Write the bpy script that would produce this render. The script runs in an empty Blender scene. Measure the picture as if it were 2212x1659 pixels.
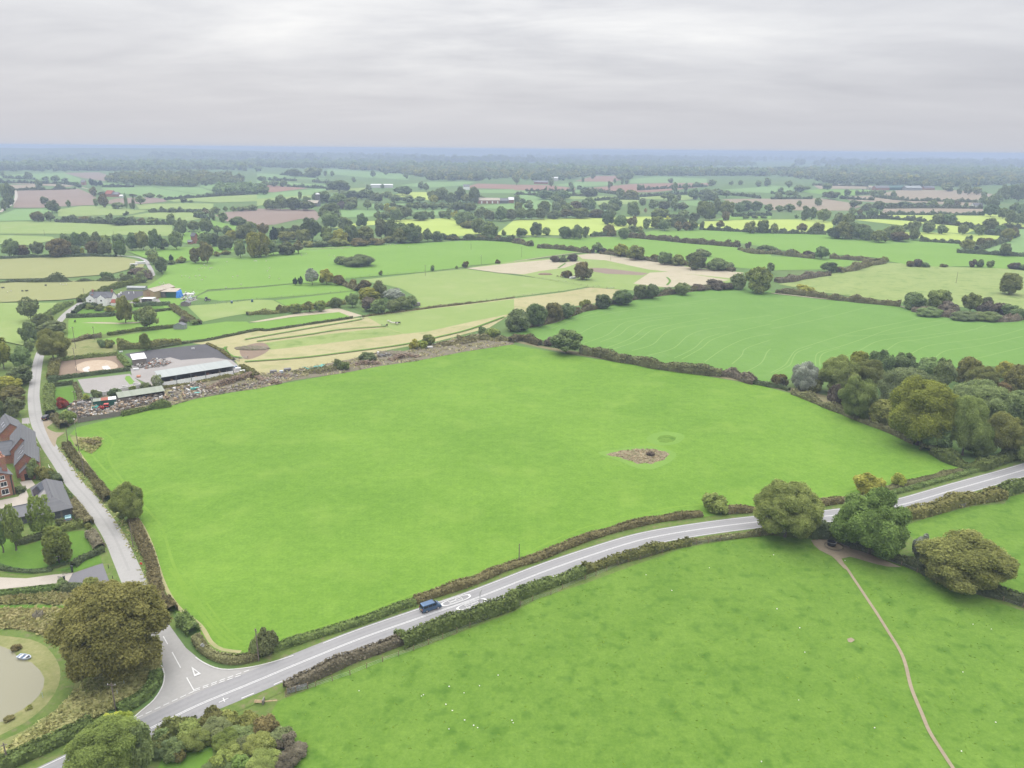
import bpy, bmesh, math, random
import numpy as np
from mathutils import Vector, Matrix
from mathutils.geometry import tessellate_polygon
random.seed(7); RNG = np.random.default_rng(7)
S = bpy.context.scene; COL = S.collection
PI = math.pi
# ---------------------------------------------------------------- camera, sky, sun, exposure
H = 100.0; FPX = 1650.0; PW, PH = 2212.0, 1659.0
TH = math.atan((829.5-322)/FPX); RO = math.radians(0.5)
fw = np.array([0, math.cos(TH), -math.sin(TH)]); u0 = np.array([0, math.sin(TH), math.cos(TH)]); r0 = np.array([1., 0, 0])
rt = r0*math.cos(RO)+u0*math.sin(RO); up = u0*math.cos(RO)-r0*math.sin(RO)
cam_d = bpy.data.cameras.new('camera'); cam = bpy.data.objects.new('camera', cam_d); COL.objects.link(cam)
cam.matrix_world = Matrix(((rt[0], up[0], -fw[0], 0), (rt[1], up[1], -fw[1], 0), (rt[2], up[2], -fw[2], H), (0, 0, 0, 1)))
cam_d.sensor_width = 36; cam_d.lens = 36*FPX/PW; cam_d.clip_start = 1; cam_d.clip_end = 60000
S.camera = cam
S.view_settings.view_transform = 'Standard'; S.view_settings.look = 'None'
S.view_settings.exposure = 0.0; S.view_settings.gamma = 1
SUN_EL, SUN_AZ = math.radians(48), math.radians(-25)     # azimuth measured from +Y (ahead), negative = ahead and to the west
SKY_STR = 0.1
w = bpy.data.worlds.new('World'); S.world = w; w.use_nodes = True
nt = w.node_tree; N = nt.nodes; L = nt.links; N.clear()
def nd(t, **k):
    n = N.new(t)
    for a, b in k.items(): setattr(n, a, b)
    return n
def mth(op, a, b=None, clamp=False):
    n = nd('ShaderNodeMath', operation=op, use_clamp=clamp)
    for i, v in enumerate((a, b)):
        if v is None: continue
        if isinstance(v, (int, float)): n.inputs[i].default_value = v
        else: L.new(v, n.inputs[i])
    return n.outputs[0]
out = nd('ShaderNodeOutputWorld'); bg = nd('ShaderNodeBackground'); bg.inputs[1].default_value = SKY_STR
sky = nd('ShaderNodeTexSky', sky_type='NISHITA', sun_disc=False, sun_elevation=SUN_EL, sun_rotation=SUN_AZ, altitude=100, air_density=1.5, dust_density=3)
tc = nd('ShaderNodeTexCoord'); sp = nd('ShaderNodeSeparateXYZ'); L.new(tc.outputs['Generated'], sp.inputs[0])
zc = mth('MAXIMUM', sp.outputs[2], 0.0)
den = mth('ADD', zc, 0.14)
cx = mth('DIVIDE', sp.outputs[0], den); cy = mth('DIVIDE', sp.outputs[1], den)
cv = nd('ShaderNodeCombineXYZ'); L.new(cx, cv.inputs[0]); L.new(cy, cv.inputs[1])
mp = nd('ShaderNodeMapping'); mp.inputs['Scale'].default_value = (0.5, 0.85, 1); mp.inputs['Rotation'].default_value = (0, 0, math.radians(-14)); mp.inputs['Location'].default_value = (3.3, 1.2, 0); L.new(cv.outputs[0], mp.inputs[0])
n1 = nd('ShaderNodeTexNoise'); n1.inputs['Scale'].default_value = 1.6; n1.inputs['Detail'].default_value = 9; n1.inputs['Roughness'].default_value = 0.56; n1.inputs['Distortion'].default_value = 0.25; L.new(mp.outputs[0], n1.inputs['Vector'])
n2 = nd('ShaderNodeTexNoise'); n2.inputs['Scale'].default_value = 0.22; n2.inputs['Detail'].default_value = 3; L.new(mp.outputs[0], n2.inputs['Vector'])
cl0 = mth('ADD', mth('MULTIPLY', n1.outputs[0], 1.15), mth('ADD', -0.28, mth('MULTIPLY', n2.outputs[0], 0.55))); fade = mth('MULTIPLY', zc, 9.0, True)
cl = mth('ADD', 0.56, mth('MULTIPLY', mth('SUBTRACT', cl0, 0.56), fade))     # about 0.3 .. 0.85
# bright thin patch of cloud where the veiled sun lies (ahead, a little west), fading to the sides
bx = mth('SUBTRACT', sp.outputs[0], -0.08); bz = mth('SUBTRACT', sp.outputs[2], 0.30)
d2 = mth('ADD', mth('MULTIPLY', mth('MULTIPLY', bx, bx), 5.0), mth('MULTIPLY', mth('MULTIPLY', bz, bz), 22.0))
front = mth('GREATER_THAN', sp.outputs[1], 0.0)
glow = mth('MULTIPLY', mth('POWER', 2.718, mth('MULTIPLY', d2, -1.0)), front)
lum = mth('ADD', mth('MULTIPLY', cl, mth('ADD', 0.40, mth('MULTIPLY', glow, 0.62))), mth('ADD', 0.45, mth('MULTIPLY', glow, -0.13)))
lum = mth('ADD', lum, mth('MULTIPLY', mth('POWER', zc, 2.2), 4.0))     # an overcast sky is far brighter overhead than at the horizon
cr = nd('ShaderNodeValToRGB'); cr.color_ramp.elements[0].position = 0.55; cr.color_ramp.elements[0].color = (0.908, 0.93, 1.035, 1)
cr.color_ramp.elements[1].position = 1.0; cr.color_ramp.elements[1].color = (0.99, 0.99, 0.995, 1); L.new(lum, cr.inputs[0])
vm = nd('ShaderNodeVectorMath', operation='SCALE'); L.new(cr.outputs[0], vm.inputs[0]); L.new(mth('MULTIPLY', lum, 1.0/SKY_STR), vm.inputs['Scale'])
mx = nd('ShaderNodeMix', data_type='RGBA'); mx.inputs[0].default_value = 0.93
L.new(sky.outputs[0], mx.inputs[6]); L.new(vm.outputs[0], mx.inputs[7]); L.new(mx.outputs[2], bg.inputs[0]); L.new(bg.outputs[0], out.inputs[0])
sd = bpy.data.lights.new('sun', 'SUN'); sd.energy = 1.3; sd.angle = math.radians(14); sd.color = (1, 0.96, 0.9)
so = bpy.data.objects.new('sun', sd); COL.objects.link(so)
sv = Vector((math.sin(SUN_AZ)*math.cos(SUN_EL), math.cos(SUN_AZ)*math.cos(SUN_EL), math.sin(SUN_EL)))
so.rotation_euler = sv.to_track_quat('Z', 'Y').to_euler(); so.location = (0, 0, 300)
S.cycles.max_bounces = 6; S.cycles.diffuse_bounces = 4; S.cycles.glossy_bounces = 2; S.cycles.volume_bounces = 0; S.cycles.transmission_bounces = 2
# ---------------------------------------------------------------- survey: picture points measured on the photograph -> ground positions in metres
def G(x, y, z=0.0):
    d = fw+rt*((x-1106)/FPX)-up*((y-829.5)/FPX); t = (z-H)/d[2]; return np.array([d[0]*t, d[1]*t])
def scale_at(p, z=0):        # picture units per metre there
    return FPX/float(np.dot(np.array([p[0], p[1], z-H]), fw))
K = dict(F=(0,0,1),C5=(0,525.9,3.7845),C6=(555.2,525.9,3.7845),C7=(1110.3,525.9,3.7845),C8=(1665.5,525.9,3.7845),D1=(0,847.4,3.5479),D2=(0,1227.2,3.7852),D3=(525.9,1139.6,3.785),D4=(1081.1,964.2,3.785),D5=(1627.5,964.2,3.785),D6=(1627.5,1285.6,3.785),E1=(0,292.2,3.9844),E2=(555.2,292.2,3.9844),E3=(1110.3,292.2,3.9844),E4=(1665.5,292.2,4.0483),Z2=(0,876.6,6.311),Z3=(163.6,829.8,9.463),Z4=(175.3,584.4,8.2287),D7=(146.1,730.5,5.4074),Z1=(935,1268.1,14.559),D8=(818.1,1227.2,7.57))
def X(k, x, y): o = K[k]; return o[0]+x/o[2], o[1]+y/o[2]
def P(k, x, y, z=0.0): return G(*X(k, x, y), z)
def pts(spec, z=0.0):       # 'C5 x,y x,y ... E2 x,y ...'
    k = 'F'; o = []
    for t in spec.split():
        if ',' in t: a, b = t.split(','); o.append(P(k, float(a), float(b), z))
        else: k = t
    return o
# ---------------------------------------------------------------- materials
MATS = {}
def new_mat(name):
    m = bpy.data.materials.new(name); m.use_nodes = True; MATS[name] = m
    return m, m.node_tree.nodes, m.node_tree.links
def lin(c): return tuple(c)+(1,)
def ground_mat(name, c1, c2, s1=0.02, s2=0.3, c3=None, amt3=0.0, rough=1, stretch=(1, 1), rot=0, fine=0.25, contrast=0.2, s3=1.1, grain=0.3):
    m, n, l = new_mat(name)
    b = n['Principled BSDF']; b.inputs['Roughness'].default_value = 0.95; b.inputs['Specular IOR Level'].default_value = 0.1
    t = n.new('ShaderNodeTexCoord'); mpn = n.new('ShaderNodeMapping'); l.new(t.outputs['Object'], mpn.inputs[0])
    mpn.inputs['Scale'].default_value = (stretch[0], stretch[1], 1); mpn.inputs['Rotation'].default_value = (0, 0, rot)
    a = n.new('ShaderNodeTexNoise'); a.inputs['Scale'].default_value = s1; a.inputs['Detail'].default_value = 6; a.inputs['Roughness'].default_value = 0.62; l.new(mpn.outputs[0], a.inputs['Vector'])
    c = n.new('ShaderNodeTexNoise'); c.inputs['Scale'].default_value = s2; c.inputs['Detail'].default_value = 5; c.inputs['Roughness'].default_value = 0.7; l.new(mpn.outputs[0], c.inputs['Vector'])
    f = n.new('ShaderNodeMix'); f.inputs[0].default_value = fine+0.2; l.new(a.outputs[0], f.inputs[2]); l.new(c.outputs[0], f.inputs[3])
    e2 = n.new('ShaderNodeTexNoise'); e2.inputs['Scale'].default_value = s3; e2.inputs['Detail'].default_value = 3; e2.inputs['Roughness'].default_value = 0.75; l.new(mpn.outputs[0], e2.inputs['Vector'])
    f2 = n.new('ShaderNodeMix'); f2.inputs[0].default_value = grain; l.new(f.outputs[0], f2.inputs[2]); l.new(e2.outputs[0], f2.inputs[3])
    r = n.new('ShaderNodeMapRange'); r.inputs[1].default_value = 0.5-contrast; r.inputs[2].default_value = 0.5+contrast; l.new(f2.outputs[0], r.inputs[0])
    x = n.new('ShaderNodeMix'); x.data_type = 'RGBA'; x.inputs[6].default_value = lin(c1); x.inputs[7].default_value = lin(c2); l.new(r.outputs[0], x.inputs[0])
    o = x.outputs[2]
    if c3:
        e = n.new('ShaderNodeTexNoise'); e.inputs['Scale'].default_value = s1*3.1; e.inputs['Detail'].default_value = 4; l.new(t.outputs['Object'], e.inputs['Vector'])
        q = n.new('ShaderNodeMapRange'); q.inputs[1].default_value = 0.53; q.inputs[2].default_value = 0.72; q.inputs[4].default_value = amt3; l.new(e.outputs[0], q.inputs[0])
        y = n.new('ShaderNodeMix'); y.data_type = 'RGBA'; l.new(q.outputs[0], y.inputs[0]); l.new(o, y.inputs[6]); y.inputs[7].default_value = lin(c3); o = y.outputs[2]
    l.new(o, b.inputs['Base Color'])
    return m
def plain_mat(name, c, rough=0.7, metal=0.0, var=0.25, scale=1.5, coat=0.0, spec=0.4):
    m, n, l = new_mat(name); b = n['Principled BSDF']
    b.inputs['Roughness'].default_value = rough; b.inputs['Metallic'].default_value = metal; b.inputs['Coat Weight'].default_value = coat; b.inputs['Specular IOR Level'].default_value = spec
    t = n.new('ShaderNodeTexCoord'); a = n.new('ShaderNodeTexNoise'); a.inputs['Scale'].default_value = scale; a.inputs['Detail'].default_value = 5; l.new(t.outputs['Object'], a.inputs['Vector'])
    r = n.new('ShaderNodeMapRange'); r.inputs[1].default_value = 0.3; r.inputs[2].default_value = 0.7; r.inputs[3].default_value = 1-var; r.inputs[4].default_value = 1+var; l.new(a.outputs[0], r.inputs[0])
    v = n.new('ShaderNodeVectorMath'); v.operation = 'SCALE'; v.inputs[0].default_value = c; l.new(r.outputs[0], v.inputs['Scale']); l.new(v.outputs[0], b.inputs['Base Color'])
    return m
def stripe_mat(name, c1, c2, period=0.3, axis=0, rough=0.8, var=0.2):     # boards, slates or sheeting: bands in the object's own coordinates
    m, n, l = new_mat(name); b = n['Principled BSDF']; b.inputs['Roughness'].default_value = rough
    t = n.new('ShaderNodeTexCoord'); s = n.new('ShaderNodeSeparateXYZ'); l.new(t.outputs['Object'], s.inputs[0])
    d = n.new('ShaderNodeMath'); d.operation = 'DIVIDE'; d.inputs[1].default_value = period; l.new(s.outputs[axis], d.inputs[0])
    f = n.new('ShaderNodeMath'); f.operation = 'FLOOR'; l.new(d.outputs[0], f.inputs[0])
    wn = n.new('ShaderNodeTexWhiteNoise'); wn.noise_dimensions = '1D'; l.new(f.outputs[0], wn.inputs['W'])
    a = n.new('ShaderNodeTexNoise'); a.inputs['Scale'].default_value = 0.9; a.inputs['Detail'].default_value = 6; l.new(t.outputs['Object'], a.inputs['Vector'])
    g = n.new('ShaderNodeMix'); g.inputs[0].default_value = 0.55; l.new(wn.outputs['Value'], g.inputs[2]); l.new(a.outputs[0], g.inputs[3])
    x = n.new('ShaderNodeMix'); x.data_type = 'RGBA'; x.inputs[6].default_value = lin(c1); x.inputs[7].default_value = lin(c2); l.new(g.outputs[0], x.inputs[0]); l.new(x.outputs[2], b.inputs['Base Color'])
    return m
def brick_mat(name, c1, c2, mortar):
    m, n, l = new_mat(name); b = n['Principled BSDF']; b.inputs['Roughness'].default_value = 0.9
    t = n.new('ShaderNodeTexCoord'); k = n.new('ShaderNodeTexBrick'); k.inputs['Scale'].default_value = 2.2; k.inputs['Color1'].default_value = lin(c1); k.inputs['Color2'].default_value = lin(c2); k.inputs['Mortar'].default_value = lin(mortar); k.inputs['Mortar Size'].default_value = 0.015
    mpn = n.new('ShaderNodeMapping'); mpn.inputs['Rotation'].default_value = (PI/2, 0, 0.4); l.new(t.outputs['Object'], mpn.inputs[0]); l.new(mpn.outputs[0], k.inputs['Vector'])
    a = n.new('ShaderNodeTexNoise'); a.inputs['Scale'].default_value = 0.7; a.inputs['Detail'].default_value = 6; l.new(t.outputs['Object'], a.inputs['Vector'])
    x = n.new('ShaderNodeMix'); x.data_type = 'RGBA'; x.blend_type = 'MULTIPLY'; x.inputs[0].default_value = 0.6; l.new(k.outputs[0], x.inputs[6]); l.new(a.outputs['Color'], x.inputs[7])
    g = n.new('ShaderNodeVectorMath'); g.operation = 'SCALE'; g.inputs['Scale'].default_value = 1.4; l.new(x.outputs[2], g.inputs[0]); l.new(g.outputs[0], b.inputs['Base Color'])
    return m
def leaf_mat(name, c1, c2, hue=0.0, patch=0.25):       # c1 darker, c2 lighter leaves; patches of either through the crown
    m, n, l = new_mat(name); n.remove(n['Principled BSDF']); o = n['Material Output']
    at = n.new('ShaderNodeAttribute'); at.attribute_name = 'tone'
    oi = n.new('ShaderNodeObjectInfo'); t = n.new('ShaderNodeNewGeometry')
    a = n.new('ShaderNodeTexNoise'); a.inputs['Scale'].default_value = patch; a.inputs['Detail'].default_value = 3; l.new(t.outputs['Position'], a.inputs['Vector'])
    s = n.new('ShaderNodeMapRange'); s.inputs[1].default_value = 0.3; s.inputs[2].default_value = 0.7; l.new(a.outputs[0], s.inputs[0])
    g = n.new('ShaderNodeMix'); g.inputs[0].default_value = 0.45; l.new(at.outputs['Fac'], g.inputs[2]); l.new(s.outputs[0], g.inputs[3])
    x = n.new('ShaderNodeMix'); x.data_type = 'RGBA'; x.inputs[6].default_value = lin(c1); x.inputs[7].default_value = lin(c2); l.new(g.outputs[0], x.inputs[0])
    hs = n.new('ShaderNodeHueSaturation'); l.new(x.outputs[2], hs.inputs['Color'])
    r1 = n.new('ShaderNodeMapRange'); r1.inputs[3].default_value = 0.5-0.022; r1.inputs[4].default_value = 0.5+0.022; l.new(oi.outputs['Random'], r1.inputs[0]); l.new(r1.outputs[0], hs.inputs['Hue'])
    fr = n.new('ShaderNodeMath'); fr.operation = 'FRACT'; mm = n.new('ShaderNodeMath'); mm.operation = 'MULTIPLY'; mm.inputs[1].default_value = 7.31; l.new(oi.outputs['Random'], mm.inputs[0]); l.new(mm.outputs[0], fr.inputs[0])
    r2 = n.new('ShaderNodeMapRange'); r2.inputs[3].default_value = 0.8; r2.inputs[4].default_value = 1.25; l.new(fr.outputs[0], r2.inputs[0]); l.new(r2.outputs[0], hs.inputs['Value'])
    d = n.new('ShaderNodeBsdfDiffuse'); l.new(hs.outputs[0], d.inputs[0]); tr = n.new('ShaderNodeBsdfTranslucent'); l.new(hs.outputs[0], tr.inputs[0])
    ms = n.new('ShaderNodeMixShader'); ms.inputs[0].default_value = 0.32; l.new(d.outputs[0], ms.inputs[1]); l.new(tr.outputs[0], ms.inputs[2]); l.new(ms.outputs[0], o.inputs[0])
    return m
LEAF = {}
for k, c1, c2 in (('d', (0.092, 0.129, 0.053), (0.292, 0.358, 0.137)), ('o', (0.105, 0.128, 0.038), (0.354, 0.389, 0.119)), ('y', (0.139, 0.155, 0.031), (0.432, 0.448, 0.092)), ('b', (0.092, 0.091, 0.035), (0.286, 0.254, 0.103)),
                  ('g', (.088, .112, .048), (.265, .315, .140)), ('w', (0.142, 0.156, 0.113), (0.510, 0.539, 0.440)), ('p', (0.077, 0.066, 0.048), (0.231, 0.196, 0.143)), ('k', (.100, .106, .030), (.330, .325, .105)),
                  ('m', (0.081, 0.114, 0.031), (0.272, 0.351, 0.097)), ('r', (0.135, 0.020, 0.027), (0.446, 0.081, 0.081)), ('a', (.17, .13, .055), (.42, .33, .16)), ('c', (0.029, 0.046, 0.026), (0.082, 0.114, 0.061)), ('v', (0.216, 0.243, 0.027), (0.675, 0.702, 0.135))):
    LEAF[k] = leaf_mat('foliage_'+k, c1, c2)
COLNAME = dict(d='dark green', o='olive green', y='yellowish green', b='brownish', g='grey green', w='silvery pale', p='purplish brown', k='olive brown', m='fresh green', r='crimson', a='orange', c='blackish green', v='lime yellow')
HL = {}
for k, c1, c2, pa in (('green', (0.065, 0.091, 0.032), (0.248, 0.300, 0.097), .5), ('brown', (.066, .061, .027), (.262, .242, .115), .45), ('olive', (0.074, 0.082, 0.029), (0.311, 0.295, 0.107), .3), ('dark', (0.062, 0.081, 0.039), (0.183, 0.217, 0.102), .4), ('mixed', (0.089, 0.078, 0.045), (0.296, 0.287, 0.138), .22), ('clipped', (0.061, 0.077, 0.025), (0.257, 0.326, 0.103), .6), ('grey', (0.094, 0.082, 0.055), (0.296, 0.258, 0.180), .5)):
    HL[k] = leaf_mat('hedge_'+k, c1, c2, patch=pa)
GM = dict(
 rpast=ground_mat('grass_rough_pale', (.135, .195, .052), (.25, .285, .11), .035, .3, (.09, .155, .032), .7),
 straw=ground_mat('dead_stems', (.120, .105, .058), (.25, .205, .135), .3, 1.1, (.085, .13, .032), .8, contrast=.14, s3=2.2, grain=.4),
 lime=ground_mat('grass_lime', (.064, .143, .014), (.152, .258, .037), .022, .33, (.175, .265, .047), .35, fine=.3, s3=1.3, grain=.34, contrast=.165),
 pasture=ground_mat('grass_pasture', (.056, .124, .013), (.136, .222, .036), .09, .6, (.036, .095, .010), .6, fine=.3, contrast=.17, s3=1.8, grain=.32),
 lawn=ground_mat('grass_lawn', (0.058, 0.127, 0.017), (0.105, 0.187, 0.028), .1, .6),
 green=ground_mat('grass_green', (.105, .200, .030), (.155, .255, .052), .012, .15),
 tram=ground_mat('cereal_shoots', (.082, .168, .030), (.128, .228, .052), .02, .3, (.135, .225, .062), .4),
 pale=ground_mat('grass_pale', (.150, .220, .058), (.215, .265, .092), .012, .12, (.24, .27, .12), .5),
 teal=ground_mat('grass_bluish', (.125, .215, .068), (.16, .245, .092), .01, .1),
 yel=ground_mat('crop_yellow', (.235, .30, .062), (.335, .40, .10), .006, .05, stretch=(.35, 1.4), rot=.25),
 dry=ground_mat('grass_dry', (.225, .21, .10), (.345, .315, .175), .03, .35, (.17, .205, .07), .55),
 rough=ground_mat('grass_rough', (.105, .135, .035), (.255, .235, .115), .05, .5, (.06, .115, .02), .7, contrast=.17),
 mown=ground_mat('grass_mown_pale', (0.182, 0.198, 0.077), (0.242, 0.242, 0.110), .012, .2, stretch=(1.6, .4)),
 tan=ground_mat('soil_tan', (0.198, 0.160, 0.110), (0.253, 0.209, 0.149), .01, .12),
 brown=ground_mat('soil_brown', (0.165, 0.121, 0.094), (0.220, 0.171, 0.138), .012, .15, stretch=(1, .4)),
 red=ground_mat('soil_red', (0.182, 0.105, 0.072), (0.231, 0.143, 0.105), .01, .1),
 bleach=ground_mat('grass_bleached', (0.286, 0.253, 0.176), (0.374, 0.330, 0.242), .04, .5, (0.198, 0.209, 0.099), .35),
 far=ground_mat('ground_far', (0.055, 0.110, 0.030), (0.121, 0.176, 0.055), .0035, .02, (0.138, 0.149, 0.066), .5),
 verge=ground_mat('grass_verge', (.06, .11, .02), (.14, .175, .05), .2, .8, (.16, .14, .08), .7),
 leafy=ground_mat('leaf_litter', (.12, .11, .055), (.225, .20, .11), .2, .9, (.07, .115, .03), .5),
 mud=ground_mat('mud', (.185, .15, .105), (.28, .235, .165), .25, 1.2),
 asphalt=ground_mat('asphalt', (.185, .182, .185), (.248, .244, .245), .05, 1.5, fine=.3),
 lane=ground_mat('lane_asphalt', (.24, .233, .222), (.31, .30, .285), .08, .9),
 tarmac=ground_mat('driveway_tarmac', (.130, .128, .138), (.155, .150, .158), .2, 2),
 gravel=ground_mat('cream_gravel', (0.308, 0.275, 0.231), (0.374, 0.336, 0.292), .2, 2),
 hardcore=ground_mat('yard_hardcore', (.21, .195, .185), (.29, .272, .258), .1, .9),
 cinder=ground_mat('dark_arena_surface', (.062, .060, .065), (.098, .094, .098), .08, .6),
 sand=ground_mat('sand_brown', (0.154, 0.113, 0.083), (0.220, 0.165, 0.121), .1, .8),
 orange=ground_mat('sand_orange', (.28, .20, .13), (.42, .355, .28), .35, 1.2),
 chalk=ground_mat('sand_white', (0.413, 0.391, 0.363), (0.468, 0.451, 0.429), .4, 2),
 rubble=ground_mat('rubble_ground', (.10, .085, .06), (.19, .165, .12), .25, 1.1, (.085, .115, .032), .95, contrast=.18),
 track=ground_mat('tramline_track', (.130, .222, .055), (.175, .272, .082), .05, .4),
 water=None)
def pond_mat():
    m, n, l = new_mat('pond_water'); b = n['Principled BSDF']; b.inputs['Base Color'].default_value = (.19, .18, .115, 1); b.inputs['Roughness'].default_value = 0.12
    a = n.new('ShaderNodeTexNoise'); a.inputs['Scale'].default_value = 2.0; bu = n.new('ShaderNodeBump'); bu.inputs['Strength'].default_value = 0.03; l.new(a.outputs[0], bu.inputs['Height']); l.new(bu.outputs[0], b.inputs['Normal'])
    return m
GM['water'] = pond_mat()
M = dict(
 white=plain_mat('white_paint', (.80, .79, .77), .75, var=.08), line=plain_mat('line_paint', (.50, .495, .485), .7, var=.10, scale=3), slate=stripe_mat('slate', (0.077, 0.077, 0.084), (0.133, 0.133, 0.140), .35, 2, .55),
 slate2=stripe_mat('slate_dark', (.05,.053,.062), (.10,.104,.115), .35, 2, .5), brick=brick_mat('brick', (0.320, 0.136, 0.080), (0.240, 0.096, 0.064), (0.336, 0.288, 0.240)), buff=plain_mat('buff_render', (0.322, 0.248, 0.136), .85, var=.1),
 green=plain_mat('green_sheeting', (0.016, 0.080, 0.060), .5), blue=plain_mat('blue_tarpaulin', (0.021, 0.175, 0.525), .45), teal=plain_mat('teal_sheet', (0.063, 0.294, 0.252), .5), greysheet=stripe_mat('grey_sheeting', (.19, .21, .205), (.25, .27, .262), 1.0, 0, .5),
 roofwhite=stripe_mat('white_sheeting', (0.546, 0.546, 0.546), (0.547, 0.547, 0.547), .9, 0, .45), rust=plain_mat('rusty_red_sheeting', (0.252, 0.070, 0.038), .7, var=.35), mossroof=stripe_mat('mossy_sheeting', (0.166, 0.187, 0.140), (0.239, 0.255, 0.208), 1.1, 0, .8),
 wood=stripe_mat('weathered_boards', (0.132, 0.114, 0.099), (0.216, 0.192, 0.171), .18, 0, .9), post=plain_mat('post_timber', (0.210, 0.154, 0.098), .9, scale=4), pole=plain_mat('pole_timber', (.17,.14,.115), .9, scale=3), bark=plain_mat('bark', (.10,.085,.065), .95, scale=2),
 glass=plain_mat('window_glass', (.03,.035,.045), .08, spec=.6, var=.1), dark=plain_mat('dark_opening', (.018,.016,.015), .9), tyre=plain_mat('tyre_rubber', (.018,.018,.02), .8), metal=plain_mat('galvanised_metal', (0.294, 0.301, 0.308), .4, .6),
 navy=plain_mat('navy_paint', (.045, .10, .19), .28, .6, .04, coat=.8), black=plain_mat('black_paint', (.012,.012,.014), .2, .2, .04, coat=.8), redp=plain_mat('red_paint', (.45,.035,.03), .4), tealp=plain_mat('teal_paint', (.05, .15, .17), .25, .2, coat=.6),
 lampw=plain_mat('lamp_lens', (.75,.75,.72), .15), lampr=plain_mat('tail_lens', (.45,.02,.02), .2), yplate=plain_mat('yellow_plate', (.75,.52,.04), .5, var=.03), chrome=plain_mat('alloy', (.5,.5,.52), .3, .8),
 conc=plain_mat('pale_concrete', (0.479, 0.468, 0.450), .85, var=.14), stone=plain_mat('stone', (0.330, 0.318, 0.288), .9), log=plain_mat('log_bark', (0.186, 0.138, 0.100), .95, var=.45, scale=1.2), cut=plain_mat('cut_timber', (0.377, 0.273, 0.169), .9, var=.3), scrap=plain_mat('scrap_grey', (0.138, 0.132, 0.129), .6, var=.5),
 wool=plain_mat('wool', (0.525, 0.495, 0.435), .95), hide=plain_mat('black_hide', (.02,.018,.017), .8), brownhide=plain_mat('brown_hide', (.10,.06,.035), .8), signred=plain_mat('sign_red', (.55,.05,.03), .5), boat=plain_mat('boat_hull', (0.350, 0.392, 0.462), .35, var=.08), rail=plain_mat('dark_rail', (.035,.045,.04), .6), peri=plain_mat('pale_plaster', (0.372, 0.330, 0.270), .9),
 clay=plain_mat('red_clay_pot', (0.330, 0.150, 0.084), .8), roundwood=plain_mat('grey_timber', (0.198, 0.180, 0.162), .9), tube=plain_mat('tree_tube', (0.434, 0.504, 0.434), .5), solar=plain_mat('roof_window', (0.288, 0.276, 0.270), .15, var=.05), cream=plain_mat('cream_roof', (0.330, 0.288, 0.228), .8), stack=plain_mat('scrap_mixed', (0.284, 0.250, 0.209), .8, var=.6, scale=.8))
# ---------------------------------------------------------------- mesh helpers and tagging
def ordinal(n): return ['first','second','third','fourth','fifth','sixth','seventh','eighth','ninth','tenth','eleventh','twelfth','thirteenth','fourteenth','fifteenth','sixteenth','seventeenth','eighteenth','nineteenth','twentieth'][n-1] if n <= 20 else ['twenty','thirty','forty','fifty'][n//10-2]+('-'+ordinal(n % 10) if n % 10 else '-ish')
def tag(o, label=None, cat=None, group=None, kind=None):
    if label: o['label'] = label
    if cat: o['category'] = cat
    if group: o['group'] = group
    if kind: o['kind'] = kind
    return o
def mesh_np(name, V, Q, mat, tone=None, tri=None):
    me = bpy.data.meshes.new(name); V = np.asarray(V, np.float32); Q = np.asarray(Q, np.int32).reshape(-1, 4) if len(Q) else np.zeros((0, 4), np.int32)
    T = np.zeros((0, 3), np.int32) if tri is None else np.asarray(tri, np.int32)
    me.vertices.add(len(V)); me.vertices.foreach_set('co', V.ravel())
    nl = Q.size+T.size; me.loops.add(nl); me.loops.foreach_set('vertex_index', np.concatenate([Q.ravel(), T.ravel()]))
    nf = len(Q)+len(T); me.polygons.add(nf)
    st = np.concatenate([np.arange(len(Q))*4, len(Q)*4+np.arange(len(T))*3]).astype(np.int32)
    me.polygons.foreach_set('loop_start', st)
    me.update(calc_edges=True)
    if tone is not None:
        a = me.attributes.new('tone', 'FLOAT', 'FACE'); a.data.foreach_set('value', np.asarray(tone, np.float32))
    if mat: me.materials.append(mat)
    return me
def link(name, me, parent=None, loc=(0, 0, 0), rotz=0):
    o = bpy.data.objects.new(name, me); COL.objects.link(o); o.location = loc
    if rotz: o.rotation_euler = (0, 0, rotz)
    if parent: o.parent = parent
    return o
def empty(name, x, y, z=0, rotz=0):
    o = bpy.data.objects.new(name, None); COL.objects.link(o); o.location = (x, y, z); o.rotation_euler = (0, 0, rotz); return o
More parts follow.
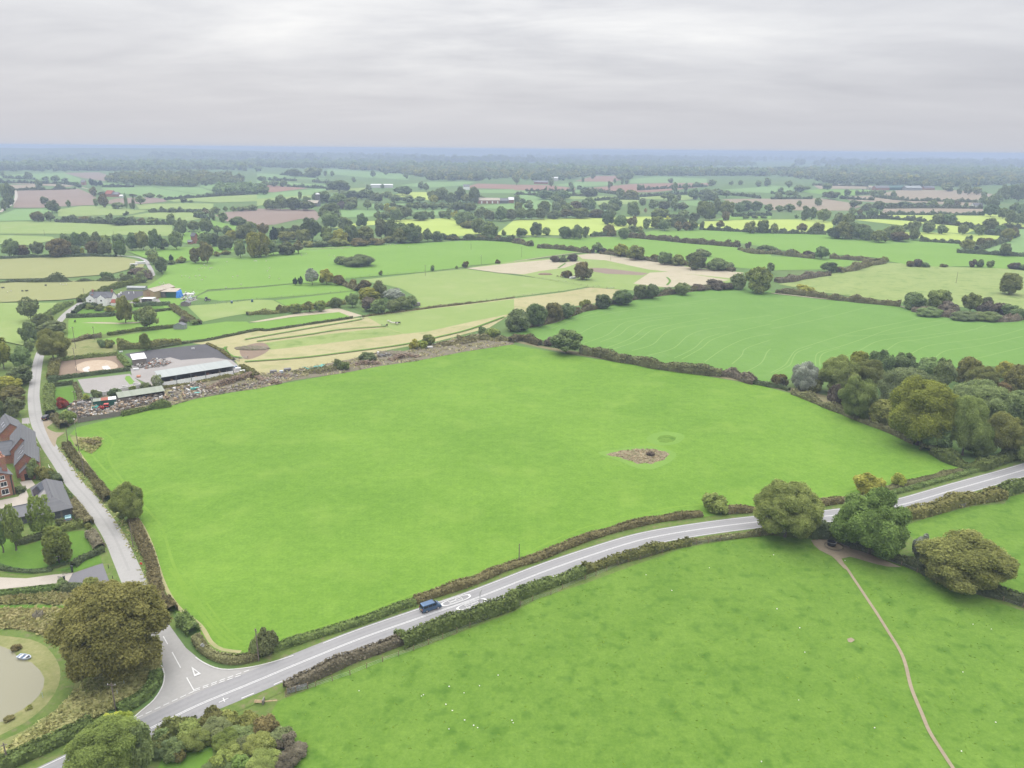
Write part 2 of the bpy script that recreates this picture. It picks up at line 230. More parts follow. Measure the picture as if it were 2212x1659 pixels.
class MB:      # collects shapes into ONE mesh
    def __init__(s): s.b = bmesh.new()
    def poly(s, ps):
        return s.b.faces.new([s.b.verts.new(p) for p in ps])
    def hexa(s, p8):       # bottom 4 then top 4
        v = [s.b.verts.new(p) for p in p8]
        for f in ((3,2,1,0),(4,5,6,7),(0,1,5,4),(1,2,6,5),(2,3,7,6),(3,0,4,7)): s.b.faces.new([v[i] for i in f])
        return s
    def box(s, x0, x1, y0, y1, z0, z1): return s.hexa([(x0,y0,z0),(x1,y0,z0),(x1,y1,z0),(x0,y1,z0),(x0,y0,z1),(x1,y0,z1),(x1,y1,z1),(x0,y1,z1)])
    def prism(s, prof, y0, y1, axis='y'):      # profile in (x,z) pushed along y
        n = len(prof); f = (lambda a, y, z: (a, y, z)) if axis == 'y' else (lambda a, y, z: (y, a, z))
        A = [s.b.verts.new(f(a, y0, z)) for a, z in prof]; B = [s.b.verts.new(f(a, y1, z)) for a, z in prof]
        s.b.faces.new(A); s.b.faces.new(B[::-1])
        for i in range(n): s.b.faces.new([A[i], B[i], B[(i+1) % n], A[(i+1) % n]])
        return s
    def tube(s, p, q, r0, r1=None, n=8):
        p, q = Vector(p), Vector(q); r1 = r0 if r1 is None else r1; d = (q-p).normalized(); a = d.orthogonal().normalized(); c = d.cross(a)
        A = [s.b.verts.new(p+(a*math.cos(2*PI*i/n)+c*math.sin(2*PI*i/n))*r0) for i in range(n)]; B = [s.b.verts.new(q+(a*math.cos(2*PI*i/n)+c*math.sin(2*PI*i/n))*r1) for i in range(n)]
        for i in range(n): s.b.faces.new([A[i], A[(i+1) % n], B[(i+1) % n], B[i]])
        s.b.faces.new(A[::-1]); s.b.faces.new(B); return s
    def wheel(s, c, r, wd, axis='y', n=18):
        dv = {'y': Vector((0, wd/2, 0)), 'x': Vector((wd/2, 0, 0))}[axis]; c = Vector(c); return s.tube(c-dv, c+dv, r, r, n)
    def ball(s, c, rx, ry, rz, sub=2):
        r = bmesh.ops.create_icosphere(s.b, subdivisions=sub, radius=1)
        for v in r['verts']: v.co = Vector((c[0]+v.co.x*rx, c[1]+v.co.y*ry, c[2]+v.co.z*rz))
        return s
    def build(s, name, mat, parent=None, loc=(0,0,0), rotz=0, smooth=False, bevel=0):
        bmesh.ops.recalc_face_normals(s.b, faces=s.b.faces)
        if bevel: bmesh.ops.bevel(s.b, geom=list(s.b.edges), offset=bevel, segments=2, affect='EDGES', profile=.6)
        me = bpy.data.meshes.new(name); s.b.to_mesh(me); s.b.free(); me.materials.append(mat)
        if smooth:
            for p in me.polygons: p.use_smooth = True
        return link(name, me, parent, loc, rotz)
def smooth_line(ps, step=2.0, closed=False):
    ps = [np.asarray(p, float) for p in ps]; n = len(ps); o = []
    if n < 3 and not closed:
        d = np.linalg.norm(ps[1]-ps[0]); k = max(2, int(d/step)+1); return np.array([ps[0]+(ps[1]-ps[0])*i/(k-1) for i in range(k)])
    for i in range(n if closed else n-1):
        g = (lambda j: ps[j % n]) if closed else (lambda j: ps[min(max(j, 0), n-1)])
        a, b, c, d = g(i-1), g(i), g(i+1), g(i+2)
        k = max(1, int(np.linalg.norm(c-b)/step))
        for j in range(k):
            t = j/k; o.append(.5*((2*b)+(c-a)*t+(2*a-5*b+4*c-d)*t*t+(3*b-a-3*c+d)*t**3))
    if not closed: o.append(ps[-1])
    return np.array(o)
def normals2(c):
    t = np.gradient(c, axis=0); t /= np.linalg.norm(t, axis=1)[:, None]+1e-9; return np.stack([-t[:, 1], t[:, 0]], 1)
def arclen(c): return np.concatenate([[0], np.cumsum(np.linalg.norm(np.diff(c, axis=0), axis=1))])
def offset(c, d): return c+normals2(c)*d
def sheet(name, ps, mat, z, label, kind='structure', sm=False):
    ps = [np.asarray(p) for p in ps]
    if sm: ps = list(smooth_line(ps, 2.0, True))
    v = [Vector((p[0], p[1], 0)) for p in ps]; tr = tessellate_polygon([v])
    V = [(p[0], p[1], z) for p in ps]; T = []
    for t in tr:
        a, b, c = (v[i] for i in t)
        T.append(t if (b-a).cross(c-a).z > 0 else t[::-1])
    o = link(name, mesh_np(name, V, [], mat, tri=T)); tag(o, label, kind=kind); return o
def ribbon_vq(c, lo, hi, z):
    n = normals2(c); lo = np.broadcast_to(lo, len(c)); hi = np.broadcast_to(hi, len(c))
    A = c+n*lo[:, None]; B = c+n*hi[:, None]; k = len(c)
    V = np.concatenate([np.c_[A, np.full(k, z)], np.c_[B, np.full(k, z)]]); i = np.arange(k-1)
    return V, np.stack([i, i+1, i+1+k, i+k], 1)[:, ::-1]
def ribbon(name, c, lo, hi, z, mat, label, kind='structure'):
    V, Q = ribbon_vq(c, lo, hi, z); o = link(name, mesh_np(name, V, Q, mat)); 
    return tag(o, label, kind=kind)
def many_ribbons(name, items, z, mat, label, kind='structure', dz=.0012):
    VV, QQ, k = [], [], 0
    for j, (c, lo, hi) in enumerate(items):
        V, Q = ribbon_vq(c, lo, hi, z+dz*j); VV.append(V); QQ.append(Q+k); k += len(V)
    o = link(name, mesh_np(name, np.concatenate(VV), np.concatenate(QQ), mat)); return tag(o, label, kind=kind)
# ---------------------------------------------------------------- the ground
V = [(-17000, -700, 0), (17000, -700, 0), (17000, 17000, 0), (-17000, 17000, 0)]
tag(link('ground', mesh_np('ground', V, [(0, 1, 2, 3)], GM['far'])), 'wide flat green farmland reaching the hazy horizon', kind='structure')
_z = [0.02]; ZS = [0.0016]
def field(mat, spec, label, name='field', sm=False):
    _z[0] += ZS[0]
    return sheet(name, pts(spec), GM[mat], _z[0], label, sm=sm)
# near grass and yards (ordered bottom to top)
field('verge', '2300,1030 1900,1090 1500,1150 1150,1230 850,1330 560,1440 400,1500 250,1590 -60,1740 600,1900 2500,1900 2500,1000', 'rough verge and ground under the roadside hedges')
field('pasture', 'D3 330,1400 520,1330 800,1190 1100,1085 1500,965 1900,810 2212,690 D4 300,1250 700,1120 1100,970 1500,830 1900,765 2212,728 D5 200,735 460,760 640,800 820,850 1000,900 1300,1010 1500,1080 1750,1180 1950,1260 2212,1350 2500,1450 F 2500,1900 600,1900 560,1640 575,1560 600,1515', 'mottled green pasture with an earth path across it')
field('pasture', 'D5 1230,650 1500,560 1800,490 2050,470 2100,410 2212,390 2600,300 2600,1400 2212,1250 2000,1150 1700,1050 1400,900', 'green pasture beyond the roadside hedge and oak trees')
field('verge', 'C5 -400,560 470,480 700,470 1150,320 1260,250 1400,560 1000,830 580,960 460,1150 440,1380 560,1510 D1 500,300 660,560 820,780 960,1000 1100,1250 1300,1600 D2 1450,480 1250,700 800,1300 0,1659 -600,1800 D2 -900,300 D1 -600,0', 'rough grass and verges along the lane and gardens')
field('lime', 'F 145,945 165,924 264,899 317,888 370,876 423,862 555,839 700,813 740,806 819,791 899,780 1004,759 1090,742 1250,770 1450,800 1640,832 1790,872 1880,905 1960,950 2065,1003 2090,1015 1960,1045 1870,1068 1770,1085 1560,1112 1400,1140 1240,1190 1000,1282 800,1362 640,1400 555,1416 502,1424 473,1416 444,1398 420,1355 370,1315 338,1260 313,1175 285,1120 234,1078 210,1045 186,1013 160,975', 'large bright green field enclosed by hedges, lane and road')
LZ = _z[0]; _z[0] += .03
ribbon('dry_margin', smooth_line(pts('F 168,975 192,1010 218,1045 245,1078 295,1120 325,1175 352,1258 384,1312 432,1352 455,1388 480,1404 520,1409'), 1.5), -.35, .55, LZ+.026, GM['dry'], 'dry grass margin inside the lane hedge')
field('leafy', 'C7 0,805 200,850 450,900 800,960 1100,1010 1500,1070 1800,1120 2101,1180 C8 0,1180 220,1230 420,1290 500,1350 700,1400 900,1480 1100,1590 1300,1659 1300,1500 300,1200 0,1150 C7 1500,1040 800,930 300,850 0,790', 'strip of dry grass and leaf litter below the far boundary hedge')
field('rough', 'C5 570,1560 640,1580 760,1590 820,1600 810,1650 700,1659 600,1640 D1 600,440 560,380', 'dry tussocky corner beside the lane hedge', sm=True)
field('green', 'D4 800,55 960,25 1120,0 1280,5 1430,50 1400,120 1250,185 1120,180 980,120', 'lusher ring of grass round the dry hollow', sm=True)
field('straw', 'D4 862,68 905,52 950,46 1000,30 1060,34 1110,18 1180,26 1250,20 1300,38 1345,40 1385,64 1352,92 1340,112 1270,128 1235,148 1180,136 1120,147 1070,118 1010,108 960,84 910,84', 'dry weedy hollow in the bright green field', sm=True)
field('green', 'C7 1080,1600 1140,1555 1260,1538 1390,1568 1350,1630 1250,1650 1140,1642', 'small lush hollow in the bright green field', sm=True)
field('pasture', 'C7 1170,1600 1200,1572 1260,1566 1325,1585 1300,1620 1240,1632 1190,1625', 'darker green centre of the small lush hollow', sm=True)
# garden, pond meadow and drives, bottom of the picture
field('lawn', 'D1 0,1080 200,1180 450,1080 640,1060 690,1120 730,1195 560,1290 400,1340 150,1370 0,1350 -300,1350 -300,1080', 'striped lawn behind the curved rail')
field('lawn', 'D1 0,1380 200,1400 420,1370 560,1380 700,1335 870,1280 800,1190 780,1200 560,1330 400,1375', 'mown grass between rail and driveway')
field('gravel', 'D1 -300,1370 0,1420 200,1428 400,1400 560,1385 520,1458 300,1480 0,1512 -300,1550', 'cream gravel drive leading to the gateway')
field('tarmac', 'D1 520,1458 560,1388 700,1340 870,1285 945,1447 860,1478 700,1462', 'grey tarmac apron inside the lane entrance')
field('gravel', 'Z2 -500,1250 0,1290 250,1240 330,1130 270,1040 430,1010 480,1080 360,1150 420,1320 250,1380 100,1420 0,1500 -500,1800', 'cream gravel courtyard by the brick house')
field('rough', 'D2 -400,170 0,235 400,200 700,200 1000,300 1330,760 1300,850 1200,980 1000,1100 600,1320 0,1570 -500,1750', 'rough tussocky meadow round the pond')
field('lawn', 'D2 -300,320 0,305 300,300 560,310 560,330 300,330 0,340', 'mown path across the pond meadow')
field('verge', 'D2 -200,530 0,500 200,515 400,570 520,660 560,800 620,900 570,1050 430,1180 200,1330 0,1420 -200,1500 -200,1440 0,1370 200,1270 380,1120 480,960 490,820 420,690 330,620 150,570', 'mown loop of grass round the pond', sm=True)
field('rough', 'D2 -200,580 60,565 250,585 385,650 402,730 382,800 396,900 380,990 338,1065 262,1135 150,1205 60,1275 -60,1335 -300,1390', 'bare earthy bank of the pond', sm=True)
field('water', 'D2 -500,640 0,637 70,665 110,685 160,740 260,775 325,835 365,905 355,980 320,1045 260,1105 190,1155 100,1205 30,1255 -60,1280 -500,1400', 'still murky olive pond water', name='water', sm=True)
field('lawn', 'D2 1290,1640 1350,1500 1500,1420 1650,1400 1740,1480 1740,1580 1690,1700', 'patch of green grass among the bushes by the road')
# farm yards and paddocks, west
field('rubble', 'C5 560,1500 640,1450 1000,1400 1200,1370 1400,1325 1600,1270 1900,1215 2101,1190 C6 300,1120 700,1062 1000,1005 1300,962 1700,885 2101,825 2101,770 1800,740 1480,810 1200,880 1000,880 750,950 500,985 300,1030 0,1065 C5 2000,1050 1700,1130 1400,1170 1000,1200 700,1290 580,1310', 'strip of rubble, weeds and scrap along the field edge')
field('dry', 'C5 1480,800 1700,790 2101,700 C6 400,665 900,600 1330,540 1700,500 2101,450 C7 400,400 620,360 800,370 900,360 800,450 660,490 300,540 0,590 C6 2040,600 1900,690 1480,800 1000,885 750,950 300,1035 0,1070 C5 1960,1010 1850,860', 'long dry strip paddock with mown tracks')
field('pale', 'C6 900,600 1330,545 1700,505 2101,455 2101,570 1800,630 1400,720 1210,740 1050,690', 'greener end of the dry strip paddock', sm=False)
field('rpast', 'C6 60,815 600,740 1040,690 1205,740 800,790 300,850 20,880', 'green rectangle grazed within the dry paddock')
field('sand', 'C5 1960,870 2050,825 2160,815 2200,870 2101,930 2000,945', 'bare sandy patch beside the earth heap', sm=True)
field('green', 'C5 555,775 560,615 900,600 1240,570 1430,545 1530,600 1550,650 1430,665 1150,705 880,735 750,765', 'orchard lawn with two trees in front of the white house')
field('lawn', 'C5 600,590 640,545 900,530 1090,520 1390,505 1430,535 1240,555 940,575', 'garden lawn close below the white house')
field('green', 'C5 570,860 800,790 1150,730 1430,690 1700,660 1850,640 2020,640 2101,700 1700,780 1450,800 1200,835 970,850 880,890 600,900', 'green strip field behind the stable yard')
field('rough', 'C5 550,800 700,780 850,790 960,830 960,890 700,920 540,920', 'weedy ground by the tall poles')
field('pale', 'C5 1530,510 1700,500 2101,460 C6 130,465 265,530 0,560 C5 1850,600 1660,640', 'pale paddock behind the leaning brown hedge')
field('green', 'C6 150,466 830,388 720,450 540,490 270,528', 'green paddock beside the willow copse')
field('green', 'C5 1600,440 1700,395 2101,365 C6 290,335 640,325 835,382 400,425 0,455 C5 1800,470', 'green paddock with small copse at its corner')
field('bleach', 'C6 -70,645 300,580 655,527 860,590 785,607 670,562 300,600 0,645', 'pale dry border round a green plot')
field('green', 'C6 -60,655 300,602 670,562 782,606 400,665 0,718 -60,725', 'vivid green plot inside a pale border')
field('pale', 'C6 840,300 1370,240 1700,210 C7 -390,210 0,262 300,295 630,350 400,390 0,438 C6 1700,490 1330,535 1290,430 1180,370 1060,340 940,320', 'pale green grazing field with power poles')
field('cinder', 'Z4 590,440 690,400 800,360 1125,372 1125,430 1050,465 900,530 620,520', 'dark grey riding arena behind the white house')
field('hardcore', 'Z4 850,575 1060,480 1300,500 1600,470 1900,480 2080,520 1900,570 1500,560 1290,590 1060,600', 'littered yard in front of the buff barn')
field('cinder', 'C5 1020,905 1190,878 1690,822 1912,948 1925,985 1500,1050 1210,1050', 'dark riding arena of the stable yard')
field('hardcore', 'C5 1060,1000 1200,985 1300,950 1390,932 1480,955 1600,945 1750,935 1890,955 1940,990 1980,1050 1600,1110 1340,1180 1200,1145 1080,1090', 'pale stony yard by the long stable')
field('sand', 'C5 505,960 960,918 1045,1010 470,1092', 'brown sand arena behind a clipped hedge')
field('orange', 'C5 620,1000 700,965 800,955 900,960 960,995 940,1025 800,1040 680,1050 625,1030', 'dug over orange sand in the brown arena', sm=True)
field('chalk', 'C5 675,1025 725,1005 735,1025 715,1035 740,1052 690,1048', 'white sand heap spread flat in the brown arena', sm=True)
field('chalk', 'C5 835,1005 880,1000 905,1028 870,1034 845,1030', 'second white sand spread near the hedge', sm=True)
field('hardcore', 'C5 635,1115 1060,1068 1150,1140 1160,1180 850,1245 690,1220', 'stony yard behind the storage bays')
field('green', 'C5 1030,1085 1060,1085 1110,1145 1060,1155 1020,1110', 'small green bank at the storage bays')
field('lawn', 'C5 435,1190 600,1172 640,1285 560,1312 430,1315', 'small square lawn behind hedges near the crimson shrub')
field('mud', 'D1 330,215 400,180 420,230 360,270 430,310 500,310 440,350 420,420 370,340', 'gravelly pull-in where a dark car is parked', sm=True)
field('hardcore', 'Z2 300,175 395,165 410,245 300,250', 'pale concrete entrance to the brick barns')
field('bleach', 'C5 660,650 800,645 1000,650 1160,640 1160,650 1000,660 C5 800,655', 'bleached grass on the orchard lawn')
_z[0] = 0.105
# ---------------------------------------------------------------- roads
MAIN = smooth_line(pts('D2 -300,2090 200,1815 685,1575 1070,1390 1260,1300 1630,1120 2030,955 D3 450,1115 960,910 1430,745 1900,582 D4 430,1000 1000,810 1300,735 1700,670 2100,620 D5 350,590 700,562 1180,487 1700,340 2212,195 2700,40 3300,-180'), 2.0)
LANE = smooth_line([ (P('D1',a,b)+P('D1',c,d))/2 for a,b,c,d in ((1010,1560,1200,1620),(950,1440,1105,1460),(890,1290,1010,1260),(830,1150,930,1090),(740,1000,830,935),(620,840,720,790),(520,710,610,680),(420,560,510,530),(330,410,425,420),(262,300,345,250),(232,200,320,180),(225,100,302,110),(228,0,292,0))]+pts('C5 305,1000 335,890 400,750 490,632 570,550 720,450 900,360 1100,295 1235,268 1245,240 1215,180 1175,130 1050,105 700,95 0,105 -500,120'), 2.0)
z0 = _z[0]
mlen = arclen(MAIN)
ribbon('verge', MAIN, -6.2, 6.4, z0, GM['verge'], 'grassy verge either side of the main road')
ribbon('verge', LANE[:240], -4.6, 4.8, z0+.004, GM['verge'], 'grassy verge either side of the narrow lane')
lane_w = np.interp(np.arange(len(LANE)), [0, 30, 60, 140, 250, len(LANE)], [2.6, 2.35, 2.2, 2.0, 1.7, 1.5])
ribbon('lane', LANE, -lane_w, lane_w, z0+.008, GM['lane'], 'narrow pale lane curving past the brick barns')
dl = ground_mat('lane_worn_centre', (.225,.219,.209), (.275,.267,.254), .08, .9)
ribbon('lane_centre', LANE[0:200], -.28, .28, z0+.010, dl, 'darker strip along the middle of the lane')
sheet('junction', pts('D2 985,30 1150,420 1290,640 1325,760 1345,870 1335,960 1270,1070 1170,1160 1075,1240 1240,1310 1630,1120 2030,955 2300,850 2212,775 2050,815 1870,832 1760,818 1650,765 1520,655 1400,490 1290,320 1200,160 1140,20'), GM['lane'], z0+.012, 'splayed lane mouth at the give way junction')
ribbon('road', MAIN, -3.55, 3.6, z0+.018, GM['asphalt'], 'grey two-lane main road sweeping between hedges')
wear = ground_mat('asphalt_wheel_tracks', (.215,.211,.212), (.245,.241,.241), .05, 1.5)
many_ribbons('road_wear', [(MAIN, c-.35, c+.35) for c in (-2.3, -.9, 1.0, 2.4)], z0+.022, wear, 'paler polished wheel tracks on the main road')
kerb_z = z0+.018
def strip_of(c, s0, s1):
    l = arclen(c); return c[(l >= s0) & (l <= s1)]
jn = np.argmin(np.linalg.norm(MAIN-P('D2', 2120, 800), axis=1)); jw = np.argmin(np.linalg.norm(MAIN-P('D2', 1090, 1230), axis=1))
lines = [(MAIN, .10, .24), (MAIN, -.24, -.10), (MAIN[jn+6:], 3.1, 3.25), (MAIN[:jw], 3.1, 3.25), (MAIN[jn+30:], -3.25, -3.1)]
for i in range(jw-40, jn+30, 3): lines.append((MAIN[i:i+2], -3.25, -3.05))
LJ = smooth_line([(P('D2',1335,560)+0), P('D2',1410,690), P('D2',1525,900), P('D2',1588,1005)], 1.0)
for a, b in ((1335,562),(1372,628)), ((1408,692),(1478,820)), ((1527,900),(1588,1008)):
    lines.append((smooth_line([P('D2', *a), P('D2', *b)], .5), -.09, .09))
g1 = smooth_line(pts('D2 1120,1230 1588,1012'), .5); 
for i in range(0, len(g1)-2, 3): lines.append((g1[i:i+3] if len(g1[i:i+3]) > 1 else g1[-2:], -.10, .10))
for off in ((1590,1000),(2060,832)), ((1590,1012),(2010,868)):
    g = smooth_line([P('D2', *off[0]), P('D2', *off[1])], .5)
    for i in range(0, len(g)-2, 3): lines.append((g[i:i+3], -.10, .10))
lines += [(smooth_line(pts('D2 1790,1105 1868,1070'), .5), -.09, .09), (smooth_line(pts('D2 1825,1068 1838,1100'), .3), -.09, .09), (smooth_line(pts('D1 1095,1460 1130,1510 1150,1560'), .5), -.1, .1)]
ta, tb, tcn = P('D2', 1566, 812), P('D2', 1645, 872), P('D2', 1590, 893)
cen = (ta+tb+tcn)/3
TRI = (np.array([ta, tb, tcn, ta]), np.array([cen+.5*(q-cen) for q in (ta, tb, tcn, ta)]))
def roundel(k, c0, c1, flip):        # speed-limit roundel reading 50, stretched along the road
    a, b = np.asarray(c0), np.asarray(c1)
    if flip: a, b = b, a
    v = (b-a); Ln = np.linalg.norm(v); v /= Ln; u = np.array([v[1], -v[0]]); W = 2.15; o = []
    loc = lambda x, y: a+u*x+v*y
    def stroke(pp, wd=.22): c = np.array([loc(*p) for p in pp]); return (c, -wd/2, wd/2)
    R = []
    for i in range(41):
        t = 2*PI*i/40; ex = 2/2.6
        R.append((W/2*np.sign(math.cos(t))*abs(math.cos(t))**ex, Ln/2+Ln/2*np.sign(math.sin(t))*abs(math.sin(t))**ex))
    inn = [(x*(1-.18/(W/2)), Ln/2+(y-Ln/2)*(1-.55/(Ln/2))) for x, y in R]
    A = np.array([loc(*p) for p in R]); B = np.array([loc(*p) for p in inn]); o.append((A, B))
    y0, y1 = Ln*.27, Ln*.70; h = y1-y0; x0 = -.62
    S_ = [[(x0+.50, y1), (x0+.02, y1)], [(x0+.05, y1), (x0+.05, y0+h*.55)], [(x0, y0+h*.58), (x0+.38, y0+h*.58), (x0+.50, y0+h*.45), (x0+.50, y0+h*.15), (x0+.38, y0+h*.03), (x0, y0+h*.03)]]
    o += [stroke(s, .16) for s in S_]
    x1 = .12; Z = [(x1, y0+.4), (x1, y1-.4), (x1+.12, y1), (x1+.4, y1), (x1+.52, y1-.4), (x1+.52, y0+.4), (x1+.4, y0), (x1+.12, y0), (x1, y0+.4)]
    o.append(stroke(Z, .16)); return o
def road_dir(p): i = np.argmin(np.linalg.norm(MAIN-p, axis=1)); return i
rA, rB = P('Z1', 262, 605), P('Z1', 1195, 282)
iA, iB = road_dir(rA), road_dir(rB); nA = normals2(MAIN)
ring = [TRI]
for lo, fl in ((1.68, False), (-1.68, True)):
    sh = 0 if lo > 0 else 2.2
    v = MAIN[iB]-MAIN[iA]; v = v/np.linalg.norm(v); n_ = np.array([-v[1], v[0]])
    c0 = MAIN[iA]+n_*lo+v*sh; c0 = c0-v*0; Lr = np.linalg.norm(rB-rA)
    for it in roundel(0, c0+v*np.dot(rA-MAIN[iA], v), c0+v*(np.dot(rA-MAIN[iA], v)+Lr), fl):
        if len(it) == 2: ring.append(it)
        else: lines.append(it)
VV, QQ, k = [], [], 0
for c, lo, hi in lines:
    if len(c) < 2: continue
    zl = zl+.0012 if VV else z0+.028
    Vx, Qx = ribbon_vq(np.asarray(c), lo, hi, zl); VV.append(Vx); QQ.append(Qx+k); k += len(Vx)
for A, B in ring:
    n = len(A); VV.append(np.concatenate([np.c_[A, np.full(n, zl+.004)], np.c_[B, np.full(n, zl+.004)]])); i = np.arange(n-1); QQ.append(np.stack([i, i+1, i+1+n, i+n], 1)+k); k += 2*n
tag(link('road_marking', mesh_np('road_marking', np.concatenate(VV), np.concatenate(QQ), M['line'])), 'white painted road lines, give way marks and the 50 roundels', kind='structure')
ribbon('kerb', smooth_line(pts('D2 1320,800 1345,870 1332,965 1262,1080 1160,1170 1085,1235'), 1), -.12, .12, z0+.10, M['conc'], 'pale kerb round the hedge corner of the junction')
ribbon('kerb', smooth_line(pts('D2 1600,735 1660,775 1760,820 1870,835 2050,815 2212,778 2400,720'), 1), -.12, .12, z0+.10, M['conc'], 'pale kerb round the field corner of the junction')
ribbon('path', smooth_line(pts('D5 640,860 660,900 740,970 830,1100 930,1250 1010,1370 1110,1530 1190,1659 D6 1240,560 1290,760 1380,980 1440,1120 1560,1310 1640,1430 1800,1659'), 1.0), -.33+.1*np.sin(np.arange(9999)*.7)[:1], .36, z0+.002, GM['mud'], 'narrow trodden earth path winding across the pasture')
sheet('mud', pts('D5 470,770 560,755 640,765 800,830 960,890 1100,945 1210,990 1090,985 930,945 790,905 720,920 780,1020 740,1000 640,900 540,850'), GM['mud'], z0, 'bare trodden mud around the black ring feeder', kind='structure', sm=True)
sheet('mud', pts('D6 765,360 800,350 830,370 800,390 775,385'), GM['mud'], z0, 'small bare scrape of earth in the pasture', kind='structure', sm=True)
# mown stripes at the edges of the bright field
tl = lambda spec, wd: (smooth_line(pts(spec), 3), -wd/2, wd/2)
mowl = ground_mat('mown_stripe', (.098,.19,.022), (.152,.247,.036), .05, .4)
many_ribbons('mown_stripe', [tl('D1 760,290 830,330 870,380 830,480 870,580 950,690', .7), tl('D1 700,470 800,590 920,700 1100,870 1180,960 1244,1040 D2 1440,20 1640,300 1800,500 1960,640', .7), tl('D2 1390,0 1560,250 1700,450 1850,610 2000,660', .9), tl('D2 1500,0 1700,300 1860,500 1990,610', .5), tl('D3 150,985 500,880 900,740 1280,610 1800,420 2212,220', .9), tl('D3 100,950 500,850 1000,690 1500,500 2212,240', .6), tl('D4 300,830 700,660 1000,600 1400,500 1900,460', .7), tl('D5 540,420 800,360 1100,270 1400,200', .9)], LZ+.002, mowl, 'paler mown lines along the bright field edge')
TR = ['C7 500,760 700,660 900,620 1100,590 1400,560', 'C7 570,820 760,750 880,660 1000,630 1250,600 1700,560', 'C7 700,810 860,750 950,680 1100,640 1300,610', 'C7 750,860 950,780 1080,690 1220,665', 'C7 800,870 1000,800 1130,710 1280,670 1600,610', 'C7 960,880 1130,830 1230,740 1350,690 1700,640 2101,590', 'C7 1090,920 1300,860 1420,760 1550,710 1750,680', 'C7 1310,940 1470,860 1560,780 1680,740', 'C7 1370,950 1530,860 1620,790 1800,730 2101,660', 'C7 1560,970 1720,860 1900,780 2101,740', 'C7 1780,990 1860,920 1900,860 2101,790', 'C7 1900,1050 2020,980 2070,890 2101,865', 'C8 0,1060 110,1000 160,930 200,880 300,840 700,720 1000,660', 'C8 30,1060 150,1000 180,940 220,890 330,850', 'C8 365,1000 365,930 400,890 550,850 760,780 1000,700 1400,630', 'C8 400,1010 400,940 440,895 560,860', 'C8 560,940 700,890 850,810 1000,780 1200,760 1700,700', 'C8 940,880 1050,810 1200,790 1600,720 1760,670', 'C8 1120,920 1250,850 1400,820 1800,770 2068,700', 'C8 1330,950 1430,880 1700,840 2068,760', 'C8 1650,950 1900,890 2068,850', 'C7 100,720 400,640 700,590 1000,540 1500,490', 'C7 300,700 700,560 1200,510 1700,450', 'C8 0,700 400,620 800,520', 'C8 0,640 300,560 500,500', 'C8 600,760 1000,740 1500,640 1600,650', 'C8 700,720 1100,640 1250,600']
TRAM_Z = z0+.25
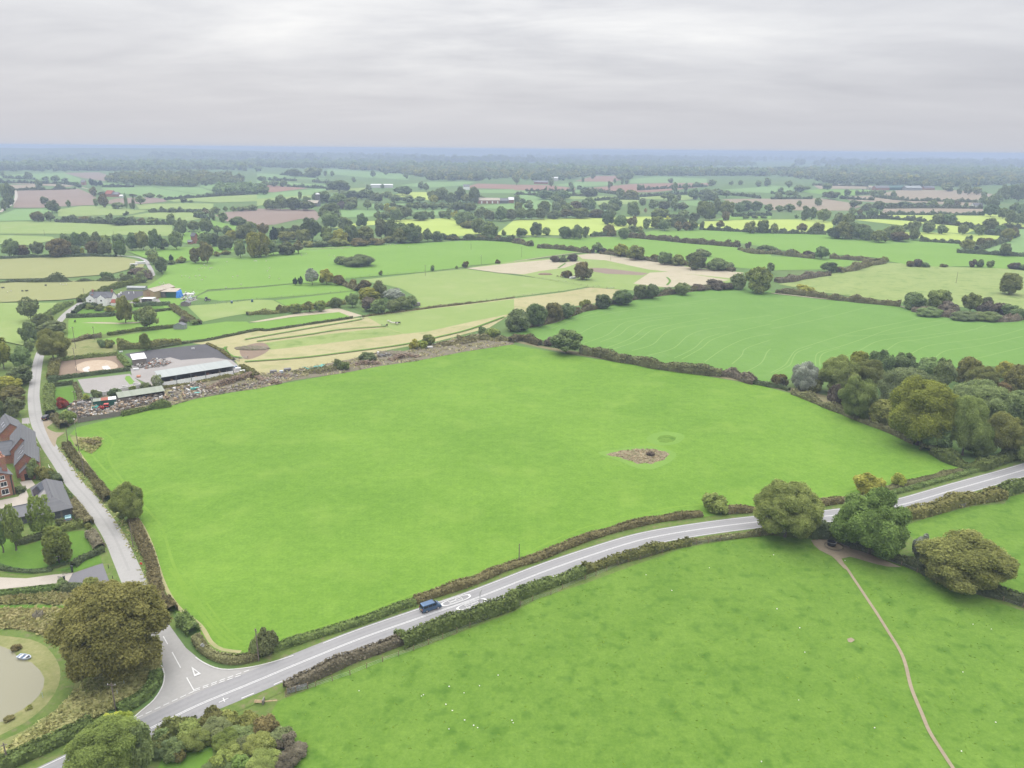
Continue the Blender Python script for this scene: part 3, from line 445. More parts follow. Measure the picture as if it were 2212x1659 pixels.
# ---------------------------------------------------------------- fields further off
_z[0] = 0.22; ZS[0] = .004
FAR = [
('tram', 'C7 -30,735 300,640 700,520 1000,460 1300,420 1500,390 1750,360 1900,370 2101,390 C8 0,395 300,440 700,480 1060,520 1300,590 1600,630 1900,640 2068,600 2400,560 2600,1000 2068,1000 1500,1020 900,1000 400,1050 0,1150 C7 2101,1150 1900,1090 1500,1020 1100,960 700,870 300,810', 'wide green cereal field with curving wheel tracks'),
('green', 'C5 1360,560 1280,420 1180,370 1330,270 1370,185 1700,130 2101,105 C6 0,90 400,40 760,20 1100,10 C7 0,-40 200,-10 640,65 430,90 0,145 -80,160 C6 1750,180 1620,205 1370,235 1000,265 730,290 620,318 290,330 0,355 C5 1700,380', 'bright green sheep field below the tree belt'),
('pale', 'C7 -390,205 0,145 300,125 650,75 1000,125 1880,240 1770,320 1300,350 1000,390 620,360 0,250', 'pale set-aside field with mown paths'),
('bleach', 'C7 -390,205 0,160 300,132 380,160 480,148 555,150 420,200 200,230 80,255 -100,245', 'bleached dry grass strip by the sheep field'),
('bleach', 'C7 520,98 650,80 1000,130 1500,205 1880,242 1790,290 1560,265 1100,215 750,140 560,128', 'bleached dry grass strip along the bushy hedge'),
('bleach', 'C7 975,330 1110,240 1300,232 1760,300 1600,335 1250,362', 'bleached dry patch with a green track through it'),
('brown', 'C7 610,200 750,205 1100,245 1050,262 750,250 640,230', 'narrow brown strip of bare ground in the dry field'),
('rpast', 'C8 60,335 250,300 500,250 700,200 900,160 1100,165 1500,195 1900,205 2068,225 2500,230 2500,700 2068,540 1500,520 1100,490 800,450 400,400', 'rough pale pasture with one open-grown oak'),
('green', 'E3 0,875 400,885 700,872 1000,885 1500,930 1950,970 2212,1030 E4 0,1060 480,1080 820,1105 720,1135 590,1160 450,1175 0,1185 E3 2212,1164 1950,1145 1650,1105 1150,1055 700,1000 560,985 200,945 0,900', 'green field between two bushy hedges'),
('green', 'E3 1050,855 1200,822 1600,812 2212,838 E4 0,858 480,868 520,890 830,920 1200,922 1680,940 1650,1000 1640,1020 1800,1040 2212,1062 2500,1070 2500,1180 2212,1172 1950,1166 1700,1150 1390,1150 1180,1130 1030,1105 900,1070 500,1042 300,1045 0,985 E3 1900,925 1500,892 1250,880', 'broad green field under the big dark copse'),
('yel', 'E3 -150,850 0,730 300,718 760,706 1200,700 1500,735 1560,775 1100,800 900,815 770,850 650,862 0,862 E2 1950,860 1760,770 1830,740', 'yellow-green crop field with scattered trees along it'),
('yel', 'E2 640,800 930,742 1300,722 1680,714 1750,762 1940,852 1600,882 1440,862 1200,760', 'yellow-green crop field behind the tree belt'),
('yel', 'E3 1570,780 1640,742 1900,732 2212,727 E4 400,737 545,762 540,832 470,848 0,838 E3 2212,828 1640,802', 'bright yellow-green strip with round hedgerow trees'),
('yel', 'E4 720,740 900,735 1300,755 1600,775 1860,802 1700,862 1540,852 1320,772 1150,790', 'bright yellow crop beside the big dark copse'),
('yel', 'E4 930,690 1300,691 1960,691 2240,790 2212,802 1850,792 1600,772 1300,742 930,708', 'striped yellow-green field by the wooded edge'),
('yel', 'E4 1150,846 1400,851 2030,882 2042,916 1980,932 1680,937 1310,906 1200,880', 'narrow vivid yellow field strip'),
('teal', 'E4 2100,815 2500,818 2500,1062 2212,1046 2000,1035 1820,1005 2040,930 2150,880', 'bluish green field at the bend of the hedge'),
('tan', 'E3 1790,552 2212,546 E4 440,552 690,592 790,626 680,660 0,656 E3 2212,602 1880,582', 'tan stubble field beyond the yellow strips'),
('tan', 'E4 600,541 900,526 1100,546 1850,590 1850,622 1400,602 1000,592 700,572', 'long tan field below the distant farm'),
('tan', 'E4 1000,501 1110,481 1630,481 1950,516 1850,572 1150,562 960,532', 'large tan field in front of the distant farm'),
('tan', 'E4 990,641 1850,636 1860,686 960,681', 'small tan field beside the white cottage'),
('green', 'E4 240,496 420,471 870,481 980,511 850,516 600,531', 'thin green field among hazy tan fields'),
('tan', 'E4 360,431 560,426 880,441 880,469 420,470', 'hazy buff field before the distant woods'),
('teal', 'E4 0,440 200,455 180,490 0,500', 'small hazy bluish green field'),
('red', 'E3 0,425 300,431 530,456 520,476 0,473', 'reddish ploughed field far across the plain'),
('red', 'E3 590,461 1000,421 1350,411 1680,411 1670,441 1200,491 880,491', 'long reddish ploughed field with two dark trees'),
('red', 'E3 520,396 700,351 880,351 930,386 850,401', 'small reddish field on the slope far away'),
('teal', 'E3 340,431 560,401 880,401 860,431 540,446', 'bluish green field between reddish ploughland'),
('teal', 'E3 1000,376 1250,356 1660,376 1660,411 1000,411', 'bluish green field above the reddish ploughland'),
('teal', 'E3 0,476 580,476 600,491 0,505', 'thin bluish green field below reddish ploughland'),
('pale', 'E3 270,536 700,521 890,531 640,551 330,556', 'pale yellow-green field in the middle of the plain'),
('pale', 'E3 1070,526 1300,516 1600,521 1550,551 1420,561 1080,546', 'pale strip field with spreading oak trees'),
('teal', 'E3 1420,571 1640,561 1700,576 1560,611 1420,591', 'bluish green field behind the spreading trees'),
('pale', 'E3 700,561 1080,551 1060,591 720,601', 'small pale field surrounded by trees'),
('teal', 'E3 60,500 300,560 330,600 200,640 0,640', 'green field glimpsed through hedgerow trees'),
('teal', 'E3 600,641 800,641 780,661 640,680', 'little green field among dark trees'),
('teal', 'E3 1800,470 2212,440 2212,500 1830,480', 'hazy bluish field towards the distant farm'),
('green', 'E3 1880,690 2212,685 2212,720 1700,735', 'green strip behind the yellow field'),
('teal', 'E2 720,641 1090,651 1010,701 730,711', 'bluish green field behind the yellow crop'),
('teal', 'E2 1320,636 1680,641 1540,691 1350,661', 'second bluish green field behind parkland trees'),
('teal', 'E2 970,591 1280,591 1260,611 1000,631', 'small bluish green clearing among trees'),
('yel', 'E2 1140,521 1300,491 1470,489 1490,561 1440,556 1240,531', 'small yellow field beside the distant farm wood'),
('brown', 'E1 1850,691 1960,661 2212,636 E2 0,633 490,641 545,691 520,731 380,721 150,771 0,781 E1 2212,771 2120,741 1960,746', 'brown ploughed field left of the grey silo'.replace('left of', 'next to')),
('red', 'E2 0,431 90,429 440,456 150,491 100,491 0,480', 'pinkish ploughed field far beyond the silo'),
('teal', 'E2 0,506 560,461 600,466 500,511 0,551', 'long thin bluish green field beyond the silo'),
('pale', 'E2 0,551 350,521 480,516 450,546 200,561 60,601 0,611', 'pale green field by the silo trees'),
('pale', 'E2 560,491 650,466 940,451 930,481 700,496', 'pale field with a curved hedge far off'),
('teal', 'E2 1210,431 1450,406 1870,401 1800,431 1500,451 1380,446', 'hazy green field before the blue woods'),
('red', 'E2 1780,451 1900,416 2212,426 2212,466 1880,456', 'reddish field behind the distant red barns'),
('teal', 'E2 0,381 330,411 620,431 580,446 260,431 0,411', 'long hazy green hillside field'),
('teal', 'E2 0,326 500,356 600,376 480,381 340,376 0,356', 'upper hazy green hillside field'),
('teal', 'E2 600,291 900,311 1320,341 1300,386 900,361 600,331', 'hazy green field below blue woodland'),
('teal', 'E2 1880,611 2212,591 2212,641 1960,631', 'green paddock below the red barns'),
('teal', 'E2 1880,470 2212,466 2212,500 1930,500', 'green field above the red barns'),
('brown', 'E1 130,481 400,466 680,461 770,501 830,541 820,601 500,616 350,626 110,626 150,531', 'large brown ploughed field by the tree-lined lane'),
('brown', 'E1 910,571 1000,546 1380,531 1440,571 1240,591 930,591', 'brown ploughed strip near two poplars'),
('teal', 'E1 -200,700 0,690 130,641 350,636 440,651 460,731 260,736 0,741 -200,745', 'bluish green field at the end of the hedge row'),
('pale', 'E1 -300,750 0,746 460,741 950,766 1480,766 1490,871 1060,861 960,871 600,851 0,851 -300,860', 'pale green field behind the dark tree belt'),
('pale', 'E1 500,641 700,611 960,611 1150,641 1280,651 1080,691 900,691 500,701', 'pale green field below the poplars'),
('pale', 'E1 1080,701 1300,666 1650,666 1750,721 1600,741 1400,721', 'pale green field narrowing into trees'),
('green', 'E1 1800,731 2040,781 2020,821 1830,781', 'small green field corner among trees'),
('pale', 'E1 -300,865 0,861 450,876 480,901 300,941 240,951 0,941 -300,945', 'pale field in front of the tree belt'),
('green', 'E1 1560,921 1580,841 1800,831 1700,881 1640,941', 'green paddock with black cattle'),
('green', 'E1 1090,1000 1600,966 2020,966 2010,1011 1830,1036 1600,1091 1450,1081 1250,1060', 'green paddock below the old brick house'),
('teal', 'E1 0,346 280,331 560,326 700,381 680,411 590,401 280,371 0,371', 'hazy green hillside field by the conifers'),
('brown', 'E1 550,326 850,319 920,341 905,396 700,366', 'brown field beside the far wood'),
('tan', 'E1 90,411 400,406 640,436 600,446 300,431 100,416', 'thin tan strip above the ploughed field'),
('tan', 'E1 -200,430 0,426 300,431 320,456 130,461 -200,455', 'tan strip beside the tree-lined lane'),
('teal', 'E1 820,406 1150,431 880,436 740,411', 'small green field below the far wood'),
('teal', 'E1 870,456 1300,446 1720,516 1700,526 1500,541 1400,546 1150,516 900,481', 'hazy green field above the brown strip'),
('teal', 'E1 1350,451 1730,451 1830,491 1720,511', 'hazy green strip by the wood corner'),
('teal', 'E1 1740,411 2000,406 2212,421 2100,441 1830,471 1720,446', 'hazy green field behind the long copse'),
('pale', 'E1 1170,596 1600,586 1840,591 1830,641 1400,636 1200,641', 'pale rough field beyond the poplars'),
('pale', 'E1 1440,561 1800,526 2212,511 2212,571 1870,581 1680,571 1500,576', 'pale green field at the foot of the copse'),
('mown', 'C5 -400,135 0,125 500,106 950,106 1110,136 1185,172 1170,200 1050,216 900,256 500,286 0,296 -400,300', 'pale mown hay field beside the lane bend'),
('mown', 'C5 -400,330 0,326 550,311 1000,301 950,321 850,371 640,451 500,466 0,486 -400,490', 'straw-coloured field where a few sheep graze'),
('pale', 'C5 -400,495 0,491 470,491 400,561 300,640 230,740 190,840 0,800 -400,760', 'light green field behind the lane trees'),
]
for m_, sp_, lb_ in FAR: field(m_, sp_, lb_)
many_ribbons('tramline', [(smooth_line(pts(t), 3), -.3, .3) for t in TR], 0.2245, GM['track'], 'curving pale wheel tracks in the cereal field', dz=.0009)
mown = ground_mat('mown_track', (.072,.154,.019), (.105,.2,.033), .1, .6)
many_ribbons('mown_track', [tl(s, 1.6) for s in ('C6 -100,972 0,965 400,935 800,885 1200,830 1500,765 1740,705 2020,605', 'C6 -100,790 0,772 400,702 700,652 860,622', 'C6 0,805 400,752 700,706 1050,682', 'C7 1250,280 1275,310 1250,345', 'C7 360,205 420,165', 'C5 1850,850 1830,870 1900,930 1980,940')], _z[0]+.014, mown, 'narrow green mown tracks through the dry paddocks')
strip = ground_mat('straw_margin', (.275,.242,.165), (.34,.30,.22), .1, .6)
many_ribbons('dry_margin', [tl(s, 2.2) for s in ('C7 0,715 300,645 700,520 1000,460 1450,395', 'C8 0,410 400,455 800,490 1060,520 1250,580', 'E3 0,870 400,882 650,880 900,872', 'E2 400,985 800,968', 'E3 650,1003 420,1030 0,1090')], _z[0]+.006, strip, 'dry straw-coloured field margins under hedges')
far_lane = smooth_line(pts('E1 0,665 60,620 110,590 140,530 130,470'), 6)
ribbon('lane', far_lane, -2.5, 2.5, _z[0]+.02, GM['gravel'], 'far pale lane running beside roadside trees')
ribbon('lane', smooth_line(pts('E1 640,420 690,445 760,465'), 6), -2.5, 2.5, _z[0]+.02, GM['gravel'], 'short pale farm track by the conifers')
# ---------------------------------------------------------------- low hills on the horizon
hillm = ground_mat('hill_woods', (.05, .07, .03), (.10, .13, .05), .004, .03)
HR = np.random.default_rng(4).normal(0, 1, 4000)
def hills(name, y0, depth, x0, x1, hfun, label):
    nx, ny = 900, 8; V = []; Q = []
    for j in range(ny):
        for i in range(nx):
            x = x0+(x1-x0)*i/(nx-1); s = math.sin(PI*j/(ny-1)); V.append((x, y0+depth*j/(ny-1), -2+max(0, hfun(x)+HR[(i*7+j*311) % 4000]*2.6)*s**.8))
    for j in range(ny-1):
        for i in range(nx-1): a = j*nx+i; Q.append((a, a+1, a+nx+1, a+nx))
    o = link(name, mesh_np(name, V, Q, hillm)); tag(o, label, kind='structure')
nz = lambda x, s, p: math.sin(x*s+p)+.5*math.sin(x*s*2.3+p*2)+.3*math.sin(x*s*5.1+p*3)
hills('hills', 6200, 2500, -7000, 800, lambda x: 72*min(1, max(0, (600-x)/3500))+5*nz(x, .0016, 1), 'low blue wooded ridge on the horizon')
hills('hills', 11500, 3500, -6500, 6500, lambda x: 82+10*nz(x, .00085, 2.2)-abs(x)*.002, 'faint far hills fading into haze')
# ---------------------------------------------------------------- foliage
def fib(n, jit, rng):
    i = np.arange(n)+.5; ph = np.arccos(1-2*i/n); th = PI*(1+5**.5)*i; d = np.stack([np.cos(th)*np.sin(ph), np.sin(th)*np.sin(ph), np.cos(ph)], 1)+rng.normal(0, jit, (n, 3)); return d/np.linalg.norm(d, axis=1)[:, None]
ICO = {}
def ico(sub):
    if sub not in ICO:
        b = bmesh.new(); bmesh.ops.create_icosphere(b, subdivisions=sub, radius=1); ICO[sub] = (np.array([v.co[:] for v in b.verts]), np.array([[v.index for v in f.verts] for f in b.faces])); b.free()
    return ICO[sub]
def quads(Pn, Nn, s, rng, asp=1.0):
    n = len(Pn); Nn = Nn/(np.linalg.norm(Nn, axis=1)[:, None]+1e-9); r = rng.normal(size=(n, 3)); a = np.cross(Nn, r); a /= np.linalg.norm(a, axis=1)[:, None]+1e-9; b = np.cross(Nn, a)
    a = a*s[:, None]; b = b*s[:, None]*asp; k = s[:, None]*.25*rng.normal(size=(n, 1))*Nn
    V = np.stack([Pn-a-b*.4, Pn+a*.3-b+k, Pn+a+b*.5, Pn-a*.4+b-k], 1).reshape(-1, 3); return V, np.arange(4*n).reshape(n, 4)
def crown_mesh(name, seed, nl, nleaf, leaf, lr=(.30, .48), flat=.55, shape=None, core=.84, cut=-.75, trunk=False, orient=.8, rv=(.44, .80)):
    rng = np.random.default_rng(seed); d = fib(nl, .22, rng); d = d[d[:, 2] > cut]; n = len(d)
    R = rng.uniform(*rv, n)
    if shape == 'cone': R = R*np.where(d[:, 2] > .35, 1.15, 1.0); d = d*np.stack([np.clip(1.05-.75*np.maximum(0, d[:, 2]), .25, 1)]*2+[np.ones(len(d))], 1)
    C = d*R[:, None]; r = rng.uniform(lr[0], lr[1], n)
    if shape == 'cone': r *= np.clip(1.1-.5*np.maximum(0, d[:, 2]), .5, 1.1)
    C = np.concatenate([C, [[0, 0, -.05]]]); r = np.append(r, .56); n += 1
    ex = np.max(np.abs(C)+r[:, None]*1.0, axis=0); C = C/ex; r = r/ex.mean()
    m = int(nleaf*2.4); w_ = r**2; li = rng.choice(n, m, p=w_/w_.sum()); u = rng.normal(size=(m, 3)); u /= np.linalg.norm(u, axis=1)[:, None]
    u = u+C[li]*.9; u /= np.linalg.norm(u, axis=1)[:, None]
    rad = r[li]*np.where(rng.random(m) < .26, rng.uniform(1.0, 1.26, m), rng.uniform(.84, 1.05, m)); Pn = C[li]+u*rad[:, None]
    dd = np.linalg.norm(Pn[:, None, :]-C[None], axis=2)/r[None]; dd[np.arange(m), li] = 9; ok = (dd.min(1) > .86); idx = np.nonzero(ok)[0][:nleaf]
    Pn, u, li = Pn[idx], u[idx], li[idx]; s = leaf*rng.uniform(.55, 1.25, len(Pn))
    k_ = np.percentile(np.abs(Pn), 98.5, axis=0); kk = 1/np.array([max(k_[0], k_[1])]*2+[k_[2]]); Pn = Pn*kk; C = C*kk; r = r*kk.mean()
    V, Q = quads(Pn, u*.8+np.array([0, 0, .75])+rng.normal(0, orient*.8, (len(Pn), 3)), s, rng)
    lt = rng.uniform(0, 1, n); tone = np.clip(lt[li]*.55+rng.uniform(0, .45, len(Pn)), 0, 1)
    T = None; tt = []
    if core:
        iv, it = ico(1 if nleaf < 6000 else 2); TV = []; TT = []; k = len(V)
        for j in range(n): TV.append(C[j]+iv*r[j]*core*rng.uniform(.9, 1.08, (len(iv), 1))); TT.append(it+k); k += len(iv); tt += [lt[j]*.55+.2]*len(it)
        V = np.concatenate([V]+TV); T = np.concatenate(TT)
    if trunk:
        k = len(V); a = .07; V = np.concatenate([V, [[-a, -a, -1.25], [a, -a, -1.25], [a, a, -1.25], [-a, a, -1.25], [-a, -a, -.3], [a, -a, -.3], [a, a, -.3], [-a, a, -.3]]]); Q = np.concatenate([Q, np.array([[0,1,5,4],[1,2,6,5],[2,3,7,6],[3,0,4,7]])+k]); tone = np.append(tone, [.1]*4)
    me = mesh_np(name, V, Q, LEAF['d'], tone=np.concatenate([tone, tt]) if T is not None else tone, tri=T); return me
def trunk_mesh(name, seed):      # unit height up to the crown centre
    rng = random.Random(seed); b = MB(); p = Vector((0, 0, -.02)); r = .052
    for i in range(4):
        q = Vector((rng.uniform(-.03, .03), rng.uniform(-.03, .03), (i+1)*.2)); b.tube(p, q, r, r*.86, 9); p, r = q, r*.86
    for i in range(6):
        a = i*1.05+rng.random(); q = p+Vector((math.cos(a)*.42, math.sin(a)*.42, .25+.3*rng.random())); b.tube(p-Vector((0, 0, .12*rng.random())), q, r*.6, r*.2, 6)
    b.tube((0, 0, -.03), (0, 0, .06), .085, .052, 9)
    bmesh.ops.recalc_face_normals(b.b, faces=b.b.faces); me = bpy.data.meshes.new(name); b.b.to_mesh(me); b.b.free(); me.materials.append(M['bark']); return me
CROWN = {0: [], 1: [], 2: []}; CONE = {}; AIRY = {}; BUSH = {}
for i in range(4): CROWN[0].append(crown_mesh('crown', 11+i, 70+10*i, 42000, .0215, lr=(.15, .32), core=.76))
for i in range(5): CROWN[1].append(crown_mesh('crown', 31+i, 30+3*i, 3800, .066, lr=(.2, .38)))
for i in range(7): CROWN[2].append(crown_mesh('crown', 51+i, 15+i, 620, .15, lr=(.3, .5), trunk=True))
CONE = {0: [crown_mesh('crown', 71, 80, 38000, .024, lr=(.15, .28), shape='cone', core=.76)], 1: [crown_mesh('crown', 72, 30, 3000, .08, lr=(.22, .36), shape='cone')], 2: [crown_mesh('crown', 73, 16, 500, .16, lr=(.25, .4), shape='cone', trunk=True)]}
AIRY = {0: [crown_mesh('crown', 81, 80, 14000, .026, lr=(.13, .25), core=0)], 1: [crown_mesh('crown', 82+i, 34, 2300, .066, lr=(.16, .28), core=0) for i in range(2)], 2: [crown_mesh('crown', 84, 16, 360, .14, lr=(.2, .36), core=0, trunk=True)]}
BUSH = {0: [crown_mesh('bush', 91+i, 50, 20000, .028, lr=(.15, .34), cut=-.2, core=.74) for i in range(2)], 1: [crown_mesh('bush', 94+i, 24, 2400, .085, lr=(.24, .42), cut=-.2) for i in range(3)], 2: [crown_mesh('bush', 98+i, 13, 520, .16, lr=(.3, .5), cut=-.2) for i in range(3)]}
DOME = {k: [crown_mesh('crown', 301+k, (120, 60, 20)[k], (46000, 6000, 700)[k], (.0205, .05, .15)[k], lr=(.13, .24), core=.78, rv=(.60, .78))] for k in (0, 1)}; DOME[2] = CROWN[2]
TRUNK = [trunk_mesh('trunk', i) for i in range(3)]
cnt = [0]; USED = {}
def with_mat(me, mat):
    k = (me.name, mat.name)
    if k not in USED:
        c = me.copy() if len(me.materials) and me.materials[0] != mat else me
        if c is not me: c.materials[0] = mat
        USED[k] = c
    return USED[k]
def fit(k, x0, y0, x1, y1, g):
    a0, b0 = X(k, x0, y0); a1, b1 = X(k, x1, y1); cx, cy = (a0+a1)/2, (b0+b1)/2; hw, hh = (a1-a0)/2, (b1-b0)/2; z = 5.0; ox, oy = (cx-1106)/FPX, (cy-829.5)/FPX; q2 = ox*ox+oy*oy+1e-9; ex_ = math.sqrt(1+q2)-1; wd_ = 2*hw; hw /= 1+ex_*ox*ox/q2; hh /= 1+ex_*oy*oy/q2
    for _ in range(8):
        p = G(cx, cy, z); s = scale_at(p, z); dl = math.atan2(H-z, np.linalg.norm(p)); a = hw/s
        c = math.sqrt(max((hh/s)**2-(a*math.sin(dl))**2, (.42*a)**2))/math.cos(dl); z = c*(1+2*g)
    return p, a, c, z, wd_*1024/PW
PLAN = []          # every tree is planned first; the largest 290 become things, the rest one distant mass
def tree_thing(q):
    name, (p, a, c, z, wpx), col, style, sd, props = q; rnd = random.Random(sd); lod = 0 if wpx > 34 else (1 if wpx > 11 else 2)
    fam = {'A': AIRY, 'C': CONE, 'P': CONE, 'O': DOME}.get(style, CROWN)[lod]; me = with_mat(fam[rnd.randrange(len(fam))], LEAF[col]); rz = rnd.uniform(0, 2*PI)
    if lod == 2:
        v_ = rnd.uniform(.8, 1.1); o = link(name, me, None, (p[0], p[1], z*v_), rz); o.scale = (a*rnd.uniform(.88, 1.25), a*rnd.uniform(.88, 1.25), c*v_)
    else:
        o = empty(name, p[0], p[1], 0, rz); cr_ = link('crown', me, o, (0, 0, z)); cr_.scale = (a, a, c)
        tk = link('trunk', TRUNK[rnd.randrange(3)], o); tw = min(z, max(a*.75, z*.6)); tk.scale = (tw, tw, z)
    tag(o, *props)
def bush(k, box, col, name='bush'):
    x0, y0, x1, y1 = box; p, a, c, z, wpx = fit(k, x0, y0, x1, y1, -.18); cnt[0] += 1; rnd = random.Random(cnt[0]*17+3); lod = 0 if wpx > 26 else (1 if wpx > 9 else 2)
    fam = BUSH[lod]; o = link(name, with_mat(fam[rnd.randrange(len(fam))], LEAF[col]), None, (p[0], p[1], z*.95), rnd.uniform(0, 6.28)); o.scale = (a*1.04, a*1.04, c*1.05); return o, p, a, c+z
def plant_all(area, anchor, spec, group=None):
    """area: phrase for where they stand; anchor: what the counting starts from (the west end)."""
    k = 'F'; items = []
    for t in spec.split():
        if ',' not in t: k = t; continue
        f = t.split(','); x0, y0, x1, y1 = map(float, f[:4]); c = f[4]; st = f[5] if len(f) > 5 else ''
        items.append((X(k, x0, 0)[0], k, (x0, y0, x1, y1), c, st))
    items.sort(key=lambda q: q[0])
    for _, kk, bx_, c, st in items:
        cnt[0] += 1; nm = 'bush' if st == 'S' else ('conifer' if st == 'C' and c == 'c' else ('poplar' if st == 'P' else 'tree'))
        ft = fit(kk, *bx_, -.18 if st == 'S' else .10); ft = (ft[0], ft[1], ft[2]*1.02, ft[3]*(.95 if st == 'S' else 1), ft[4])
        PLAN.append([nm, ft, c, st, cnt[0]*17+3, (area, anchor, group)])
def bush_thing(q):
    name, (p, a, c, z, wpx), col, style, sd, props = q; rnd = random.Random(sd); lod = 0 if wpx > 26 else (1 if wpx > 9 else 2)
    fam = BUSH[lod]; o = link(name, with_mat(fam[rnd.randrange(len(fam))], LEAF[col]), None, (p[0], p[1], z), rnd.uniform(0, 6.28)); o.scale = (a, a, c); tag(o, *props)
def plant_now():
    trees = sorted([q for q in PLAN if q[0] == 'tree'], key=lambda q: -q[1][4]*q[1][2]/np.linalg.norm(q[1][0])); rest = {id(q) for q in trees[285:]}
    num, tot = {}, {}
    keep = [q for q in PLAN if id(q) not in rest]
    for q in keep: kk = (q[5][0], q[2], q[3]); tot[kk] = tot.get(kk, 0)+1
    for q in keep:
        nm, ft, c, st, sd, (area, anchor, group) = q; kk = (area, c, st); num[kk] = num.get(kk, 0)+1
        kind = {'A': 'open-crowned tree', 'P': 'slender poplar'}.get(st, nm)
        lb = f"{COLNAME[c]} {kind} {area}" if tot[kk] == 1 else f"{ordinal(num[kk])} {COLNAME[c]} {kind} from {anchor}, {area}"
        q[5] = (lb, {'conifer': 'tree', 'poplar': 'tree'}.get(nm, nm), group or ('trees ' if nm != 'bush' else 'bushes ')+area)
        (bush_thing if st == 'S' else tree_thing)(q)
    mass('distant_trees', [(q[1][0], q[1][1], q[1][2], q[1][3], q[2]) for q in trees[285:]], 'small hazy hedgerow trees scattered far across the plain', full=True)
def mass(name, items, label, full=False):
    """many far trees as ONE object: items are (xy, radius, half height, centre height, colour)"""
    rng = np.random.default_rng(len(items)); VV, QQ, TT, TN, MI, MT = [], [], [], [], [], []; k = 0; cols = sorted({it[4] for it in items}); lumps = []
    for me in (CROWN[2] if full else TINY):
        co = np.empty(len(me.vertices)*3, np.float32); me.vertices.foreach_get('co', co); q = [tuple(f.vertices) for f in me.polygons]
        t = np.empty(len(me.polygons), np.float32); me.attributes['tone'].data.foreach_get('value', t)
        lumps.append((co.reshape(-1, 3), np.array([f for f in q if len(f) == 4]).reshape(-1, 4), np.array([f for f in q if len(f) == 3]).reshape(-1, 3), t))
    tq, tt = [], []; mq, mt = [], []
    for p, a, c, z, col in items:
        co, q, t, tn = lumps[rng.integers(len(lumps))]; an = rng.uniform(0, 6.28); ca, sa = math.cos(an), math.sin(an)
        VV.append(np.stack([p[0]+a*(co[:, 0]*ca-co[:, 1]*sa), p[1]+a*(co[:, 0]*sa+co[:, 1]*ca), z+c*co[:, 2]], 1)); QQ.append(q+k); TT.append(t+k); k += len(co)
        tq.append(tn[:len(q)]); tt.append(tn[len(q):]); mi = cols.index(col); mq.append(np.full(len(q), mi)); mt.append(np.full(len(t), mi))
    me = mesh_np(name, np.concatenate(VV), np.concatenate(QQ), None, tone=np.concatenate(tq+tt), tri=np.concatenate(TT))
    for c in cols: me.materials.append(LEAF[c])
    me.polygons.foreach_set('material_index', np.concatenate(mq+mt).astype(np.int32)); me.update()
    tag(link(name, me), label, kind='stuff')
TINY = [crown_mesh('crown', 201+i, 7, 60, .30, lr=(.4, .6)) for i in range(5)]
def inside(p, poly):
    x, y = p; r = False; j = len(poly)-1
    for i in range(len(poly)):
        if (poly[i][1] > y) != (poly[j][1] > y) and x < (poly[j][0]-poly[i][0])*(y-poly[i][1])/(poly[j][1]-poly[i][1])+poly[i][0]: r = not r
        j = i
    return r
def wood(name, spec, n, r, cols, label, clump=0):
    poly = pts(spec); P0 = np.array(poly); lo, hi = P0.min(0), P0.max(0); rng = np.random.default_rng(n); items = []
    tries = 0
    while len(items) < n and tries < n*30:
        tries += 1; p = rng.uniform(lo, hi)
        if not inside(p, poly): continue
        if clump:
            v = math.sin(p[0]/clump*1.3+2*math.sin(p[1]/clump*.8))+math.sin(p[1]/clump*.9+1.7*math.sin(p[0]/clump*.7))
            if v < rng.uniform(-.5, 1.0): continue
        a = r*rng.uniform(.7, 1.35); c = a*rng.uniform(.75, 1.15); items.append((p, a, c, c*1.05, cols[rng.integers(len(cols))]))
    mass(name, items, label)
def tufts(name, spec, n, h, wd, mat, label, clump=0, avoid=None):
    poly = pts(spec); P0 = np.array(poly); lo, hi = P0.min(0), P0.max(0); rng = np.random.default_rng(n); p = rng.uniform(lo, hi, (n*4, 2)); x, y = p[:, 0], p[:, 1]; ins = np.zeros(len(p), bool); j = len(poly)-1
    for i in range(len(poly)):
        xi, yi, xj, yj = poly[i][0], poly[i][1], poly[j][0], poly[j][1]; c = ((yi > y) != (yj > y)) & (x < (xj-xi)*(y-yi)/(yj-yi+1e-12)+xi); ins ^= c; j = i
    p = p[ins]
    if clump:
        v = np.sin(p[:, 0]/clump+2*np.sin(p[:, 1]/clump*.8))+np.sin(p[:, 1]/clump*.9+1.7*np.sin(p[:, 0]/clump*.7))+.7*np.sin(p[:, 0]/clump*3.1+p[:, 1]/clump*2.7); p = p[v > rng.uniform(-.2, 1.4, len(p))]
    if avoid is not None:
        for c, d in avoid: p = p[np.array([np.min(np.linalg.norm(c-q, axis=1)) > d for q in p])] if len(p) < 40000 else p
    p = p[:n]; n = len(p); hh = h*rng.uniform(.4, 1.3, n); a = rng.uniform(0, 6.28, n); w_ = wd*rng.uniform(.5, 1.4, n); dx, dy = np.cos(a)*w_, np.sin(a)*w_; lx, ly = rng.normal(0, .9, n)*hh, rng.normal(0, .9, n)*hh; z0_ = np.full(n, .03)
    V = np.stack([np.c_[p[:, 0]-dx, p[:, 1]-dy, z0_], np.c_[p[:, 0]+dx, p[:, 1]+dy, z0_], np.c_[p[:, 0]+dx*1.1+lx, p[:, 1]+dy*1.1+ly, hh+.05], np.c_[p[:, 0]-dx*1.1+lx, p[:, 1]-dy*1.1+ly, hh+.05]], 1).reshape(-1, 3)
    tag(link(name, mesh_np(name, V, np.arange(4*n).reshape(n, 4), mat, tone=rng.random(n))), label, kind='stuff')
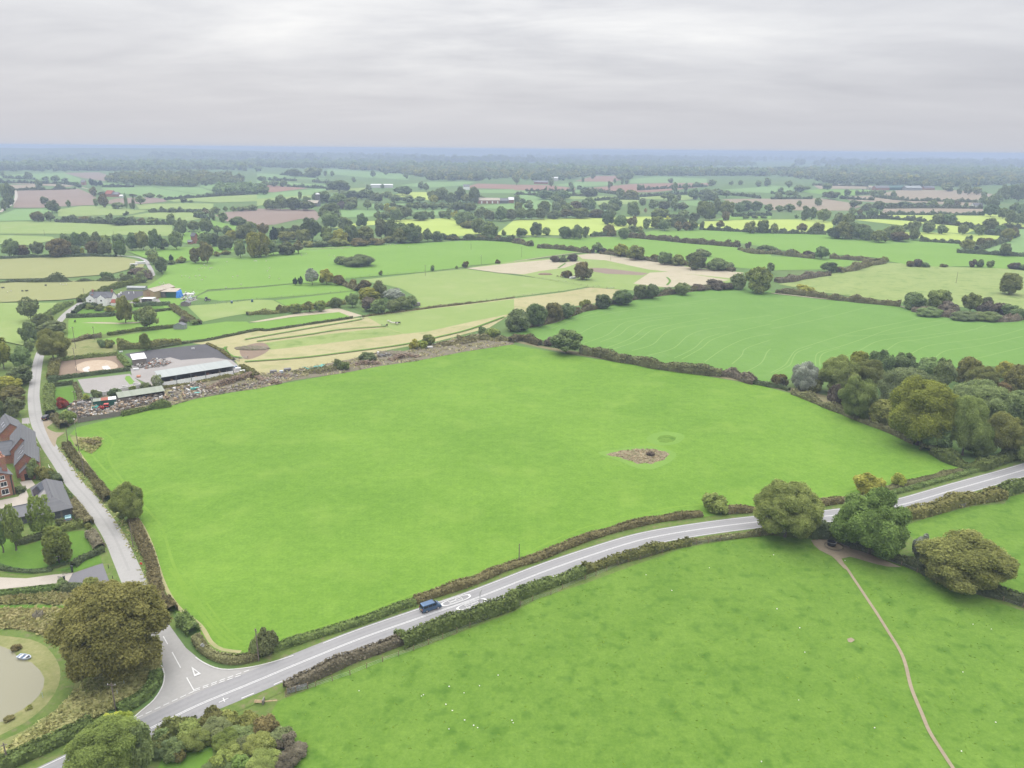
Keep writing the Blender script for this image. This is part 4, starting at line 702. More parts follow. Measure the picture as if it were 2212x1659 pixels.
# ---------------------------------------------------------------- hedges
def hedge(k, spec, wd, ht, mat, label, leaf=.3, lump=.18, core=True, name='hedge', dens=1.0, tall=None, group=None):
    c = smooth_line(pts(k+' '+spec, ht/2), max(.8, leaf*2)); rng = np.random.default_rng(abs(hash((spec, k))) % 1000 if False else sum(map(ord, spec+k)))
    l = arclen(c); Ltot = l[-1]; n = int(Ltot*(wd+2*ht)/(leaf*leaf*1.5)*dens); n = min(n, 42000)
    ph = rng.uniform(0, 6.28, 8); fr = rng.uniform(.06, .9, 8)
    def mod(s): 
        v = np.zeros_like(s)
        for i in range(8): v += np.sin(s*fr[i]+ph[i])*(1.3-fr[i])
        return 1+lump*v/2.2
    s = rng.uniform(0, Ltot, n); px_ = np.interp(s, l, c[:, 0]); py_ = np.interp(s, l, c[:, 1]); nn = normals2(c); nx = np.interp(s, l, nn[:, 0]); ny = np.interp(s, l, nn[:, 1])
    th = np.where(rng.random(n) < wd/(wd+1.6*ht), rng.uniform(.28, .72, n), rng.random(n))*PI; ex = .55
    ux = np.sign(np.cos(th))*np.abs(np.cos(th))**ex; uz = np.abs(np.sin(th))**ex; m = mod(s); jit = rng.uniform(.82, 1.1, n)
    off = ux*wd/2*jit*(.75+.25*m)+.25*wd*lump*np.sin(s*.23+ph[0]); z = uz*ht*m*jit; z = np.clip(z, .05, None)
    Pn = np.stack([px_+nx*off, py_+ny*off, z], 1); Nn = np.stack([nx*ux, ny*ux, uz+.5], 1)+rng.normal(0, .65, (n, 3))
    V, Q = quads(Pn, Nn, leaf*rng.uniform(.5, 1.15, n), rng, 1.0 if tall is None else tall); tone = rng.random(n); TQ = []
    if core:
        j = np.arange(0, len(c), max(1, int(1.5/max(.8, leaf*2)))); cc = c[j]; nj = nn[j]; mm = mod(l[j]); q = len(j); kk = len(V); so_ = .25*wd*lump*np.sin(l[j]*.23+ph[0])
        prof = ((-.44, 0), (-.44, .62), (-.28, .86), (.28, .86), (.44, .62), (.44, 0)); W2 = []
        for a, b in prof: W2.append(np.c_[cc+nj*(a*wd*(.75+.25*mm)+so_)[:, None], b*ht*mm*rng.uniform(.9, 1.05, q)])
        V = np.concatenate([V]+W2); i = np.arange(q-1)
        for a in range(5): TQ.append(np.stack([i+a*q, i+1+a*q, i+1+(a+1)*q, i+(a+1)*q], 1)+kk)
        TQ = np.concatenate(TQ); Q = np.concatenate([Q, TQ]); tone = np.append(tone, rng.uniform(.1, .5, len(TQ)))
    o = link(name, mesh_np(name, V, Q, HL[mat], tone=tone)); return tag(o, label, 'hedge', group)
HG = [
 # the bright field's own hedges
 ('D1', '505,392 530,440 580,500 650,580 720,660 780,740 830,820', 2.8, 1.7, 'brown', 'brown scrubby hedge between lane and bright field, above the lone tree', .24, .3),
 ('D1', '1010,975 1060,1060 1110,1170 1160,1320 1200,1480 1250,1640 D2 1330,250 1400,350', 3.0, 1.7, 'brown', 'wide brown trimmed hedge between lane and bright field, below the lone tree', .24, .2),
 ('D2', '1480,410 1530,440 1590,500', 3.2, 2.6, 'green', 'thick end of the lane hedge with reddish berries', .26, .2),
 ('D2', '1605,560 1680,660 1790,722 1900,745 2030,735 2100,715', 2.2, 1.5, 'mixed', 'curved low hedge round the field corner behind the round sign', .22, .15),
 ('D3', '240,985 480,905 760,820 1000,745 1240,655 1400,600', 2.0, 1.5, 'green', 'neat green hedge along the main road behind the van', .22, .1),
 ('D3', '1400,592 1600,520 1900,420 D4 40,985 300,900 500,820 800,712 1050,640 1300,590 1640,545', 2.7, 1.5, 'brown', 'long brown topped hedge along the upper side of the main road', .24, .16),
 ('D4', '1850,520 2000,510 2130,505 D5 300,480 550,455 700,435 900,410', 2.6, 1.8, 'brown', 'brown hedge length behind the two roadside oaks', .26, .2),
 ('D5', '1080,392 1200,360 1400,310 1600,255 1830,190', 1.8, 1.2, 'green', 'low green hedge beside the road towards the wood', .24, .15),
 ('D5', '1080,340 1250,300 1450,250 1700,190', 3.0, .8, 'mixed', 'bank of brambles behind the low roadside hedge', .26, .35),
 # field side of the road
 ('D3', '340,1300 500,1225 700,1140 900,1050 1100,980 1290,905', 2.6, 1.9, 'grey', 'dull brown hedge with stakes along the near side of the road', .24, .15),
 ('D3', '1250,890 1310,860', 2.0, 2.0, 'clipped', 'short yellowish green clump in the near roadside hedge', .24, .3),
 ('D3', '1290,925 1500,835 1700,770 1950,690 2212,595 D4 60,1240', 2.8, 3.0, 'green', 'tall feathery green hedge along the near side of the road', .28, .12),
 ('D4', '60,1245 250,1170 450,1090 680,1020', 2.6, 2.3, 'green', 'green hedge beyond the feathery one, near side of the road', .28, .2),
 ('D4', '680,1005 850,950 1000,905 1200,850 1400,800 1550,775', 2.4, 2.2, 'olive', 'olive hedge with a bumpy top on the near side of the road', .28, .3),
 ('D4', '1550,775 1750,745 1900,728 2212,692 D5 120,685', 1.6, 1.4, 'mixed', 'thin low hedge behind the stakes towards the big oak', .24, .3),
 ('D5', '470,680 600,690 720,700 760,760', 4.5, 3.6, 'dark', 'dark scrub between the two big roadside trees', .34, .3),
 ('D5', '1180,560 1350,525 1500,490 1700,435 1900,400 2040,375', 4.2, 3.0, 'olive', 'thick olive hedge along the road beyond the maple', .34, .22),
 ('D5', '2030,370 2212,300 2500,200', 3.8, 3.0, 'green', 'green hedge running out of the picture beside the road', .34, .25),
 ('D5', '800,790 950,830 1150,900 1350,980 1450,1040', 3.0, 1.9, 'dark', 'dark hedge behind the post fence under the maple', .3, .25),
 ('D5', '1450,1000 1700,1110 1900,1170 2080,1215 2300,1290', 3.6, 2.0, 'dark', 'dark hedge bottom behind the post fence under the olive oak', .3, .25),
 # far side of the bright field
 ('C7', '-30,785 60,770 130,785 220,810', 4.0, 3.2, 'mixed', 'bushy hedge end above the top corner of the bright field', .4, .3),
 ('C7', '550,868 700,895 850,930 1000,950 1150,985 1350,1010 1550,1035 1700,1050', 5.2, 4.0, 'mixed', 'tall thick brown-green hedge along the far edge of the bright field', .42, .16),
 ('C7', '1690,1045 1800,1060 1900,1100 1970,1120', 5.0, 3.6, 'grey', 'greyish scrub at the end of the thick far hedge', .42, .3),
 ('C7', '1960,1130 2101,1158 C8 60,1165 150,1190', 2.4, 1.8, 'dark', 'low dark hedge leading to the silvery willow', .36, .2),
 ('C8', '180,1210 330,1260 480,1330 620,1380 800,1450 1000,1530 1200,1620', 4.0, 2.2, 'mixed', 'scrubby skirt of the wood along the bright field', .36, .4),
 # cereal field hedges
 ('C7', '-10,700 100,670 260,640 420,590 520,550 700,510 800,480 1000,440 1200,410 1450,375 1780,350', 4.5, 3.0, 'mixed', 'overgrown hedge along the western edge of the cereal field', .5, .35),
 ('C8', '40,385 200,400 340,415 500,440 700,460 900,480 1060,495', 5.0, 3.6, 'mixed', 'brown hedge along the top of the cereal field', .5, .3),
 ('C8', '1170,535 1350,565 1500,585 1700,605 1900,615 2068,590 2300,540', 7.0, 3.4, 'grey', 'wide grey bramble bank along the cereal field', .55, .3),
 ('C8', '40,300 150,295 280,270 380,255 470,245', 6.0, 3.8, 'grey', 'brown thorn hedge beside the rough pasture', .5, .3),
 ('C8', '550,220 680,200 800,165 930,145', 6.0, 4.2, 'mixed', 'tall thorn hedge climbing beside the rough pasture', .55, .3),
 ('C8', '0,65 130,80 260,98 360,105', 6.0, 4.5, 'mixed', 'bushy hedge between two green fields, town side', .6, .3),
 ('C8', '480,108 640,118 780,130 860,142', 6.0, 3.6, 'mixed', 'bushy hedge between two green fields, pasture side', .6, .25),
 ('E3', '200,955 350,962 560,985 680,1000', 6.0, 4.2, 'mixed', 'low bushy hedge above the sheep field corner', .65, .3),
 ('E3', '740,1010 860,1020 1150,1065 1300,1085 1500,1110 1900,1160', 5.0, 3.0, 'mixed', 'hedge under the row of field trees beside bleached grass', .65, .4),
 ('E3', '990,862 1250,885 1500,910 1700,925 1940,945', 8.0, 5.0, 'mixed', 'long straight thorn hedge between two green fields', .8, .3),
 ('E3', '0,912 80,925 150,942', 6.0, 4.0, 'mixed', 'short hedge at the power line field', .7, .4),
 ('E3', '1940,975 2030,1000 2090,1010 2212,1010', 5.0, 3.0, 'mixed', 'gappy hedge beside a straw-coloured gateway', .7, .4),
 ('E4', '1625,1012 1800,1022 2000,1034 2212,1046', 5.0, 4.0, 'dark', 'trimmed dark hedge below the bluish field', .8, .15),
 # western gardens and paddocks
 ('C5', '645,465 720,430 800,395 900,360 1000,335 1150,300', 4.0, 3.4, 'green', 'tall green hedge along the lane behind the white house', .45, .15),
 ('C5', '370,600 450,545 580,480', 4.0, 2.6, 'green', 'green lane hedge on the field side before the white house', .42, .2),
 ('C5', '600,560 650,520 700,510 800,518', 3.0, 2.6, 'dark', 'dark garden hedge below the white house', .4, .3),
 ('C5', '1090,505 1240,495 1390,490', 3.0, 2.6, 'dark', 'clipped dark hedge in front of the white bunker', .38, .08),
 ('C5', '545,592 700,588 930,580', 3.0, 2.2, 'dark', 'straight dark hedge at the top of the orchard lawn', .38, .1),
 ('C5', '900,580 1080,565 1240,550 1435,530', 2.4, 1.6, 'dark', 'low hedge at the top of the orchard lawn, barn side', .38, .15),
 ('C5', '1405,500 1450,545 1530,600 1620,650', 4.5, 2.2, 'brown', 'slanting brown hedge at the corner of the orchard', .42, .2),
 ('C5', '560,795 640,780 700,765 830,750', 2.6, 2.2, 'mixed', 'scrubby hedge below the orchard near the tall poles', .42, .4),
 ('C5', '880,740 1000,722 1150,700 1300,688 1430,675', 2.6, 1.9, 'green', 'trimmed hedge along the foot of the orchard lawn', .4, .1),
 ('C5', '960,845 1080,835 1200,830 1340,815 1480,800', 4.2, 3.0, 'olive', 'unruly olive hedge behind the stable yard', .42, .4),
 ('C5', '1240,860 1480,815 1700,785 1900,745 2101,705 C6 100,705 400,660 780,605', 2.0, 1.2, 'dark', 'long thin dark hedge along the dry strip paddock', .4, .15),
 ('C6', '-80,570 0,560 150,555 400,520 600,495 720,480', 4.0, 2.6, 'olive', 'ragged olive hedge along the pale bordered plot', .45, .4),
 ('C6', '860,595 1000,575 1330,535 1700,490 2101,440', 1.6, .9, 'mixed', 'thin fence-side growth along the pale grazing field', .45, .4),
 ('C6', '620,295 720,330 830,375', 5.0, 2.6, 'brown', 'russet thorn hedge by the willow copse', .5, .35),
 ('C5', '455,950 440,1010 425,1090', 4.6, 2.6, 'olive', 'thick clipped hedge beside the lane at the sand arena', .34, .1),
 ('C5', '395,1110 465,1105', 3.2, 2.8, 'dark', 'dark clipped hedge corner by the arena entrance', .34, .1),
 ('C5', '470,1100 700,1070 900,1045 1065,1025', 1.9, 1.6, 'dark', 'long dark clipped hedge below the sand arena', .3, .06),
 ('C5', '515,945 640,930 760,915 960,898', 2.4, 1.8, 'green', 'green hedge along the top of the sand arena', .36, .15),
 ('C5', '975,915 1010,960 1055,1010', 2.6, 1.8, 'green', 'short slanting hedge beside the wooden shelter', .36, .2),
 ('C5', '400,1160 400,1250 400,1310 410,1380', 4.0, 2.6, 'green', 'tall clipped hedge beside the lane near the dark car', .3, .1),
 ('C5', '435,1155 520,1145 600,1135', 2.2, 1.6, 'dark', 'dark hedge at the top of the small square lawn', .3, .1),
 ('C5', '612,1140 640,1210 655,1285', 2.0, 1.4, 'mixed', 'low hedge beside the small square lawn', .3, .2),
 ('C5', '440,1400 480,1440 520,1490', 3.4, 2.4, 'mixed', 'scrubby hedge behind the parked dark car', .3, .3),
 ('C5', '990,1392 1100,1370 1200,1345 1300,1325 1400,1312', 2.6, 1.8, 'green', 'nettle-green growth along the rubble heap edge', .3, .4),
 ('C5', '1330,1175 1500,1150 1700,1115 1900,1080 1990,1050', 2.0, 1.0, 'olive', 'weedy strip below the long stable', .34, .4),
 ('C5', '1700,815 1800,870 1910,945', 2.0, .9, 'olive', 'weedy edge of the dark riding arena', .34, .4),
 ('C5', '0,118 250,108 500,103 750,98 950,102', 4.0, 2.6, 'dark', 'thin dark hedge along the top of the mown hay field', .55, .15),
 ('C5', '0,312 130,305 300,305 530,302 720,298 900,295 1090,288', 4.0, 2.8, 'dark', 'gappy dark hedge between the two straw fields', .5, .5),
 ('C5', '1060,240 1120,225 1180,250 1220,280', 6.0, 3.4, 'grey', 'grey scrub round the lane bend', .5, .4),
 ('C5', '250,720 330,660 400,610', 5.0, 3.2, 'green', 'green hedge under the lane trees', .42, .3),
 # gardens near the brick house
 ('D1', '465,740 500,790 545,830', 2.6, 2.4, 'green', 'green hedge between garage and lane', .24, .2),
 ('D1', '545,830 600,900 640,960 680,1000', 3.0, 2.2, 'mixed', 'brown-green clipped hedge beside the mown verge', .24, .1),
 ('D1', '690,1075 730,1130 760,1180', 2.8, 1.8, 'grey', 'flat topped brown hedge at the lawn corner', .22, .08),
 ('D1', '560,1325 620,1275 700,1240 790,1200', 1.8, 1.5, 'dark', 'curved dark clipped hedge at the end of the rail', .22, .06),
 ('D1', '110,1150 250,1115 360,1085', 2.2, 1.6, 'dark', 'dark clipped hedge behind the lawn birches', .24, .1),
 ('D1', '470,1040 560,1020 640,1005', 2.4, 1.8, 'clipped', 'bright clipped hedge at the top of the striped lawn', .24, .06),
 ('D1', '450,985 470,1000 600,985', 1.8, 1.3, 'dark', 'small dark hedge in front of the teal car', .24, .1),
 ('D1', '-200,1570 0,1540 220,1518 430,1495', 2.0, 1.3, 'clipped', 'clipped hedge along the near side of the gravel drive', .24, .08),
 ('D1', '485,1500 560,1500 650,1500', 2.2, 2.0, 'dark', 'dark clipped hedge near the gate pillar', .22, .08),
 ('D1', '0,1345 100,1365 250,1375 400,1360', 1.0, .7, 'dark', 'low planting behind the curved rail', .22, .3),
 ('D1', '430,640 450,690', 2.6, 2.2, 'dark', 'dark round hedge end beside the white railing', .26, .2),
 ('D1', '130,740 170,760', 1.6, 1.4, 'dark', 'small dark hedge at the foot of the brick house', .22, .2),
 ('D2', '-150,1660 0,1600 250,1490 450,1395 640,1310 760,1255', 3.2, 2.1, 'clipped', 'broad clipped hedge between pond meadow and main road', .24, .08),
 ('D2', '960,1150 1060,1105 1150,1050 1220,985 1265,910 1275,850', 2.6, 1.7, 'clipped', 'curved clipped hedge round the junction corner', .22, .05),
 ('D5', '1480,25 1600,85 1750,135 1880,150 2050,85 2212,15 2400,-60', 4.5, 3.2, 'green', 'leafy undergrowth along the road under the wood', .34, .35),
 ('C8', '1000,1500 1150,1570 1280,1640 D5 1400,20', 4.0, 2.4, 'olive', 'brambly undergrowth on the field side of the wood', .36, .4),
 ('D2', '1230,1480 1350,1360 1500,1260 1620,1200', 4.0, 2.6, 'green', 'leafy roadside scrub opposite the junction', .28, .4),
 ('Z2', '240,1170 290,1150 320,1120', 1.6, 1.6, 'dark', 'dark shrub border at the brick wall corner', .2, .2),
 ('C5', '1980,985 2050,1050 2101,1090', 3.0, 1.8, 'olive', 'weedy bank by the white sacks', .36, .4),
]
for h_ in HG: hedge(*h_)
# far hedges: thin dark lines between the fields of the plain
FH = ['E1 480,735 700,742 900,750 1100,760 1480,755', 'E1 120,465 400,462 650,455', 'E1 0,400 350,408 600,415 690,440', 'E1 880,435 1150,437', 'E1 1420,545 1700,528 1900,515 2212,500', 'E1 1280,655 1500,650 1800,655', 'E1 1680,690 1790,715', 'E1 30,360 300,372', 'E2 200,335 500,355', 'E2 100,380 340,385', 'E2 260,435 600,450', 'E2 480,395 650,410', 'E2 600,462 780,446', 'E2 1800,740 1900,800 2000,860', 'E2 1440,875 1700,885 1950,890 2212,905', 'E3 550,455 880,500', 'E3 100,475 520,477', 'E3 1080,465 1350,450 1660,435', 'E3 0,500 300,510 700,510', 'E3 700,555 900,545 1080,548', 'E3 1060,525 1500,500 1900,510 2120,535', 'E3 1880,690 2212,680', 'E3 1600,800 1900,815 2212,825', 'E4 0,845 250,848 480,855', 'E4 600,545 900,560', 'E4 900,530 1150,560 1500,570 1850,580', 'E4 980,630 1400,628 1850,632', 'E4 960,684 1400,686 1860,690', 'E4 730,722 1000,716 1300,742 1460,762', 'E4 1460,762 1700,785 1900,795 2212,806', 'E4 1300,912 1680,935', 'E4 360,430 850,440', 'E4 0,500 200,510', 'E4 780,510 1000,498', 'E4 0,550 360,548', 'E4 1980,920 2080,895 2160,870', 'E4 1800,995 1950,950 2050,915', 'E3 660,860 800,850', 'E3 1180,690 1500,700', 'E3 560,690 770,700', 'E4 1740,795 1900,850 2030,865']
FNEAR = ['pale field', 'tree-lined lane field', 'hillside field', 'far wood', 'long copse', 'poplar field', 'ploughed field', 'conifer hillside', 'upper hillside', 'lower hillside', 'pinkish field', 'hazy slope', 'curved boundary', 'yellow crop corner', 'sheep field top', 'reddish slope', 'reddish flat', 'reddish lane', 'thin green field', 'yellow-green strip', 'spreading oaks', 'green strip', 'yellow strip foot', 'cereal boundary', 'tan field foot', 'long tan field', 'cottage field', 'small tan field', 'striped crop', 'wood edge crop', 'vivid yellow strip', 'buff field', 'hazy green corner', 'distant farm approach', 'tan stubble field', 'bluish field bend', 'bluish field corner', 'yellow crop gap', 'park trees', 'belt trees', 'eastern yellow strip']
for s_, n_ in zip(FH, FNEAR):
    k_, r_ = s_.split(' ', 1); c0 = pts(s_); dist = np.linalg.norm(c0[0])
    hedge(k_, r_, 5, 3.2+dist/900, 'dark', f'distant dark hedgerow at the {n_}', max(.9, dist/1100), .45, group='distant hedgerows of the plain')
# ---------------------------------------------------------------- trees, traced one by one (x0,y0,x1,y1,colour[,style])
plant_all('in the belt behind the hay field', 'its west end', 'E1 0,900,170,1040,d 110,950,255,1035,b 255,920,380,1030,g 390,895,610,1035,b 510,850,620,970,d 600,840,700,960,d 680,838,790,960,d 780,835,880,955,d 860,845,945,955,o 590,950,690,1028,d 680,972,728,1026,y 730,915,860,1022,b 835,912,960,1022,d 960,850,1075,965,d 970,910,1090,1032,m 1070,845,1200,978,d 1160,832,1290,978,o 1270,815,1390,978,d 1360,860,1450,972,d 1450,832,1575,972,d')
plant_all('near the brick tower house', 'its west side', 'E1 1490,720,1610,852,g 1610,740,1720,822,d 1710,718,1830,835,d 1830,780,1910,842,d 1910,772,1985,852,d 2020,770,2212,905,d 1930,820,2040,912,y 1870,862,2000,978,g 1690,842,1830,955,d 1800,848,1900,942,g 2090,745,2212,830,d')
plant_all('at the upper lane bend', 'the lane', 'E1 1630,960,1720,1088,b 1710,922,1840,1088,b 2010,898,2120,1042,d 2120,840,2250,1034,y 1260,963,1350,1048,d 1270,1015,1360,1102,o 1330,1055,1430,1165,g 1455,1028,1490,1086,c,C 1430,1075,1515,1118,d,S 1510,1048,1600,1108,o,S 1840,1000,1900,1050,b,S 1900,990,1990,1035,o,S')
plant_all('along the hedge above the pale field', 'the ploughland', 'E1 260,660,380,738,b 380,658,470,738,g 580,685,665,742,g 665,700,780,744,b 780,703,905,754,d 910,676,980,758,g 960,703,1110,770,d 1100,698,1175,758,d 1180,714,1250,752,b 1250,706,1360,758,d 1430,678,1510,764,d')
plant_all('about the ploughland', 'the far lane', 'E1 1055,668,1090,697,g,S 1080,653,1110,684,d 345,530,415,588,g,A 380,563,505,658,d 440,590,520,660,d 565,560,608,617,d 800,548,845,607,d 850,508,920,612,b 770,448,830,522,b 840,488,940,522,g,S 955,573,1070,628,d 1165,523,1245,593,d 1110,583,1150,634,g 758,368,808,432,c,C 805,393,845,437,c,C 845,393,880,434,c,C 1070,513,1095,628,d,P 1137,528,1160,638,d,P')
plant_all('over the hazy western fields', 'the far lane', 'E1 1235,503,1335,532,d 1345,510,1405,542,d 1110,505,1180,530,g,S 1550,538,1610,580,g 1610,558,1665,582,d,S 300,385,365,458,d 480,413,530,447,d 208,318,280,373,d 360,355,420,390,d 435,348,515,395,d 525,368,590,395,d 0,418,70,545,d 40,430,125,560,d 30,500,110,612,d 0,560,60,640,g 1370,613,1410,657,d 1440,618,1520,662,d 1670,648,1760,702,d 1740,638,1800,682,b 1800,648,1850,727,g 1810,613,1890,667,d 1880,663,1955,742,d 1975,703,2120,768,d 1920,613,1960,657,d 1980,613,2035,657,d 2035,610,2130,650,g 2120,595,2212,645,d 0,310,40,350,d')
plant_all('in the belt above the sheep field', 'its lane end', 'E2 -60,845,105,1032,y 70,905,200,1022,d 180,920,330,1018,d 310,920,395,1012,b 105,768,180,905,c,C 180,830,340,910,o 340,812,470,910,o 165,790,280,892,g 265,778,400,862,g 0,760,100,860,b 380,718,560,895,g 540,788,645,895,o 560,838,690,925,o 640,812,780,930,y 530,590,725,740,g 550,660,710,795,d 700,708,825,822,d 850,678,950,785,d 755,778,870,918,d 850,788,1010,912,o 1010,722,1120,882,g 1090,732,1215,882,d 1180,758,1310,905,d 1240,765,1410,912,d 1160,803,1310,918,o 1300,838,1435,914,o 1435,803,1505,905,g 1505,828,1605,905,d 380,908,500,972,o,S 480,905,620,972,g,S 620,888,790,968,o,S 790,900,960,955,b,S 940,890,1100,950,b,S 1080,870,1180,935,o,S 1640,870,1740,905,b,S 1780,850,1880,905,g,S 1880,860,1980,910,b,S')
plant_all('at the yellow crop corner', 'the far tree belt', 'E2 1672,652,1745,725,y 1698,662,1805,764,d 1780,633,1870,724,d 1870,638,1950,704,g 1900,618,1980,694,d 1945,648,2050,728,g 2040,618,2150,728,d 2140,638,2240,724,g 1760,738,1880,814,o,S 1850,718,1970,844,d 1930,748,2070,874,d 2105,813,2145,874,o,S 1980,858,2045,918,d,S 2045,863,2110,918,b,S')
plant_all('between the bluish fields', 'the yellow-green crop', 'E2 1010,653,1080,728,d 1060,658,1160,723,d 1145,638,1250,734,d 1120,618,1230,674,y 1210,618,1340,714,g 1340,658,1470,728,d 1380,653,1475,718,d 1470,653,1530,714,d 1560,653,1640,708,d 1615,638,1680,714,d 1275,575,1350,636,d 1340,575,1420,636,g 1410,578,1490,636,g 1480,578,1560,636,d 1550,578,1630,632,g 1620,575,1695,634,d 1680,572,1780,654,g 1770,585,1890,654,d')
plant_all('in the wood beside red barns', 'its west edge', 'E2 1465,478,1560,564,d 1530,453,1650,564,d 1620,498,1730,584,d 1700,448,1800,564,d 1760,508,1850,574,o 1820,448,1915,574,d 1480,518,1560,584,y 1900,520,1960,560,d')
plant_all('around the grey silo', 'the ploughland', 'E2 60,553,160,634,d 140,518,260,634,d 255,538,380,634,d 350,486,388,552,d 385,528,460,584,d 365,568,500,642,g 475,488,640,574,d 620,508,780,614,d 760,538,870,624,d 915,558,985,638,d 690,568,760,632,p 755,573,840,638,d 700,483,760,534,d 760,478,890,548,g 870,468,1010,548,d 935,428,985,484,d 960,498,1090,574,g 1080,478,1170,534,d 1170,443,1330,508,d 1130,513,1235,574,d 1240,523,1350,574,d 1350,528,1450,574,d 1010,583,1050,644,d 1050,588,1095,644,d 1090,588,1145,654,y 1140,578,1200,618,g 1185,598,1260,644,g')
plant_all('on the hillside below blue woodland', 'its west end', 'E2 0,353,80,388,d 135,353,175,388,d 40,383,100,433,d 100,388,190,438,d 190,388,260,438,d 0,440,105,503,d 250,298,400,348,d 400,278,560,358,d 570,308,605,348,d 630,308,665,353,d 975,308,1020,353,d 1090,308,1125,343,d 1260,313,1305,368,d 605,408,800,458,d 815,355,850,400,d 1060,420,1095,460,d 1385,400,1435,460,d 1430,415,1480,480,g')
plant_all('on the reddish ploughland', 'the distant farm', 'E3 270,438,285,478,d 345,438,370,478,d 470,403,510,442,d 480,423,520,475,d 580,363,608,403,d 805,398,850,448,d 855,368,880,412,d 920,373,945,418,d 955,378,990,420,d 880,328,960,380,d 940,323,1040,378,d 1055,423,1095,470,d 1090,426,1125,468,d 1325,370,1370,410,d 1355,408,1410,488,d 1450,413,1500,478,d 1540,403,1605,442,d 1670,383,1740,433,d 1850,393,1890,433,d 1930,388,1970,428,d 2080,393,2130,438,d 2150,368,2212,433,d 0,343,50,423,d 300,370,345,438,d 660,320,700,370,d 1600,460,1700,508,d 1690,455,1800,508,d 1790,478,1870,533,g 880,458,950,533,d 930,473,1065,543,o 580,468,720,518,g 190,488,350,533,d 350,488,500,533,d')
plant_all('in the row behind yellow crops', 'its west end', 'E3 0,518,55,583,d 45,543,100,593,d 100,553,160,598,d 0,578,70,643,o 90,578,170,643,d 205,568,310,668,o 320,573,400,653,d 380,548,450,623,g 420,573,500,663,o 490,553,580,638,b 580,538,705,633,d 320,513,405,573,d 0,628,120,718,d 100,633,200,718,d 180,628,285,716,d 285,648,400,714,d 390,638,520,708,b 500,628,650,708,o 650,638,770,704,b 730,583,810,648,d 810,543,940,624,d 800,588,910,664,d 790,628,880,704,d 975,573,1070,684,d 1080,543,1140,598,g,A 1160,558,1250,624,d 1240,568,1350,638,g 1350,548,1410,644,d 1400,578,1500,644,g 1190,633,1335,698,o 1420,638,1510,708,d 1120,628,1145,668,a 1500,668,1600,744,g 1010,640,1090,690,d')
plant_all('among the spreading mid-plain trees', 'the first oak', 'E3 1500,468,1590,544,d 1315,498,1380,574,d 1265,503,1320,552,d 1390,508,1440,564,g,A 1570,573,1720,694,o 1590,498,1780,564,g 1720,543,1790,664,d 1780,568,1900,674,o 1900,578,1990,654,d 1930,563,2050,644,d 2040,568,2140,654,d 2155,593,2225,648,d 1640,628,1740,724,m 1790,658,1860,728,b')
plant_all('in the clump crossing yellow crop', 'its west end', 'E3 760,653,860,758,d 860,688,975,774,d 970,713,1020,774,b 1005,698,1060,775,b 1105,718,1180,798,d 1180,698,1290,794,o 1240,723,1360,814,d 1300,698,1345,764,v 1340,703,1480,784,g 1380,733,1450,814,b 1450,738,1520,812,b 1490,728,1580,809,o 1600,743,1640,804,g,A')
plant_all('along the bright yellow strip', 'its west end', 'E3 1740,736,1810,802,b 1990,738,2080,834,o 2095,733,2195,834,o 1965,690,2025,724,d,S 2040,688,2105,722,d,S 2120,688,2180,722,d,S E4 0,763,65,849,o 225,773,320,842,b 355,768,470,854,o')
plant_all('along the hedge below yellow crop', 'its west end', 'E3 145,753,240,864,g 240,788,315,854,d 15,803,120,874,d 390,788,500,879,d 495,773,590,884,d 585,788,650,874,g 765,773,880,850,b 790,820,880,880,b,S 895,798,990,884,d 985,778,1070,844,g 1050,785,1110,840,o 0,885,90,938,p,S')
plant_all('above the bleached grass strip', 'its west end', 'E3 675,923,760,1004,d 860,938,980,1038,y 980,953,1125,1064,o 720,965,800,1020,p,S 790,975,870,1025,o,S 1240,1008,1360,1104,d 1170,1028,1260,1094,b,S 1350,1028,1470,1114,o 1490,1013,1650,1144,d 1540,983,1690,1054,g,S 1660,1058,1840,1154,d 1780,1088,1900,1168,g,S 1985,918,2045,990,p,S 2090,948,2260,1024,d,S')
plant_all('in the pale set-aside field', 'the sheep field', 'E3 315,1036,400,1104,p,S 390,1038,460,1104,g,S 455,1023,555,1098,p,S C7 495,155,610,285,b 540,200,645,290,b 390,222,475,292,b,S')
plant_all('about the distant tan fields', 'their west end', 'E4 60,458,110,503,d 30,498,95,554,d 130,483,200,538,d 195,488,240,544,d 445,498,600,548,g 640,473,700,528,d 735,483,780,524,d 865,483,918,532,d 930,473,988,528,d 1045,488,1100,554,d 225,568,270,619,d 378,548,442,612,d 1625,463,1670,514,d 1685,448,1770,514,g 1760,455,1850,514,o 1835,495,1895,544,d 1500,423,1600,484,d 1640,418,1760,474,d 455,423,540,472,d 125,398,190,454,d 685,568,785,624,g 780,598,900,664,g 880,578,1000,654,d 1375,563,1465,629,d 1500,558,1600,629,d 1590,573,1660,624,b 1690,588,1730,624,d 200,440,330,490,d 1000,590,1100,630,g,S 1100,590,1250,628,g,S 1250,590,1370,628,g,S')
plant_all('in the narrow eastern wood', 'the white cottage', 'E4 1820,528,1900,614,d 1880,528,1960,624,d 1930,498,2030,574,d 1980,438,2100,564,d 2060,438,2160,550,d 2120,425,2240,564,g 1860,608,2000,704,d 1980,638,2090,724,o 2050,658,2150,764,d 2130,680,2250,774,d 1900,558,2000,644,g 2090,588,2180,680,d 2150,600,2260,690,d')
